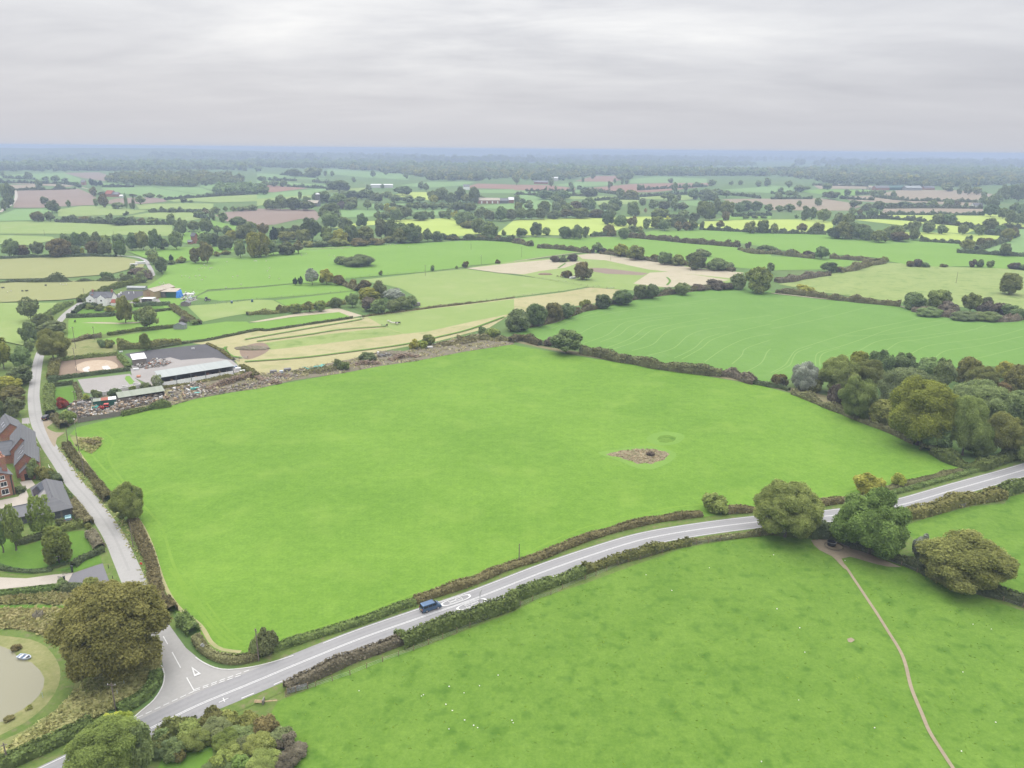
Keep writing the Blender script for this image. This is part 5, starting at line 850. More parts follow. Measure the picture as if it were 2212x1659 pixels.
plant_all('in the dark copse', 'its west end', 'E4 40,608,110,664,d 110,603,210,664,d 270,603,340,734,g 320,618,405,729,d 400,648,525,749,o 545,673,640,794,d 600,688,735,804,o 680,633,750,699,d 750,648,800,699,b 830,638,950,714,d 490,808,640,894,g 550,758,720,894,o 640,763,790,894,d 700,778,880,884,o 770,808,900,909,d 870,833,1030,929,o 990,788,1160,904,d 1040,848,1210,924,b 1140,778,1210,839,d 1200,748,1310,854,d 1205,828,1305,909,o 200,695,245,730,d,S')
plant_all('along the striped yellow field', 'the dark copse', 'E4 1320,758,1440,849,d 1450,788,1550,859,d 1410,688,1520,769,d 1510,688,1625,774,d 1630,778,1730,864,d 1780,788,1870,869,d 1855,728,2005,824,o 1960,788,2080,864,d 2010,818,2130,919,o 2100,808,2170,894,b')
plant_all('round the broad green field', 'its west end', 'E4 1655,913,1790,1004,o 1700,878,1770,944,d 1790,898,1880,990,b,S 1860,900,1950,975,b,S 1995,948,2118,1049,d 380,978,510,1076,d 275,1008,380,1068,p,S 435,1110,590,1190,d 1725,1086,1800,1168,p,S 1790,1086,1872,1168,d,S 1880,1096,1950,1171,d,S 2075,1113,2180,1183,p,S 2140,1128,2260,1186,d,S 1175,1100,1260,1160,b,S 1240,1085,1330,1165,p,S 1310,1110,1390,1165,d,S 1470,1125,1550,1160,b,S C8 905,108,965,168,y,S')
plant_all('by the rough pasture', 'the thorn hedge', 'C8 1865,248,2062,405,o 1085,403,1280,530,d 1280,383,1480,525,o 1560,413,1722,550,o 1725,440,1830,520,g 1350,478,1540,585,p,S 1460,560,1690,635,g,S 1680,478,1860,600,p,S 1800,490,1990,605,p,S 1640,558,1880,645,d,S 1880,508,2080,640,d,S 1180,520,1400,610,d,S 200,340,340,410,y,S')
plant_all('along the cereal field hedge', 'the field corner', 'C7 -70,540,130,705,g 90,498,262,664,d 250,488,400,624,b 370,493,500,604,g 665,418,790,524,g 790,383,980,494,d 980,340,1090,444,d 1080,338,1190,445,g 1310,323,1440,414,d 1775,248,1905,365,d 1905,198,2110,390,o 2070,158,2130,235,d 540,458,640,550,y,S 1200,360,1310,420,g,S 1440,330,1570,395,p,S 1560,310,1760,380,p,S')
plant_all('at the bright field corner', 'the lane', 'C7 300,713,558,890,d 240,770,330,850,p,S')
plant_all('in the willow copse', 'the lane side', 'C6 290,270,335,335,c,C 335,272,378,335,c,C 385,205,510,328,w,A 505,213,625,324,y 620,260,725,334,b 755,288,815,349,b 815,303,930,384,b 940,308,1060,444,g 1225,408,1300,514,d 830,363,1000,474,y 1035,373,1200,474,w 850,443,990,544,p 920,458,1060,564,d 1040,463,1180,554,g 1115,438,1262,534,d 725,413,830,514,d 595,443,690,519,d 270,493,365,564,o 385,468,470,554,o 470,468,560,549,o 155,503,210,559,b')
plant_all('along the dry strip fences', 'the willow copse', 'C6 1350,748,1452,849,o,S 1240,788,1330,874,y,S 1320,800,1390,874,y,S 830,893,975,979,g,S 620,943,700,1044,g,S 680,970,765,1044,o,S 995,223,1027,268,d,S 1415,180,1452,235,d,S 1620,183,1642,214,d,S 1675,148,1730,208,b,S 1950,133,1992,173,b,S 1810,680,1875,764,d,S 1865,690,2000,784,o,S')
plant_all('alone in the sheep field', 'its west side', 'C6 630,106,738,188,d,S 718,95,965,206,g,S')
plant_all('beside the lane by the stables', 'the west edge', 'C5 145,445,330,622,g,A 150,648,312,795,d 320,633,545,735,g 258,578,400,704,d 268,713,565,945,o -90,778,105,1004,y 80,843,262,1004,d 40,1003,272,1144,g -60,1088,182,1204,y -40,1168,202,1294,b 30,1258,212,1404,g -60,1290,60,1410,d 200,800,280,900,d,S')
plant_all('in the white house orchard', 'the lane', 'C5 940,438,1085,634,k 1130,518,1298,684,d 1090,545,1180,640,g,A 1050,173,1120,242,d,S 1110,213,1232,300,g,S 1265,113,1367,238,g 1150,270,1210,330,d,S 820,233,930,304,d,S 975,243,1030,299,d,S 1460,598,1530,664,p,S 1555,623,1620,674,d,S 690,495,770,545,d,S 770,500,850,560,d,S 850,510,940,570,y,S 1090,450,1150,490,y,S')
plant_all('about the stable yard', 'the lane', 'C5 1140,738,1237,864,m 795,783,870,864,d,S 850,785,940,864,o,S 1235,1078,1332,1184,g,A 885,1183,1012,1284,g,S 740,1198,825,1274,d,S 670,1228,742,1304,y,S 450,1263,557,1364,r,S 485,1368,622,1504,o,S 1145,1140,1235,1200,g,S 1050,1165,1110,1215,o,S')
plant_all('in the brick house gardens', 'the west edge', 'D1 838,708,1108,975,o 185,520,300,690,d,S 270,570,400,690,k,S 195,795,405,1075,m,A 0,860,175,1190,o,A -60,940,50,1210,d,A 310,1030,545,1295,m 630,1418,762,1535,o,S 425,1425,525,1525,d,S 380,600,440,680,d,S')
plant_all('huge and broad between lane mouth and pond', 'the pond', 'D2 440,98,1385,885,k,O')
plant_all('beside the main road and pond hedge', 'the pond hedge', 'D2 520,1215,1180,1780,m 1000,1260,1260,1640,d 810,1178,985,1330,v 930,1165,1085,1340,v')
plant_all('on the pond bank', 'the boat', 'D2 85,618,178,688,b,S 25,1205,118,1262,b,S 205,1120,268,1165,o,S')
plant_all('opposite the road junction', 'the road', 'D2 1430,1245,1640,1440,o,S 1640,1130,1850,1330,b,S 1800,1170,1960,1340,o,S 1250,1290,1420,1480,d,S 1330,1400,1520,1600,d,S 1740,1320,1960,1520,m,S 1930,1180,2120,1360,o,S 2080,1200,2280,1420,b,S 1900,1380,2100,1560,g,S 2080,1400,2260,1600,o,S 1720,1480,1920,1700,m,S 1860,1520,2060,1720,m,S 2040,1560,2240,1760,k,S 2200,1480,2440,1700,p,S 2250,1330,2420,1500,p,S 1400,1480,1520,1610,b,S 1860,1430,1950,1540,y,S 2350,1420,2520,1560,p,S 1560,1330,1720,1480,d,S 1480,1300,1740,1520,o,S 1640,1220,1900,1440,g,S 1850,1260,2100,1460,d,S 1980,1330,2240,1560,o,S 1780,1420,2040,1640,o,S 2000,1480,2290,1740,o,S 1640,1540,1900,1760,d,S 1240,1380,1460,1560,g,S 2200,1300,2400,1480,g,S')
plant_all('beside the main road', 'the junction', 'D3 45,880,160,1090,d,S 110,822,285,1080,g,S D4 1648,383,1855,575,o,S D5 15,292,555,735,o,O 680,343,1295,870,m,C 818,223,1068,400,y 1120,213,1248,345,y,S 1365,718,2145,1170,k 1290,718,1445,960,w,S')
plant_all('in the wood by the bright field', 'the willow', 'C8 395,935,720,1210,o 640,888,835,1055,y 640,955,945,1190,o 560,1105,885,1410,o 805,878,1015,1085,d 980,898,1195,1085,d 860,1035,1385,1400,g 1160,935,1405,1115,d 1325,955,1525,1200,d 955,1135,1525,1620,y 1420,1145,1960,1490,d 1510,933,1725,1145,k 1575,1010,1885,1200,k 1840,965,2005,1105,y 1880,1000,2130,1230,k 1810,1135,2005,1245,a 1440,1265,1785,1700,o 1700,1395,2130,1720,o 1900,1205,2150,1425,d 795,1280,1010,1470,o 1560,1480,1850,1720,m 1250,1440,1500,1680,d 1990,1400,2260,1760,o')
plant_all('at the foot of the wood', 'the far hedge', 'C8 155,978,412,1240,w,S 0,1068,142,1190,b,S 455,1150,610,1370,p,S 300,1110,420,1240,o,S 1100,1500,1300,1659,o,S')
plant_all('beside the gravel drive hedge', 'the gate', 'D1 650,1000,700,1060,o,S')
plant_all('in the dry hollow of the bright field', 'its west end', 'D4 1195,38,1262,84,p,S')
plant_now()
# ---------------------------------------------------------------- far woods that read as one mass
wood('distant_woods', 'E1 910,400 1180,432 1480,442 1720,445 1990,415 2120,405 1950,365 1500,345 1100,350', 420, 8.5, 'dddgo', 'rounded wood far beyond the ploughed fields')
wood('distant_woods', 'E1 1830,522 2000,520 2212,502 E2 60,495 0,480 E1 2100,488 1900,500', 150, 8, 'dddg', 'long narrow copse far beyond the pale fields')
wood('distant_woods', 'E1 -300,322 0,322 560,318 900,322 1300,290 2212,325 E2 300,285 800,290 1000,312 1340,345 1500,390 1900,395 2212,360 E3 100,395 400,400 700,345 1000,350 1400,356 2212,352 E4 300,395 560,425 900,440 1500,462 2000,440 2300,430 2300,330 0,318 E3 0,290 E2 0,262 E1 0,262 -300,260', 2600, 9, 'ddddgo', 'broken belts of hazy blue-green woodland across the plain', clump=260)
wood('distant_woods', 'E2 800,300 1000,310 1340,350 1500,390 1900,395 2212,370 E3 0,390 400,395 700,345 1400,352 2212,345 E4 560,420 900,438 1500,460 2212,430 2212,330 0,320 E3 0,290 E2 800,265', 2400, 9.5, 'dddgoy', 'broad blue woodland in the middle distance')
def far_scatter(y0, y1, n, r, clump, label, seed):
    rng = np.random.default_rng(seed); items = []
    while len(items) < n:
        y = y0*(y1/y0)**rng.random(); x = rng.uniform(-.76, .76)*y
        v = math.sin(x/clump*1.3+2*math.sin(y/clump*.8))+math.sin(y/clump*.9+1.7*math.sin(x/clump*.7))+.6*math.sin(x/clump*4+y/clump*3)
        if v < rng.uniform(-.35, 1.25): continue
        a = r*rng.uniform(.7, 1.5); c = a*rng.uniform(.7, 1.1); h_ = 0
        items.append((np.array([x, y]), a, c, c+h_, 'ddddgo'[rng.integers(6)]))
    mass('distant_woods', items, label)
far_scatter(3300, 6200, 4200, 12, 420, 'dense blue-grey woodland towards the horizon', 5)
far_scatter(6000, 9500, 3000, 18, 600, 'thin blue line of woodland along the horizon', 6)
# ---------------------------------------------------------------- buildings
def frame_at(name, A, B, label, cat, group=None):
    A, B = np.asarray(A, float), np.asarray(B, float); d = B-A; o = empty(name, A[0], A[1], 0, math.atan2(d[1], d[0])); tag(o, label, cat, group); return o, float(np.linalg.norm(d))
def walls(o, L_, D, e, r, mat, axis='x', x0=0, y0=0, name='wall'):
    if axis == 'x': pr = [(y0, 0), (y0+D, 0), (y0+D, e), (y0+D/2, r), (y0, e)]; return MB().prism(pr, x0, x0+L_, 'x').build(name, mat, o)
    pr = [(x0, 0), (x0+L_, 0), (x0+L_, e), (x0+L_/2, r), (x0, e)]; return MB().prism(pr, y0, y0+D).build(name, mat, o)
def roof(o, L_, D, e, r, mat, axis='x', x0=0, y0=0, ov=.3, t=.16, name='roof', hip=0):
    m = MB()
    S2 = (D if axis == 'x' else L_)/2; sl = (r-e)/S2; ze = e-ov*sl
    def pt(a, b, z): return (a, b, z) if axis == 'x' else (b, a, z)
    a0, a1 = (x0-ov, x0+L_+ov) if axis == 'x' else (y0-ov, y0+D+ov); b0 = y0 if axis == 'x' else x0; mid = b0+S2
    for sgn, be in ((-1, b0-ov), (1, b0+2*S2+ov)):
        low = [pt(a0, be, ze+.02), pt(a1, be, ze+.02), pt(a1-hip, mid, r+.02), pt(a0+hip, mid, r+.02)]
        if sgn > 0: low = [low[1], low[0], low[3], low[2]]
        m.hexa(low+[(x, y, z+t) for x, y, z in low])
    if hip:
        for a, s in ((a0, 1), (a1, -1)):
            tri = [pt(a, b0-ov, ze+.02), pt(a, b0+2*S2+ov, ze+.02), pt(a+s*hip, mid, r+.02)]; up_ = [(x, y, z+t*.98) for x, y, z in tri]
            v = [m.b.verts.new(p) for p in tri+up_]
            for f in ((0,1,2),(3,4,5),(0,1,4,3),(1,2,5,4),(2,0,3,5)): m.b.faces.new([v[i] for i in f])
    ro = m.build(name, mat, o)
    MB().tube(pt(a0+hip, mid, r+t+.02), pt(a1-hip, mid, r+t+.02), .13, n=6).build('ridge', M['slate2'] if mat in (M['slate'],) else mat, ro)
    return ro
def window(par, x, z, wd, ht, y=0.0, side='front', name='window'):       # a window set in a wall facing -y (front) or +x (end)
    m = MB(); g = MB(); d = .06
    if side == 'front':
        for a in ((x, x+.09, z, z+ht), (x+wd-.09, x+wd, z, z+ht), (x+.09, x+wd-.09, z, z+.09), (x+.09, x+wd-.09, z+ht-.09, z+ht), (x+wd/2-.03, x+wd/2+.03, z+.09, z+ht-.09)): m.box(a[0], a[1], y-d, y+.05, a[2], a[3])
        m.box(x-.1, x+wd+.1, y-d*2.2, y+.05, z-.12, z-.002); g.box(x+.05, x+wd-.05, y-d*.4, y+.03, z+.05, z+ht-.05)
    else:
        for a in ((x, x+.09, z, z+ht), (x+wd-.09, x+wd, z, z+ht), (x+.09, x+wd-.09, z, z+.09), (x+.09, x+wd-.09, z+ht-.09, z+ht)): m.box(y-.05, y+d, a[0], a[1], a[2], a[3])
        g.box(y-.03, y+d*.4, x+.05, x+wd-.05, z+.05, z+ht-.05)
    w_ = m.build(name, M['white'], par); g.build('pane', M['glass'], w_); return w_
def skylights(ro, spots, D2, e, r, axis, flip):      # roof windows lying on a slope: (along, up fraction)
    for al, f in spots:
        u = f*D2; z = e+(r-e)*f+.30; w_, h_ = .8, 1.1; sl = (r-e)/D2; c = []
        for da, du in ((-w_/2, -h_/2), (w_/2, -h_/2), (w_/2, h_/2), (-w_/2, h_/2)):
            uu = u+du*.85; c.append(((flip(uu), al+da) if axis == 'y' else (al+da, flip(uu)))+(e+sl*uu+.20,))
        m = MB(); m.hexa(c+[(x, y, zz+.08) for x, y, zz in c]); m.build('roof_window', M['chrome'], ro)
# brick farmhouse, gable towards the courtyard
o, L_ = frame_at('brick_farmhouse', (-158.2, 198.6), (-148.2, 208.5), 'red brick farmhouse with white windows and two tall chimneys', 'house')
walls(o, 14, 12, 6.4, 9.8, M['brick'], 'y'); ro = roof(o, 14, 12, 6.4, 9.8, M['slate'], 'y')
for x, z, w_, h_ in ((7.0, .8, 1.9, 1.7), (7.0, 3.3, 1.8, 1.5), (7.0, 5.6, 1.3, 1.2), (10.6, .8, 1.9, 1.7), (10.7, 3.3, 1.7, 1.5), (10.9, 5.6, 1.2, 1.2), (3, .8, 1.9, 1.7), (3, 3.3, 1.8, 1.5)): window(o, x, z, w_, h_)
for cy_ in (2.2, 6.6):
    c = MB().box(12.4, 13.5, cy_, cy_+1.3, 6.0, 11.4).box(12.3, 13.6, cy_-.1, cy_+1.4, 11.4, 11.7).build('chimney', M['brick'], o)
    for q in (.35, .95): MB().tube((12.95, cy_+q, 11.7), (12.95, cy_+q, 12.35), .2, .16).build('chimney_pot', M['clay'], c)
MB().box(13.4, 13.7, -.2, .1, 0, 6.3).build('drainpipe', M['rail'], o)
# the long barn range
o, L_ = frame_at('barn', (-154.9, 219.8), (-150.1, 222.7), 'brick barn with four roof windows in its slate slope', 'barn'); L_ = 6.4
walls(o, L_, 14, 4.3, 7.6, M['brick'], 'y'); ro = roof(o, L_, 14, 4.3, 7.6, M['slate'], 'y'); skylights(ro, [(2.5, .45), (4.3, .7), (7.5, .45), (9.6, .7)], 3.2, 4.3, 7.6, 'y', lambda u: u)
walls(o, 3.8, 3.2, 2.7, 4.4, M['brick'], 'y', 1.2, -3.2, 'porch'); roof(o, 3.8, 3.1, 2.7, 4.4, M['slate'], 'y', 1.2, -3.3, name='porch_roof')
MB().box(2.2, 3.9, -3.26, -3.18, 0, 2.2).build('door', M['dark'], o)
o, L_ = frame_at('barn', (-163.2, 231.0), (-157.6, 234.5), 'taller brick barn with plain slate roof, in the middle of the range', 'barn'); L_ = 7
walls(o, L_, 16, 4.7, 8.4, M['brick'], 'y'); roof(o, L_, 16, 4.7, 8.4, M['slate'], 'y'); MB().box(L_-.02, L_+.05, 8, 9.2, 2.6, 4.0).build('door', M['dark'], o)
o, L_ = frame_at('barn', (-183.0, 221.0), (-163.0, 232.3), 'low brick cross range with dark slate roof joining the barns', 'barn'); L_ = 22.5
walls(o, L_, 7, 3.2, 6.6, M['brick'], 'x'); roof(o, L_, 7, 3.2, 6.6, M['slate2'], 'x')
for x in (8, 11.5, 15, 18.5): window(o, x, 1.2, 1.3, 1.1)
o, L_ = frame_at('barn', (-177.4, 247.5), (-172.5, 251.5), 'brick barn with gable and slate roof, farthest up the lane', 'barn'); L_ = 7
walls(o, L_, 12.5, 4.0, 7.2, M['brick'], 'y'); ro = roof(o, L_, 12.5, 4.0, 7.2, M['slate'], 'y'); skylights(ro, [(3, .5), (6, .5)], 3.5, 4.0, 7.2, 'y', lambda u: u)
o, L_ = frame_at('barn', (-197.0, 243), (-178.6, 257.0), 'low slate-roofed wing running west from the farthest barn', 'barn')
walls(o, 22.0, 6.0, 3.2, 5.9, M['brick'], 'x'); roof(o, 22.0, 6.0, 3.2, 5.9, M['slate'], 'x')
# garage with a hipped roof
o, L_ = frame_at('garage', (-130.0, 190.6), (-123.9, 195.1), 'timber garage with hipped slate roof and big roof window', 'garage'); L_ = 7.6
walls(o, L_, 21, 2.6, 2.62, M['wood'], 'y'); ro = roof(o, L_, 21, 2.6, 5.6, M['slate'], 'y', ov=.4, hip=3.6)
for x in (.5, 2.9, 5.3): MB().box(x, x+1.9, -.05, .03, .05, 2.2).build('door', M['slate2'], o)
m = MB(); m.hexa([(.8, 8.0, 3.42), (2.7, 8.0, 4.92), (2.7, 11.2, 4.92), (.8, 11.2, 3.42), (.8, 8.0, 3.52), (2.7, 8.0, 5.02), (2.7, 11.2, 5.02), (.8, 11.2, 3.52)]); m.build('roof_window', M['solar'], ro)
m = MB(); m.hexa([(-.1, 12.6, 2.72), (2.6, 12.6, 4.85), (2.6, 18.5, 4.85), (-.1, 18.5, 2.72), (-.1, 12.6, 2.80), (2.6, 12.6, 4.93), (2.6, 18.5, 4.93), (-.1, 18.5, 2.80)]); m.build('solar_panel', M['glass'], ro)
o, L_ = frame_at('garage', (-140.6, 185.6), (-130.2, 192.6), 'lower grey-roofed cart shed with timber doors behind the birches', 'garage')
walls(o, L_, 6, 2.4, 2.42, M['wood'], 'x'); roof(o, L_, 6, 2.4, 4.3, M['slate'], 'x', ov=.35)
for i in range(4): MB().box(.5+i*3, 3.0+i*3, -.05, .03, .05, 2.1).build('door', M['slate2'], o)
# white farmhouse
o, L_ = frame_at('white_farmhouse', (-277.5, 493.5), (-263, 493.5), 'white rendered farmhouse with twin front gables and brick chimneys', 'house')
walls(o, 15, 7, 5.0, 8.0, M['white'], 'x'); ro = roof(o, 15, 7, 5.0, 8.0, M['slate2'], 'x')
for x in (0, 7.2):
    walls(o, 5.4, 3.5, 5.0, 7.0, M['white'], 'y', x, -3.5, 'gable'); roof(o, 5.4, 6.8, 5.0, 7.0, M['slate2'], 'y', x, -3.3, ov=.2)
    window(o, x+2.0, 2.9, 1.3, 1.2, -3.5); window(o, x+2.0, .6, 1.4, 1.2, -3.5)
window(o, 13.2, .7, 1.2, 1.2); walls(o, 5, 4, 2.0, 3.6, M['white'], 'x', 15.0, -2.0, 'lean_to'); roof(o, 5, 4, 2.0, 3.6, M['rust'], 'x', 15.2, -2.0, ov=.2, name='lean_to_roof')
for x in (1.0, 13.6): MB().box(x, x+1, 3.0, 4.1, 6.8, 9.6).build('chimney', M['brick'], o)
MB().box(3.0, 3.8, -1.6, -.8, 4.6, 7.3).build('chimney', M['brick'], o)
# buff barn group
o, L_ = frame_at('buff_barn', (-252.3, 515.6), (-243.7, 513.6), 'tall buff rendered barn with grey sheet roof beside the green shed', 'barn')
walls(o, 8.8, 22, 5.2, 7.0, M['buff'], 'y'); roof(o, 8.8, 22, 5.2, 7.0, M['cream'], 'y')
m = MB()
for a in ((3.2, 3.4, 2.4, 4.6), (5.2, 5.4, 2.4, 4.6), (3.4, 5.2, 2.4, 2.6), (3.4, 5.2, 4.4, 4.6)): m.box(a[0], a[1], -.08, .04, a[2], a[3])
m.build('hatch_frame', M['rust'], o)
o, L_ = frame_at('green_shed', (-242.2, 519.3), (-232.0, 519.6), 'dark green sheeted shed with pale roof next to the buff barn', 'shed')
MB().prism([(0, 0), (9, 0), (9, 5.0), (0, 4.3)], 3.8, 10.6, 'x').build('wall', M['green'], o); MB().prism([(-.5, 4.32), (9.3, 5.1), (9.3, 5.25), (-.5, 4.47)], -.2, 11, 'x').build('roof', M['cream'], o)
MB().box(.1, 3.2, .4, 7, 0, 3.7).build('container_box', M['scrap'], o)
tp = MB(); tp.hexa([(11.0, -1.8, 0.1), (13.6, -.6, .1), (13.4, 6, .1), (11.05, 7, .1), (11.05, -.3, 4.4), (12.5, .4, 4.1), (12.2, 6, 4.4), (11.05, 7, 4.6)]); bmesh.ops.subdivide_edges(tp.b, edges=tp.b.edges[:], cuts=3, use_grid_fill=True)
for v in tp.b.verts:
    if v.co.x > 11.1: v.co += Vector((random.uniform(-.3, .3), random.uniform(-.3, .3), random.uniform(-.15, .25)))
t_ = tp.build('tarpaulin', M['blue'], None, o.location, o.rotation_euler.z); tag(t_, 'bright blue tarpaulin sheet draped over the end of the green shed', 'tarpaulin')
def shed(A, B, D, e, r, wm, rm, label, name='shed', door=True, axis='x'):
    o, L_ = frame_at(name, A, B, label, 'shed'); walls(o, L_, D, e, r, wm, axis); roof(o, L_, D, e, r, rm, axis, ov=.2, t=.08)
    if door: MB().box(L_*.4, L_*.4+1.2, -.05, .03, 0, 1.9).build('door', M['dark'], o)
    return o
shed((-193.3, 425.0), (-187.2, 425.0), 4.2, 2.4, 3.6, M['greysheet'], M['slate2'], 'small grey cabin with black roof at the foot of the orchard', axis='y', door=False)
shed((-216.8, 491.5), (-211.5, 492.0), 4, 2.2, 3.2, M['roundwood'], M['slate'], 'weathered grey garden shed by the littered yard', axis='y', door=False)
shed((-279.8, 548.6), (-266.5, 548.2), 4.2, 1.8, 2.6, M['greysheet'], M['greysheet'], 'long low grey stable behind the dark arena', door=False)
o, L_ = frame_at('storage_bay', (-247.6, 501.6), (-239.9, 501.9), 'white walled bay with dark interior below the buff barn', 'bay')
MB().box(0, .4, 0, 6, 0, 2.6).build('side_wall', M['conc'], o); MB().box(L_-.4, L_, 0, 6, 0, 2.6).build('side_wall', M['conc'], o); MB().box(.4, L_-.4, 5.6, 6, 0, 2.6).build('back_wall', M['conc'], o); MB().box(-.2, L_+.2, .3, 6.2, 2.62, 2.75).build('roof', M['roofwhite'], o); MB().box(2.2, L_-.4, 1.2, 1.4, 0, 2.5).build('shutter', M['scrap'], o)
# the long open stable
o, L_ = frame_at('long_stable', (-152.0, 316.2), (-127.3, 335.4), 'long grey-roofed open stable with low white walls', 'stable')
L_ = 31.2; MB().box(0, L_, 0, .2, 0, 2.0).build('front_wall', M['white'], o); MB().box(0, .2, .2, 8.8, 0, 4.2).build('end_wall', M['white'], o); MB().box(L_-.2, L_, .2, 8.8, 0, 4.2).build('end_wall', M['white'], o); MB().box(.2, L_-.2, 8.6, 8.8, 0, 4.5).build('back_wall', M['wood'], o)
MB().prism([(-.2, 4.2), (9.2, 5.0), (9.2, 5.1), (-.2, 4.3)], -.4, L_+.4, 'x').build('roof', M['greysheet'], o)
for x in np.linspace(.1, L_-.1, 6): MB().box(x-.12, x+.12, -.12, -.004, 0, 4.2).build('post', M['metal'], o)
for i, (x, mt, s_) in enumerate(((4, 'cut', 1.2), (7, 'hide', 1.1), (9, 'brownhide', 1.0), (12.4, 'hide', 1.2), (14.5, 'cut', 1.0), (17.6, 'navy', .9), (20, 'clay', 1.2), (22.5, 'hide', 1.0), (25.5, 'cut', 1.1), (28.5, 'stack', 1.2))):
    t_ = MB().box(0, 1.6*s_, 0, 1.1, 0, .7*s_).box(.2, 1.1*s_, .2, .9, .72*s_, 1.9*s_).build('stored_box', M[mt], None, tuple(Vector((o.location.x, o.location.y, 0))+Matrix.Rotation(o.rotation_euler.z, 4, 'Z') @ Vector((x, 1.4, 0.02))), o.rotation_euler.z+.1*i); tag(t_, f"{['pale straw','black','brown','charcoal','straw coloured','navy blue','terracotta','dark','tan','mixed grey'][i]} load stored in the open stable, {ordinal(i+1)} from its lane end", 'load', 'loads in the long stable')
o, L_ = frame_at('field_shelter', (-179.3, 348.2), (-174.2, 351.4), 'upright board shelter with bright white sheet roof', 'shed')
MB().prism([(0, 0), (8, 0), (8, 3.9), (0, 3.2)], 0, 5.6, 'x').build('wall', M['wood'], o); MB().prism([(-.3, 3.22), (8.3, 3.98), (8.3, 4.1), (-.3, 3.34)], -.3, 5.9, 'x').build('roof', M['roofwhite'], o)
# concrete storage bays
o = empty('storage_bay', -170.9, 303.1, 0, math.atan2(314.7-303.1, -160.3+170.9)); tag(o, 'row of four white concrete storage bays below the stony yard', 'bay')
MB().box(0, 15.8, 0, .3, 0, 1.7).build('back_wall', M['conc'], o)
for x, l_ in ((.0, 8.5), (5.2, 6), (10.3, 6), (15.5, 7.5)): MB().prism([(.3, 0), (l_, 0), (l_, .9), (.3, 1.9)], x, x+.28, 'x').build('side_wall', M['conc'], o)
for i, x in enumerate((1.2, 6.2, 11.2)):
    b_ = MB(); b_.ball((x+1.6, 2.4, 0), 1.9, 2.0, .9, 3); 
    for v in b_.b.verts: v.co.z = max(v.co.z, 0.0)*random.uniform(.85, 1.1)
    h_ = b_.build('manure', GM['rubble'], None, tuple(o.location), o.rotation_euler.z, True); tag(h_, f'dark heap in the {ordinal(i+1)} concrete storage bay from the lane', 'heap', 'heaps in the storage bays', kind='thing')
# open-fronted wood shed
o, L_ = frame_at('wood_shed', (-158.7, 292.8), (-144.7, 302.4), 'mossy-roofed open-fronted wood shed above the scrap heap', 'shed')
MB().prism([(0, 0), (5, 0), (5, 3.4), (0, 2.7)], 0, .15, 'x').build('end_wall', M['wood'], o); MB().prism([(0, 0), (5, 0), (5, 3.4), (0, 2.7)], L_-.15, L_, 'x').build('end_wall', M['wood'], o); MB().box(.15, L_-.15, 4.85, 5, 0, 3.3).build('back_wall', M['wood'], o); MB().box(.15, 5.8, 0, .12, 0, 2.3).build('front_boards', M['wood'], o)
MB().prism([(-.5, 2.68), (5.4, 3.5), (5.4, 3.6), (-.5, 2.78)], -.3, L_+.3, 'x').build('roof', M['mossroof'], o)
for x in (5.9, 11.2): MB().box(x, x+.2, 0, .2, 0, 2.68).build('post', M['post'], o)
# green container
o, L_ = frame_at('green_container', (-166.6, 287.8), (-159.5, 291.4), 'green container with grey, rust red and white roof panels behind the tractor', 'container'); L_ = 8.2
MB().box(0, L_, 0, 3.2, 0, 2.5).build('body', M['green'], o)
for a, b_, mt, nm in ((-.1, 2.8, 'mossroof', 'mossy roof panel'), (2.82, 5.4, 'rust', 'rusty red roof panel'), (5.42, 8.3, 'roofwhite', 'white roof panel')): tag(MB().prism([(-.2, 2.55), (3.4, 2.75), (3.4, 2.85), (-.2, 2.65)], a, b_, 'x').build('roof_panel', M[mt], o), nm)
# distant buildings
def farbarn(k, a, b, D, e, r, wm, rm, label, cat='barn', name='distant_barn', win=0):
    A, B = P(k, *a), P(k, *b); o, L_ = frame_at(name, A, B, label, cat); walls(o, L_, D, e, r, wm, 'x'); roof(o, L_, D, e, r, rm, 'x', ov=.5, t=.3)
    for i in range(win): MB().box(L_*(i+.5)/win, L_*(i+.5)/win+2.4, -.1, .05, .1, e*.75).build('door', M['white'], o)
    return o
farbarn('E2', (1905, 588), (2090, 588), 16, 6, 10, M['brick'], M['cream'], 'long red brick farm building in the middle of the plain', win=4)
farbarn('E2', (1865, 580), (1930, 582), 12, 6, 9, M['brick'], M['slate'], 'smaller red brick building at the end of the far farm')
farbarn('E2', (2095, 586), (2165, 586), 14, 5, 9, M['scrap'], M['slate2'], 'dark open barn next to the far brick farm')
farbarn('E2', (2168, 582), (2212, 582), 14, 6, 10, M['brick'], M['roofwhite'], 'white-roofed barn at the eastern end of the far brick farm')
farbarn('E2', (1780, 470), (1830, 470), 14, 8, 13, M['white'], M['slate'], 'white house on the red field far beyond the brick farm', 'house', 'distant_house')
farbarn('E2', (430, 612), (520, 614), 14, 6, 10, M['scrap'], M['cream'], 'pale roofed barn at the foot of the grey silo')
c = P('E2', 527, 603); o = empty('silo', c[0], c[1]); tag(o, 'tall dark silo with white domed top in the plain', 'silo'); MB().tube((0, 0, 0), (0, 0, 19), 4.2, n=20).build('tower', M['scrap'], o); MB().ball((0, 0, 19), 4.2, 4.2, 3, 3).build('dome', M['roofwhite'], o, smooth=True)
farbarn('E4', (915, 482), (1035, 482), 18, 7, 12, M['brick'], M['slate'], 'dark brown barn of the distant eastern farm')
farbarn('E4', (1036, 480), (1170, 480), 18, 7, 12, M['green'], M['green'], 'green sheeted barn of the distant eastern farm')
farbarn('E4', (1185, 483), (1320, 482), 20, 7, 12, M['greysheet'], M['greysheet'], 'pale grey barn of the distant eastern farm')
farbarn('E4', (860, 476), (912, 476), 14, 6, 9, M['peri'], M['cream'], 'buff lean-to at the western end of the distant farm')
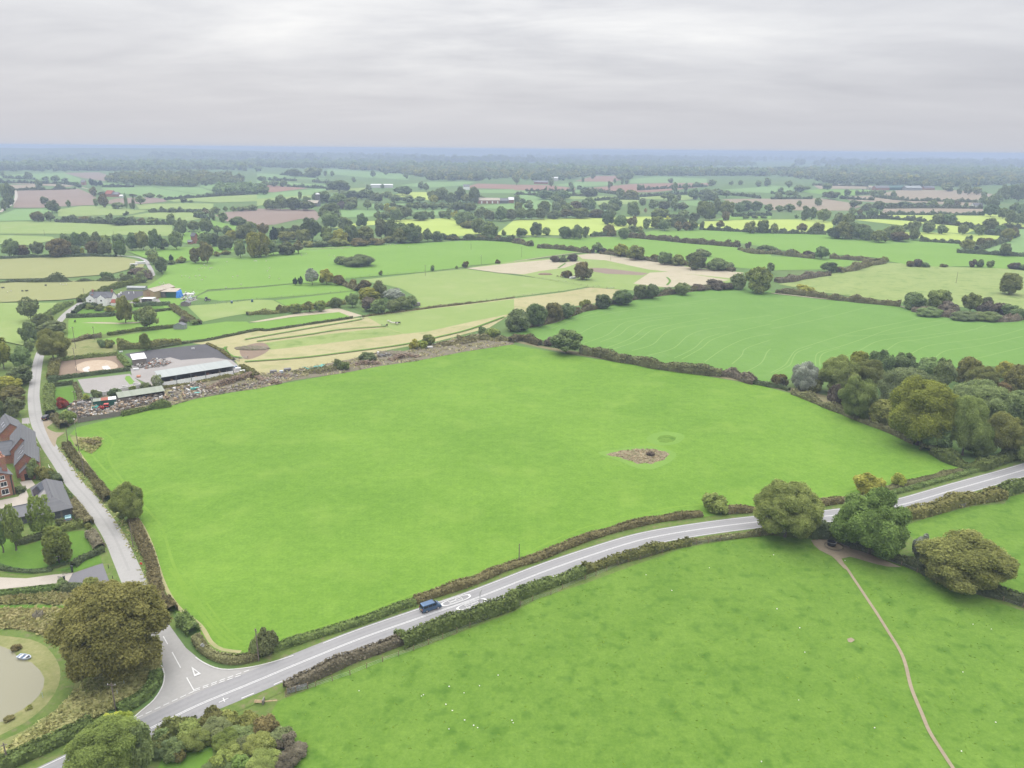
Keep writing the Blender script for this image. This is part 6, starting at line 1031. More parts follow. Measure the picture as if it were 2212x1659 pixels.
farbarn('E4', (1340, 478), (1430, 478), 14, 6, 10, M['brick'], M['slate2'], 'red brick house beside the distant eastern farm', 'house', 'distant_house')
farbarn('E4', (1772, 634), (1848, 634), 9, 4.5, 8, M['white'], M['slate2'], 'white cottage at the edge of the small tan field', 'house', 'distant_house', 0)
farbarn('E4', (1560, 625), (1600, 625), 8, 4, 7, M['brick'], M['slate'], 'small brick cottage west of the white cottage', 'house', 'distant_house')
farbarn('E3', (330, 392), (380, 392), 16, 9, 12, M['conc'], M['roofwhite'], 'long white shed on the far reddish farmland')
farbarn('E3', (170, 420), (290, 422), 14, 6, 10, M['brick'], M['slate'], 'low brick farmstead on the far reddish farmland')
farbarn('E1', (700, 430), (730, 430), 14, 8, 13, M['brick'], M['slate'], 'small red brick house by three dark conifers', 'house', 'distant_house')
farbarn('E1', (905, 528), (960, 530), 14, 6, 12, M['brick'], M['rust'], 'rambling red-roofed farmhouse above the poplars', 'house', 'distant_house')
farbarn('E1', (960, 530), (1020, 530), 12, 5, 9, M['brick'], M['slate'], 'lower farm range beside the red-roofed farmhouse')
farbarn('E1', (1030, 536), (1055, 536), 8, 3, 5, M['roofwhite'], M['roofwhite'], 'small white outbuilding near the poplars')
o = farbarn('E1', (1648, 930), (1680, 932), 5, 8, 11, M['brick'], M['slate2'], 'narrow old brick tower house beside the black cattle', 'house', 'brick_house')
farbarn('E1', (1616, 938), (1650, 938), 5, 2.5, 4, M['brick'], M['slate2'], 'low brick outhouse against the tower house')
for k, x, y, wd, lb in (('E2', 980, 452, 190, 'pale'), ('E1', 1258, 265, 40, 'cream'), ('E4', 480, 302, 75, 'white'), ('E4', 350, 272, 40, 'whitish'), ('E4', 1865, 264, 60, 'faint'), ('E3', 1140, 242, 110, 'long white')):
    farbarn(k, (x, y), (x+wd, y), 16, 7, 9, M['roofwhite'], M['roofwhite'], f'{lb} far-off shed roof near the {"poplar hillside" if k=="E1" else "blue woods"}', 'barn')  # walls and roof alike in plain white sheeting
# ---------------------------------------------------------------- vehicles
def bend(o, f):
    for v in o.data.vertices: v.co = Vector(f(v.co))
def vehicle(name, pos, ang, Lg, Wd, prof, belt, top, paint, label, cat, glass, rw=.33, axles=(.85, -.85), taper=.15, extra=None):
    o = empty(name, pos[0], pos[1], ZR, ang); tag(o, label, cat); hw = Wd/2
    b = MB().prism([(x, z) for x, z in prof], -hw, hw); bmesh.ops.recalc_face_normals(b.b, faces=b.b.faces)
    hwz = lambda z: hw*(1-taper*max(0, (z-belt)/(top-belt)))
    for v in b.b.verts: v.co.y = math.copysign(hwz(v.co.z), v.co.y)
    bo = b.build('body', paint, o, bevel=.06, smooth=False)
    for s in (-1, 1):
        for x0, x1, x2, x3, z0_, z1_ in glass['side']:
            ya, yb = hwz(z0_)+.012, hwz(z1_)+.012; m = MB(); q = [(x0, s*ya, z0_), (x1, s*ya, z0_), (x2, s*yb, z1_), (x3, s*yb, z1_)]; m.hexa(q+[(x, y-s*.03, z) for x, y, z in q]); m.build('window', M['glass'], o)
    for nm, (xa, za, xb, zb) in (('windscreen', glass['front']), ('rear_window', glass['rear'])):
        wa, wb = hwz(za)-.12, hwz(zb)-.10; dx = .015 if nm == 'windscreen' else -.015; q = [(xa+dx, -wa, za), (xa+dx, wa, za), (xb+dx, wb, zb), (xb+dx, -wb, zb)]; m = MB(); m.hexa(q+[(x-dx*2.5, y, z-.01) for x, y, z in q]); m.build(nm, M['glass'], o)
    for ax in axles:
        for s in (-1, 1):
            w_ = MB().wheel((ax, s*(hw-.10), rw), rw, .22).build('wheel', M['tyre'], o); MB().wheel((ax, s*(hw+.015), rw), rw*.62, .03).build('rim', M['chrome'], w_)
    xf, xr = max(p[0] for p in prof), min(p[0] for p in prof)
    for s in (-1, 1):
        MB().box(xf-.12, xf+.02, s*(hw-.38)-.16, s*(hw-.38)+.16, .66, .84).build('headlight', M['lampw'], o); MB().box(xr-.02, xr+.06, s*(hw-.13)-.08, s*(hw-.13)+.08, .75, 1.15).build('tail_light', M['lampr'], o)
        MB().box(glass['front'][0]-.55, glass['front'][0]-.35, s*(hw+.02) if s > 0 else -hw-.22, s*(hw+.22) if s > 0 else -hw-.02, belt-.02, belt+.2).build('mirror', paint, o)
    MB().box(xr-.03, xr+.01, -.26, .26, .55, .67).build('number_plate', M['yplate'], o); MB().box(xf-.05, xf+.06, -hw+.08, hw-.08, .32, .5).build('bumper', M['black'], o); MB().box(xr-.05, xr+.05, -hw+.08, hw-.08, .34, .5).build('bumper', M['black'], o)
    return o
ZR = z0+.018
iv = int(np.argmin(np.linalg.norm(MAIN-np.array([-18.2, 149.2]), axis=1))); tv = MAIN[iv+1]-MAIN[iv-1]; nv = normals2(MAIN)[iv]; pv_ = MAIN[iv]+nv*1.75
vehicle('van', pv_, math.atan2(tv[1], tv[0]), 4.7, 1.88, [(-2.35, .3), (-2.38, 1.0), (-2.2, 1.78), (-2.0, 1.86), (.75, 1.88), (1.55, 1.2), (2.2, 1.0), (2.36, .75), (2.36, .3)], 1.12, 1.86, M['navy'], 'dark blue passenger van driving along the main road', 'van',
        dict(side=[(-2.05, -.95, -.95, -1.95, 1.2, 1.66), (-.85, .1, .05, -.85, 1.2, 1.66), (.2, 1.2, .72, .2, 1.2, 1.66)], front=(1.50, 1.25, .82, 1.80), rear=(-2.345, 1.2, -2.23, 1.7)), axles=(1.45, -1.35), taper=.16)
vehicle('car', (-177.2, 274.2), math.radians(93), 4.5, 1.85, [(-2.2, .32), (-2.24, 1.0), (-1.95, 1.62), (-1.7, 1.7), (.2, 1.72), (.95, 1.12), (2.0, .98), (2.2, .7), (2.2, .32)], 1.05, 1.7, M['black'], 'black estate car parked in the gravel pull-in by the lane', 'car',
        dict(side=[(-1.8, -.6, -.65, -1.7, 1.12, 1.56), (-.5, .75, .2, -.5, 1.12, 1.56)], front=(.92, 1.18, .28, 1.66), rear=(-2.20, 1.1, -2.0, 1.56)), axles=(1.35, -1.3))
vehicle('car', (-123.2, 191.9), math.radians(122), 4.2, 1.8, [(-2.1, .3), (-2.14, .95), (-1.75, 1.45), (-1.4, 1.55), (.3, 1.55), (1.0, 1.05), (1.9, .92), (2.1, .65), (2.1, .3)], .98, 1.55, M['tealp'], 'teal car parked beside the timber garage', 'car',
        dict(side=[(-1.6, -.5, -.55, -1.45, 1.04, 1.42), (-.4, .85, .35, -.4, 1.04, 1.42)], front=(.96, 1.1, .4, 1.5), rear=(-2.08, 1.02, -1.82, 1.40)), axles=(1.3, -1.25))
def tractor(pos, ang, paint, label, loader=True):
    o = empty('tractor', pos[0], pos[1], .12, ang); tag(o, label, 'tractor')
    MB().hexa([(.2, -.38, .75), (1.9, -.32, .75), (1.9, .32, .75), (.2, .38, .75), (.2, -.36, 1.6), (1.8, -.27, 1.45), (1.8, .27, 1.45), (.2, .36, 1.6)]).build('bonnet', paint, o, bevel=.05)
    MB().box(-1.5, 1.7, -.3, .3, .5, .74).build('chassis', M['scrap'], o)
    cb = MB()
    for x, y in ((-1.2, -.6), (-1.2, .6), (.18, -.6), (.18, .6)): cb.box(x-.05, x+.05, y-.05, y+.05, .8, 2.5)
    c_ = cb.build('cab', M['black'], o); MB().box(-1.35, .35, -.75, .75, 2.5, 2.66).build('cab_roof', paint, c_, bevel=.04); MB().box(-1.15, .13, -.57, .57, 1.3, 2.46).build('cab_glass', M['glass'], c_)
    for s in (-1, 1):
        w_ = MB().wheel((-.75, s*.85, .82), .84, .46, n=24).build('wheel', M['tyre'], o); MB().wheel((-.75, s*1.09, .82), .42, .05).build('rim', M['roofwhite'], w_)
        w_ = MB().wheel((1.45, s*.78, .55), .56, .32, n=20).build('wheel', M['tyre'], o); MB().wheel((1.45, s*.95, .55), .28, .05).build('rim', M['roofwhite'], w_)
        MB().box(-1.4, -.1, s*.62 if s > 0 else -1.05, 1.05 if s > 0 else -.62, 1.68, 1.8).build('mudguard', paint, o)
    if loader:
        for s in (-1, 1): MB().tube((-.1, s*.62, 1.5), (1.6, s*.62, 1.9), .09).tube((1.6, s*.62, 1.9), (3.0, s*.62, .9), .09).build('loader_arm', paint, o)
        MB().prism([(2.9, .3), (3.9, .3), (3.7, .5), (3.1, .6), (3.0, 1.3), (2.9, 1.3)], -1.1, 1.1).build('bucket', M['teal'], o)
    return o
tractor((-160.4, 284.9), math.radians(196), M['redp'], 'red tractor with white wheels in the scrap yard')
tractor(P('C5', 1695, 470), math.radians(10), M['scrap'], 'dark grey tractor beyond the littered yard', False)
# ---------------------------------------------------------------- rowing boat on the pond
c = P('D2', 203, 738); o = empty('rowing_boat', c[0], c[1], .12, math.radians(-12)); tag(o, 'small pale blue rowing boat moored at the pond bank', 'boat')
def outline(s, z): return [(x*s, y*s, z) for x, y in ((-1.5, -.45), (-1.42, -.6), (-.5, -.72), (.6, -.66), (1.25, -.4), (1.58, 0), (1.25, .4), (.6, .66), (-.5, .72), (-1.42, .6), (-1.5, .45))]
m = MB(); rings = [outline(.8, -.05), outline(1.0, .42), outline(.9, .42), outline(.74, .08)]; vs = [[m.b.verts.new(p) for p in r] for r in rings]
for a, b_ in zip(vs, vs[1:]):
    for i in range(len(a)): m.b.faces.new([a[i], a[(i+1) % len(a)], b_[(i+1) % len(a)], b_[i]])
m.b.faces.new(vs[0]); m.b.faces.new(vs[-1]); m.build('hull', M['boat'], o)
for x in (-.95, .1): MB().box(x, x+.32, -.55, .55, .28, .33).build('seat', M['roofwhite'], o)
MB().box(-.55, .0, -.48, .48, .085, .14).build('floor_mat', M['navy'], o); MB().box(.48, .95, -.4, .4, .085, .2).build('floor_mat', M['hide'], o)
# ---------------------------------------------------------------- feeder, bench, bollards, signs, posts
c = P('D5', 637, 812); o = empty('ring_feeder', c[0], c[1], .25); tag(o, 'round black cattle feeder on trodden mud under the maple', 'feeder')
def ringwall(r0_, r1_, z0_, z1_, n=28):
    m = MB(); R = [[m.b.verts.new((r*math.cos(2*PI*i/n), r*math.sin(2*PI*i/n), z)) for i in range(n)] for r, z in ((r1_, z0_), (r1_*1.05, z1_), (r0_*1.02, z1_), (r0_, z0_))]
    for a, b_ in zip(R, R[1:]+R[:1]):
        for i in range(n): m.b.faces.new([a[i], a[(i+1) % n], b_[(i+1) % n], b_[i]])
    return m
ringwall(.98, 1.1, 0, .95).build('wall', M['black'], o); MB().tube((0, 0, .3), (0, 0, .36), .97, n=28).build('floor', M['dark'], o); ringwall(1.11, 1.16, .84, .93).build('rim', M['rail'], o)
t_ = ringwall(2.1, 2.35, 0, .10, 40).build('trampled_ring', GM['rubble'], None, (c[0]+.4, c[1]-.6, .25)); tag(t_, 'dark trampled ring of mud round the feeder', kind='structure')
c = P('D1', 437, 1283); o = empty('tree_bench', c[0], c[1]); tag(o, 'round grey timber seat encircling the lawn tree', 'bench')
ringwall(.75, 1.35, .42, .48).build('seat', M['roundwood'], o)
for i in range(8): a = i*PI/4; MB().box(-.05, .05, -.05, .05, 0, .42).build('leg', M['roundwood'], o, (1.05*math.cos(a), 1.05*math.sin(a), 0))
def post(k, x, y, h, r, mat, name, label, cat, group=None, z=.0):
    c = P(k, x, y); t_ = MB().tube((0, 0, 0), (0, 0, h), r, r*.9, 8).ball((0, 0, h), r*.9, r*.9, r*.5, 1).build(name, mat, None, (c[0], c[1], z)); return tag(t_, label, cat, group)
post('D1', 833, 1352, 1.1, .09, M['black'], 'bollard', 'black bollard on the tarmac apron nearer the lane verge', 'bollard'); post('D1', 866, 1438, 1.1, .09, M['black'], 'bollard', 'black bollard on the tarmac apron nearer the hedge', 'bollard')
for i, (x, y) in enumerate(((214, 252), (233, 288), (284, 392), (313, 448), (838, 1203))): post('D1', x, y, .8, .07, M['white'], 'marker_post', ['white marker post nearest the far barn entrance', 'second white marker post along the barn verge', 'third white marker post along the barn verge', 'white marker post at the low end of the barn verge', 'white marker post on the verge near the tarmac apron'][i], 'post', 'white marker posts along the lane')
for i, (x, y, lb) in enumerate(((1018, 962, 'pale tree tube under the edge of the huge oak'), (963, 1045, 'pale tree tube near the telegraph pole'), (352, 1062, 'pale tree tube on the pond bank'))): post('D2', x, y, 1.3, .07, M['tube'], 'tree_tube', lb, 'tube', 'tree tubes in the meadow')
def sign(k, x, y, h, r, label, colour, bar, z=.0, ang=0):
    c = P(k, x, y); o = empty('road_sign', c[0], c[1], z, ang); tag(o, label, 'sign'); MB().tube((0, 0, 0), (0, 0, h+r), .045, n=8).build('pole', M['metal'], o)
    pl = MB().tube((0, -.06, h), (0, -.10, h), r, n=24).build('plate', colour, o)
    if bar: MB().hexa([(-r*.68-.05, -.125, h-r*.62), (-r*.55, -.125, h-r*.72), (r*.72, -.125, h+r*.6), (r*.6, -.125, h+r*.72), (-r*.68-.05, -.103, h-r*.62), (-r*.55, -.103, h-r*.72), (r*.72, -.103, h+r*.6), (r*.6, -.103, h+r*.72)]).build('bar', M['black'], pl)
sign('D2', 1664, 692, 1.9, .42, 'round white sign with black diagonal bar at the junction', M['line'], True)
sign('D1', 1085, 1330, .7, .34, 'small red disc sign low on the lane verge', M['signred'], False)
c = P('Z1', 1490, 455); o = empty('road_sign', c[0], c[1], 0, math.radians(70)); tag(o, 'pair of white speed sign plates above the feathery roadside hedge', 'sign')
for s in (-1, 1): MB().tube((s*.35, 0, 0), (s*.35, 0, 2.9), .045, n=8).build('pole', M['metal'], o); MB().tube((s*.35, -.06, 2.6), (s*.35, -.1, 2.6), .38, n=20).build('plate', M['line'], o)
# entrance gates to the gravel drive
A, B = P('D1', 497, 1462), P('D1', 556, 1380); o, L_ = frame_at('gate', A, B, 'open black metal gate between pillars on the gravel drive', 'gate')
for x in (0, L_): MB().box(x-.18, x+.18, -.18, .18, 0, 1.7).box(x-.24, x+.24, -.24, .24, 1.7, 1.82).build('pillar', M['rail'], o)
for x0_, ang in ((.25, 1.1), (L_-.25, 2.0)):
    g = MB(); w_ = L_/2-.4
    for z in (.2, .65, 1.1, 1.35): g.tube((0, 0, z), (w_, 0, z), .03, n=6)
    for i in range(9): g.tube((w_*i/8, 0, .2), (w_*i/8, 0, 1.35), .022, n=6)
    g.build('leaf', M['rail'], o, (x0_, 0, 0), ang)
# ---------------------------------------------------------------- fences
def fence(line, posts, h, mat, label, name='fence', wires=(.3, .6, .95), r=.06, wire_mat=None, rails=0, group=None):
    o = empty(name, posts[0][0], posts[0][1]); tag(o, label, 'fence', group); c0 = posts[0]
    me = None
    for p in posts:
        q = (p[0]-c0[0], p[1]-c0[1], 0)
        if me is None: t_ = MB().box(-r, r, -r, r, 0, h).build('post', mat, o, q, .3); me = t_.data
        else: link('post', me, o, q, random.uniform(0, .6))
    m = MB(); rr = .02 if not rails else .035
    for a, b_ in zip(line, line[1:]):
        for z in wires: m.tube((a[0]-c0[0], a[1]-c0[1], z), (b_[0]-c0[0], b_[1]-c0[1], z), rr, n=4)
    m.build('wire' if not rails else 'rail', wire_mat or M['metal'], o); return o
fp = pts('D3 345,1385 430,1350 590,1303 727,1257 872,1208 1008,1152 1138,1098 1268,1052 1392,1008 1512,958 1630,912 1746,862 1852,818 1962,768 2065,728 2167,682 D4 65,1348 162,1308 262,1265 412,1215 507,1168 692,1092 780,1058 868,1022 960,977 1048,947 1140,927 1232,897 1322,872 1410,843 1505,822 1600,807 1700,792 1795,777 1888,762 1946,748 2030,740 2117,727 2180,724 D5 50,736 110,722 150,722 200,714 320,707 392,727 470,742 535,747 595,757 714,802 838,847 963,884 1086,932 1208,978 1337,1033 1465,1073 1600,1123 1740,1170 1887,1218 2040,1268 2200,1322 2400,1390')
fence(fp, fp, 1.35, M['post'], 'long post and wire fence round the mottled pasture beside the road')
ep = pts('D1 -120,1280 -40,1315 30,1348 110,1370 200,1382 290,1380 370,1366 440,1348 500,1328 545,1312'); el = smooth_line(ep, 1.2)
fence(el, [el[i] for i in range(0, len(el), 2)], 1.15, M['rail'], 'curved dark estate railing with five bars round the lawn', 'railing', (.2, .42, .64, .86, 1.08), .03, M['rail'], 1)
for spec, lb in (('C5 1480,390 1700,388 1900,375 2101,362 C6 150,345 290,330', 'post fence between sheep field and green paddocks'), ('C6 -340,500 -200,478 0,455 200,440 400,425 600,405 830,385', 'post fence below the small copse paddock'), ('C6 730,288 1000,258 1370,232 1700,200', 'post fence across the sheep field with lone bushes'), ('C7 0,262 300,300 600,350 760,365', 'post fence beside the pale set-aside field'), ('C7 -420,490 0,438 300,405 690,355', 'post fence along the dry strip paddock'), ('C6 620,318 730,350 830,385', 'short fence behind the russet thorn hedge'), ('C5 1580,500 1850,490 2101,460', 'post and rail fence behind the pale paddock')):
    ln = smooth_line(pts(spec), 7.0); fence(ln, list(ln), 1.2, M['roundwood'], lb, 'fence', (.4, .75, 1.1), .07)
A, B = P('C5', 640, 1468), P('C5', 985, 1408); o, L_ = frame_at('board_fence', A, B, 'grey close-boarded fence below the scrap heap', 'fence')
for i in range(8): MB().box(L_*i/8+.02, L_*(i+1)/8-.02, 0, .06, .05, 1.75+.08*(i % 2)).build('panel', M['wood'], o); MB().box(L_*i/8-.06, L_*i/8+.06, .065, .18, 0, 1.85).build('post', M['post'], o)
A, B = P('D1', 372, 575), P('D1', 425, 665); o, L_ = frame_at('white_railing', A, B, 'low white railing beside the lane near the garage', 'fence'); MB().box(0, L_, 0, .06, .75, .9).build('rail', M['white'], o)
for i in range(6): MB().box(L_*i/5-.05, L_*i/5+.05, .062, .15, 0, .95).build('post', M['white'], o)
def fgate(k, a, b, label, h=1.2, mat='metal'):
    o, L_ = frame_at('field_gate', P(k, *a), P(k, *b), label, 'gate'); m = MB()
    for z in (.2, .45, .7, .95, h): m.tube((0, 0, z), (L_, 0, z), .035, n=6)
    for x in (0, L_/2, L_): m.tube((x, 0, .2), (x, 0, h), .035, n=6)
    m.build('bars', M[mat], o)
    for x in (-.15, L_+.15): MB().box(x-.09, x+.09, -.09, .09, 0, h+.2).build('post', M['post'], o)
fgate('D3', (362, 1362), (520, 1318), 'silver field gate at the end of the roadside hedge'); fgate('C6', (850, 612), (872, 618), 'small silver gate at the paddock corner by the willow copse'); fgate('C6', (1022, 678), (1052, 684), 'silver gate beside the small group of livestock'); fgate('C5', (1905, 945), (1955, 965), 'pale gate at the corner of the dark arena'); fgate('C5', (1960, 945), (2025, 940), 'galvanised gate below the bare sandy patch'); fgate('C7', (760, 372), (815, 370), 'grey gate at the end of the long strip paddock'); fgate('D5', (1690, 505), (1728, 498), 'metal gate in the olive hedge past the maple')
c = P('D3', 200, 1440); o = empty('fallen_timber', c[0], c[1]); tag(o, 'broken pale wooden gate lying by the roadside scrub', 'timber')
for i in range(3): MB().box(-2.5, -.8, -.4+.3*i, -.28+.3*i, .5, .62).build('slat', M['cut'], o)
MB().tube((-.6, 0, .5), (1.7, .2, .6), .1).build('rail', M['cut'], o); MB().box(-.9, -.7, -.5, .6, .1, 1.1).build('post', M['roundwood'], o)
A = P('D2', 315, 405); o = empty('tree_guard', A[0], A[1]); tag(o, 'square timber guard round a sapling in the meadow', 'guard')
for x, y in ((-.7, -.7), (.7, -.7), (.7, .7), (-.7, .7)): MB().box(x-.05, x+.05, y-.05, y+.05, 0, 1.4).build('post', M['roundwood'], o)
m = MB()
for z in np.linspace(.15, 1.3, 7): m.box(-.7, .7, -.73, -.70, z, z+.07).box(-.7, .7, .70, .73, z, z+.07).box(-.73, -.70, -.7, .7, z, z+.07).box(.70, .73, -.7, .7, z, z+.07)
m.build('slats', M['roundwood'], o)
# ---------------------------------------------------------------- telegraph poles
def tpole(k, xb, yb, yt, label, arm=1.6, mat='pole', r=.14, lamp=False):
    c = P(k, xb, yb); Yt = X(k, 0, yt)[1]; h = 8.0
    for _ in range(12):
        v = np.array([c[0], c[1], h-H]); yy = 829.5-FPX*(v@up)/(v@fw); h += (yy-Yt)/scale_at(c, h/2)*.9
    h = min(max(h, 3), 11.5); o = empty('telegraph_pole' if not lamp else 'lamp_post', c[0], c[1], 0, random.uniform(-.8, .8)); tag(o, label, 'pole', 'wooden poles of the overhead lines' if not lamp else None)
    MB().tube((0, 0, 0), (0, 0, h), r, r*.75, 8).build('pole', M[mat], o)
    if arm: MB().box(-arm/2, arm/2, -.06, .06, h-.5, h-.38).build('crossarm', M[mat], o); 
    if arm > 1:
        for x in (-.7, 0, .7): MB().tube((x, 0, h-.38), (x, 0, h-.16), .05, n=6).build('insulator', M['white'], o)
    if lamp: MB().box(-.1, .7, -.14, .14, h, h+.14).build('lamp', M['roofwhite'], o)
for a in (('D1', 608, 465, 310, 'grey pole beside the dry tussocky field corner', 0), ('D1', 648, 640, 465, 'black pole beside the lane hedge near a cut trunk', 0), ('D1', 520, 372, 272, 'leaning pole on the verge opposite the barns', 0), ('D1', 1022, 1192, 995, 'pole in the brown hedge below the lone hedgerow tree', 0), ('D2', 2117, 765, 495, 'pole by the roadside bush at the bright field corner', .9), ('D2', 948, 1168, 940, 'pole with crossarm in the pond meadow', 1.6), ('D2', 68, 1612, 1430, 'pole at the end of the clipped meadow hedge', .9), ('D4', 152, 965, 797, 'lone brown pole behind the main road hedge', 0),
          ('C5', 620, 860, 600, 'tall pole near the weedy ground by the orchard', 1.6), ('C5', 628, 1045, 800, 'tall pole at the edge of the sand arena', 1.6), ('C5', 640, 1440, 1120, 'tall pole beside the scrap heap fence', 1.6), ('C5', 421, 605, 545, 'pole on the lane near the white house', 0), ('C5', 238, 770, 680, 'pale pole among the lane trees', .8), ('C5', 775, 790, 680, 'transformer pole below the orchard', 1.2), ('C5', 691, 440, 366, 'pole on the lane hedge above the white house', 0), ('C5', 972, 340, 268, 'pole in the straw-coloured field', 0), ('C6', 1377, 266, 176, 'pole on the fence beside two lone bushes', 1.4), ('C6', 1833, 172, 96, 'pole in the corner of the sheep field', 1.4), ('C6', 1750, 50, 0, 'pole in the far part of the sheep field', 1.4), ('C7', 63, 115, 26, 'pole by the low hedge above the set-aside', 1.4), ('C7', 790, 140, 86, 'pole in the bleached strip below field trees', 1.4), ('C7', 1443, 228, 146, 'pole with crossarm below the big field trees', 1.6), ('E2', 1118, 880, 830, 'pole standing in the long tree belt', 1.6), ('C8', 1512, 326, 232, 'lone thin pole in the rough pasture', 0), ('E1', 385, 866, 812, 'pole in the pale field above the tree belt', 0), ('E1', 978, 852, 822, 'second pole in the pale field above the belt', 0)): tpole(*a)
tpole('Z3', 345, 455, 210, 'pale green post standing in front of the green container', 0, 'tube', .09); tpole('D1', 583, 312, 205, 'slim grey lamp post at the board fence end', 0, 'metal', .07, True)
# ---------------------------------------------------------------- heaps: rubble, scrap and stacked logs
def rubble(name, spec, n, hmax, size, mats, label, plank=.35, kind='stuff'):
    poly = pts(spec); P0 = np.array(poly); lo, hi = P0.min(0), P0.max(0); n = int(n*.62); size *= 1.1; rng = random.Random(n+len(spec)); bs = {m_: MB() for m_ in mats}; got = 0
    while got < n:
        p = (rng.uniform(lo[0], hi[0]), rng.uniform(lo[1], hi[1]))
        if not inside(p, poly): continue
        got += 1; z = hmax*rng.random()**1.6; b = bs[rng.choice(mats)]; a = rng.uniform(0, 3.14); s = size*rng.uniform(.4, 1.3); tilt = rng.uniform(-.4, .4); ca, sa = math.cos(a), math.sin(a)
        if rng.random() < plank: l_, w_, t_ = s*2.6, s*.28, s*.22
        else: l_, w_, t_ = s, s*rng.uniform(.5, .9), s*rng.uniform(.3, .8)
        c8 = []
        for zz in (0, t_):
            for x, y in ((-l_/2, -w_/2), (l_/2, -w_/2), (l_/2, w_/2), (-l_/2, w_/2)): c8.append((p[0]-P0[0][0]+x*ca-y*sa, p[1]-P0[0][1]+x*sa+y*ca, max(.0, z+zz+x*tilt+rng.uniform(-.1, .1)*s)+.15))
        b.hexa(c8)
    big = MB(); me = bpy.data.meshes.new(name); o = None
    allb = bmesh.new(); mlist = []
    for i, (m_, b) in enumerate(bs.items()):
        tmp = bpy.data.meshes.new('t'); b.b.to_mesh(tmp); b.b.free(); k0 = len(allb.faces); allb.from_mesh(tmp); allb.faces.ensure_lookup_table(); mlist.append(M[m_])
        for f in allb.faces[k0:]: f.material_index = i
    bmesh.ops.recalc_face_normals(allb, faces=allb.faces); allb.to_mesh(me); allb.free()
    for m_ in mlist: me.materials.append(m_)
    big.b.free(); o = link(name, me, None, (P0[0][0], P0[0][1], 0)); return tag(o, label, kind=kind)
MX = ['scrap', 'stack', 'log', 'log', 'cut', 'roundwood', 'post', 'conc', 'stack']
rubble('rubble', 'C5 580,1310 720,1300 790,1330 800,1400 640,1440 560,1400', 420, 1.0, .8, MX+['scrap'], 'heap of mixed scrap and rubble behind the board fence')
rubble('rubble', 'C5 800,1360 960,1340 980,1390 700,1425', 240, .7, .7, MX, 'strewn timber and scrap in front of the tractor')
rubble('rubble', 'C5 940,1320 1100,1270 1350,1240 1380,1280 1150,1330 1000,1380', 620, 1.2, .9, MX+['cut', 'log'], 'long heap of broken timber below the wood shed')
rubble('rubble', 'C5 1380,1200 1650,1140 1720,1190 1620,1250 1400,1290', 330, .7, .8, MX, 'scattered scrap and timber on the weedy strip')
rubble('rubble', 'C5 1620,1215 2101,1140 2101,1180 1700,1250 1450,1290', 260, .4, .8, ['log', 'roundwood', 'stack'], 'thin scatter of logs along the field edge')
rubble('rubble', 'C6 0,1130 200,1090 400,1060 300,1100 0,1180', 130, .4, .8, ['log', 'roundwood', 'stack'], 'scatter of timber on brown weeds')
rubble('rubble', 'C5 1095,1020 1290,955 1385,975 1370,1000 1210,1030', 300, 1.0, .8, ['roundwood', 'stack', 'conc', 'log', 'clay', 'scrap'], 'heap of bales, sacks and scrap beside the board shelter')
rubble('rubble', 'C5 1500,410 1590,405 1620,450 1560,475 1480,470', 150, .6, .9, ['conc', 'scrap', 'stack', 'roofwhite'], 'scrap strewn beside the blue tarpaulin')
rubble('rubble', 'C5 700,1280 780,1270 790,1300 640,1310', 80, .8, .7, ['scrap', 'dark'], 'dark scrap metal by the green container')
rubble('rubble', 'C6 980,905 1100,900 1110,930 990,935', 60, .7, .8, ['conc', 'roundwood', 'scrap'], 'pale blocks dumped behind the log stacks')
rubble('rubble', 'C7 380,260 510,268 500,295 330,270', 80, .5, 1.2, ['log', 'rust', 'brownhide'], 'brown timber dumped by the set-aside bushes')
def logs(spec, n, hmax, ln, label):
    c = smooth_line(pts(spec), 1.0); l = arclen(c); nn = normals2(c); rng = random.Random(n); m = MB(); e = MB(); c0 = c[0]
    for i in range(n):
        s = rng.uniform(0, l[-1]); x, y = np.interp(s, l, c[:, 0]), np.interp(s, l, c[:, 1]); k_ = min(len(c)-1, int(s/l[-1]*(len(c)-1))); d = nn[k_]; z = hmax*rng.random()**1.3*(1-abs(2*s/l[-1]-1)**3)+.3; o_ = rng.uniform(-1.2, 1.2)*(1-z/(hmax+.6)); ll = ln*rng.uniform(.6, 1.2)/2; aj = rng.uniform(-.5, .5); dx, dy = d[0]*math.cos(aj)-d[1]*math.sin(aj), d[0]*math.sin(aj)+d[1]*math.cos(aj); r = rng.uniform(.12, .27); tz = rng.uniform(-.2, .2)
        p = (x-c0[0]+d[0]*o_-dx*ll, y-c0[1]+d[1]*o_-dy*ll, max(z-tz, .3)); q = (x-c0[0]+d[0]*o_+dx*ll, y-c0[1]+d[1]*o_+dy*ll, max(z+tz, .3)); m.tube(p, q, r, r*.9, 7)
        for pe, sg in ((p, -1), (q, 1)): e.tube((pe[0]+sg*dx*.01, pe[1]+sg*dy*.01, pe[2]), (pe[0]+sg*dx*.03, pe[1]+sg*dy*.03, pe[2]), r*.85, n=7)
    o = m.build('logs', M['log'], None, (c0[0], c0[1], 0)); tag(o, label, kind='stuff'); e.build('cut_ends', M['cut'], o); return o
logs('C5 1690,1190 1850,1150 1950,1120 2101,1085 C6 0,1105 60,1120', 300, 2.2, 2.6, 'long stack of cut logs beside the bright field')
logs('C6 100,1150 140,1140 190,1150', 40, 1.2, 2.4, 'small stack of cut logs near the long one')
logs('C6 135,1090 180,1085 260,1100', 50, 1.3, 2.4, 'log stack beside the pale frame and drum')
logs('C6 800,1000 870,985 930,990 1010,980', 110, 1.5, 2.6, 'log stack in front of the round grey bush')
logs('C6 1095,960 1180,935 1250,925 1320,930', 120, 1.9, 3.2, 'pale log stack at the upper end of the bright field')
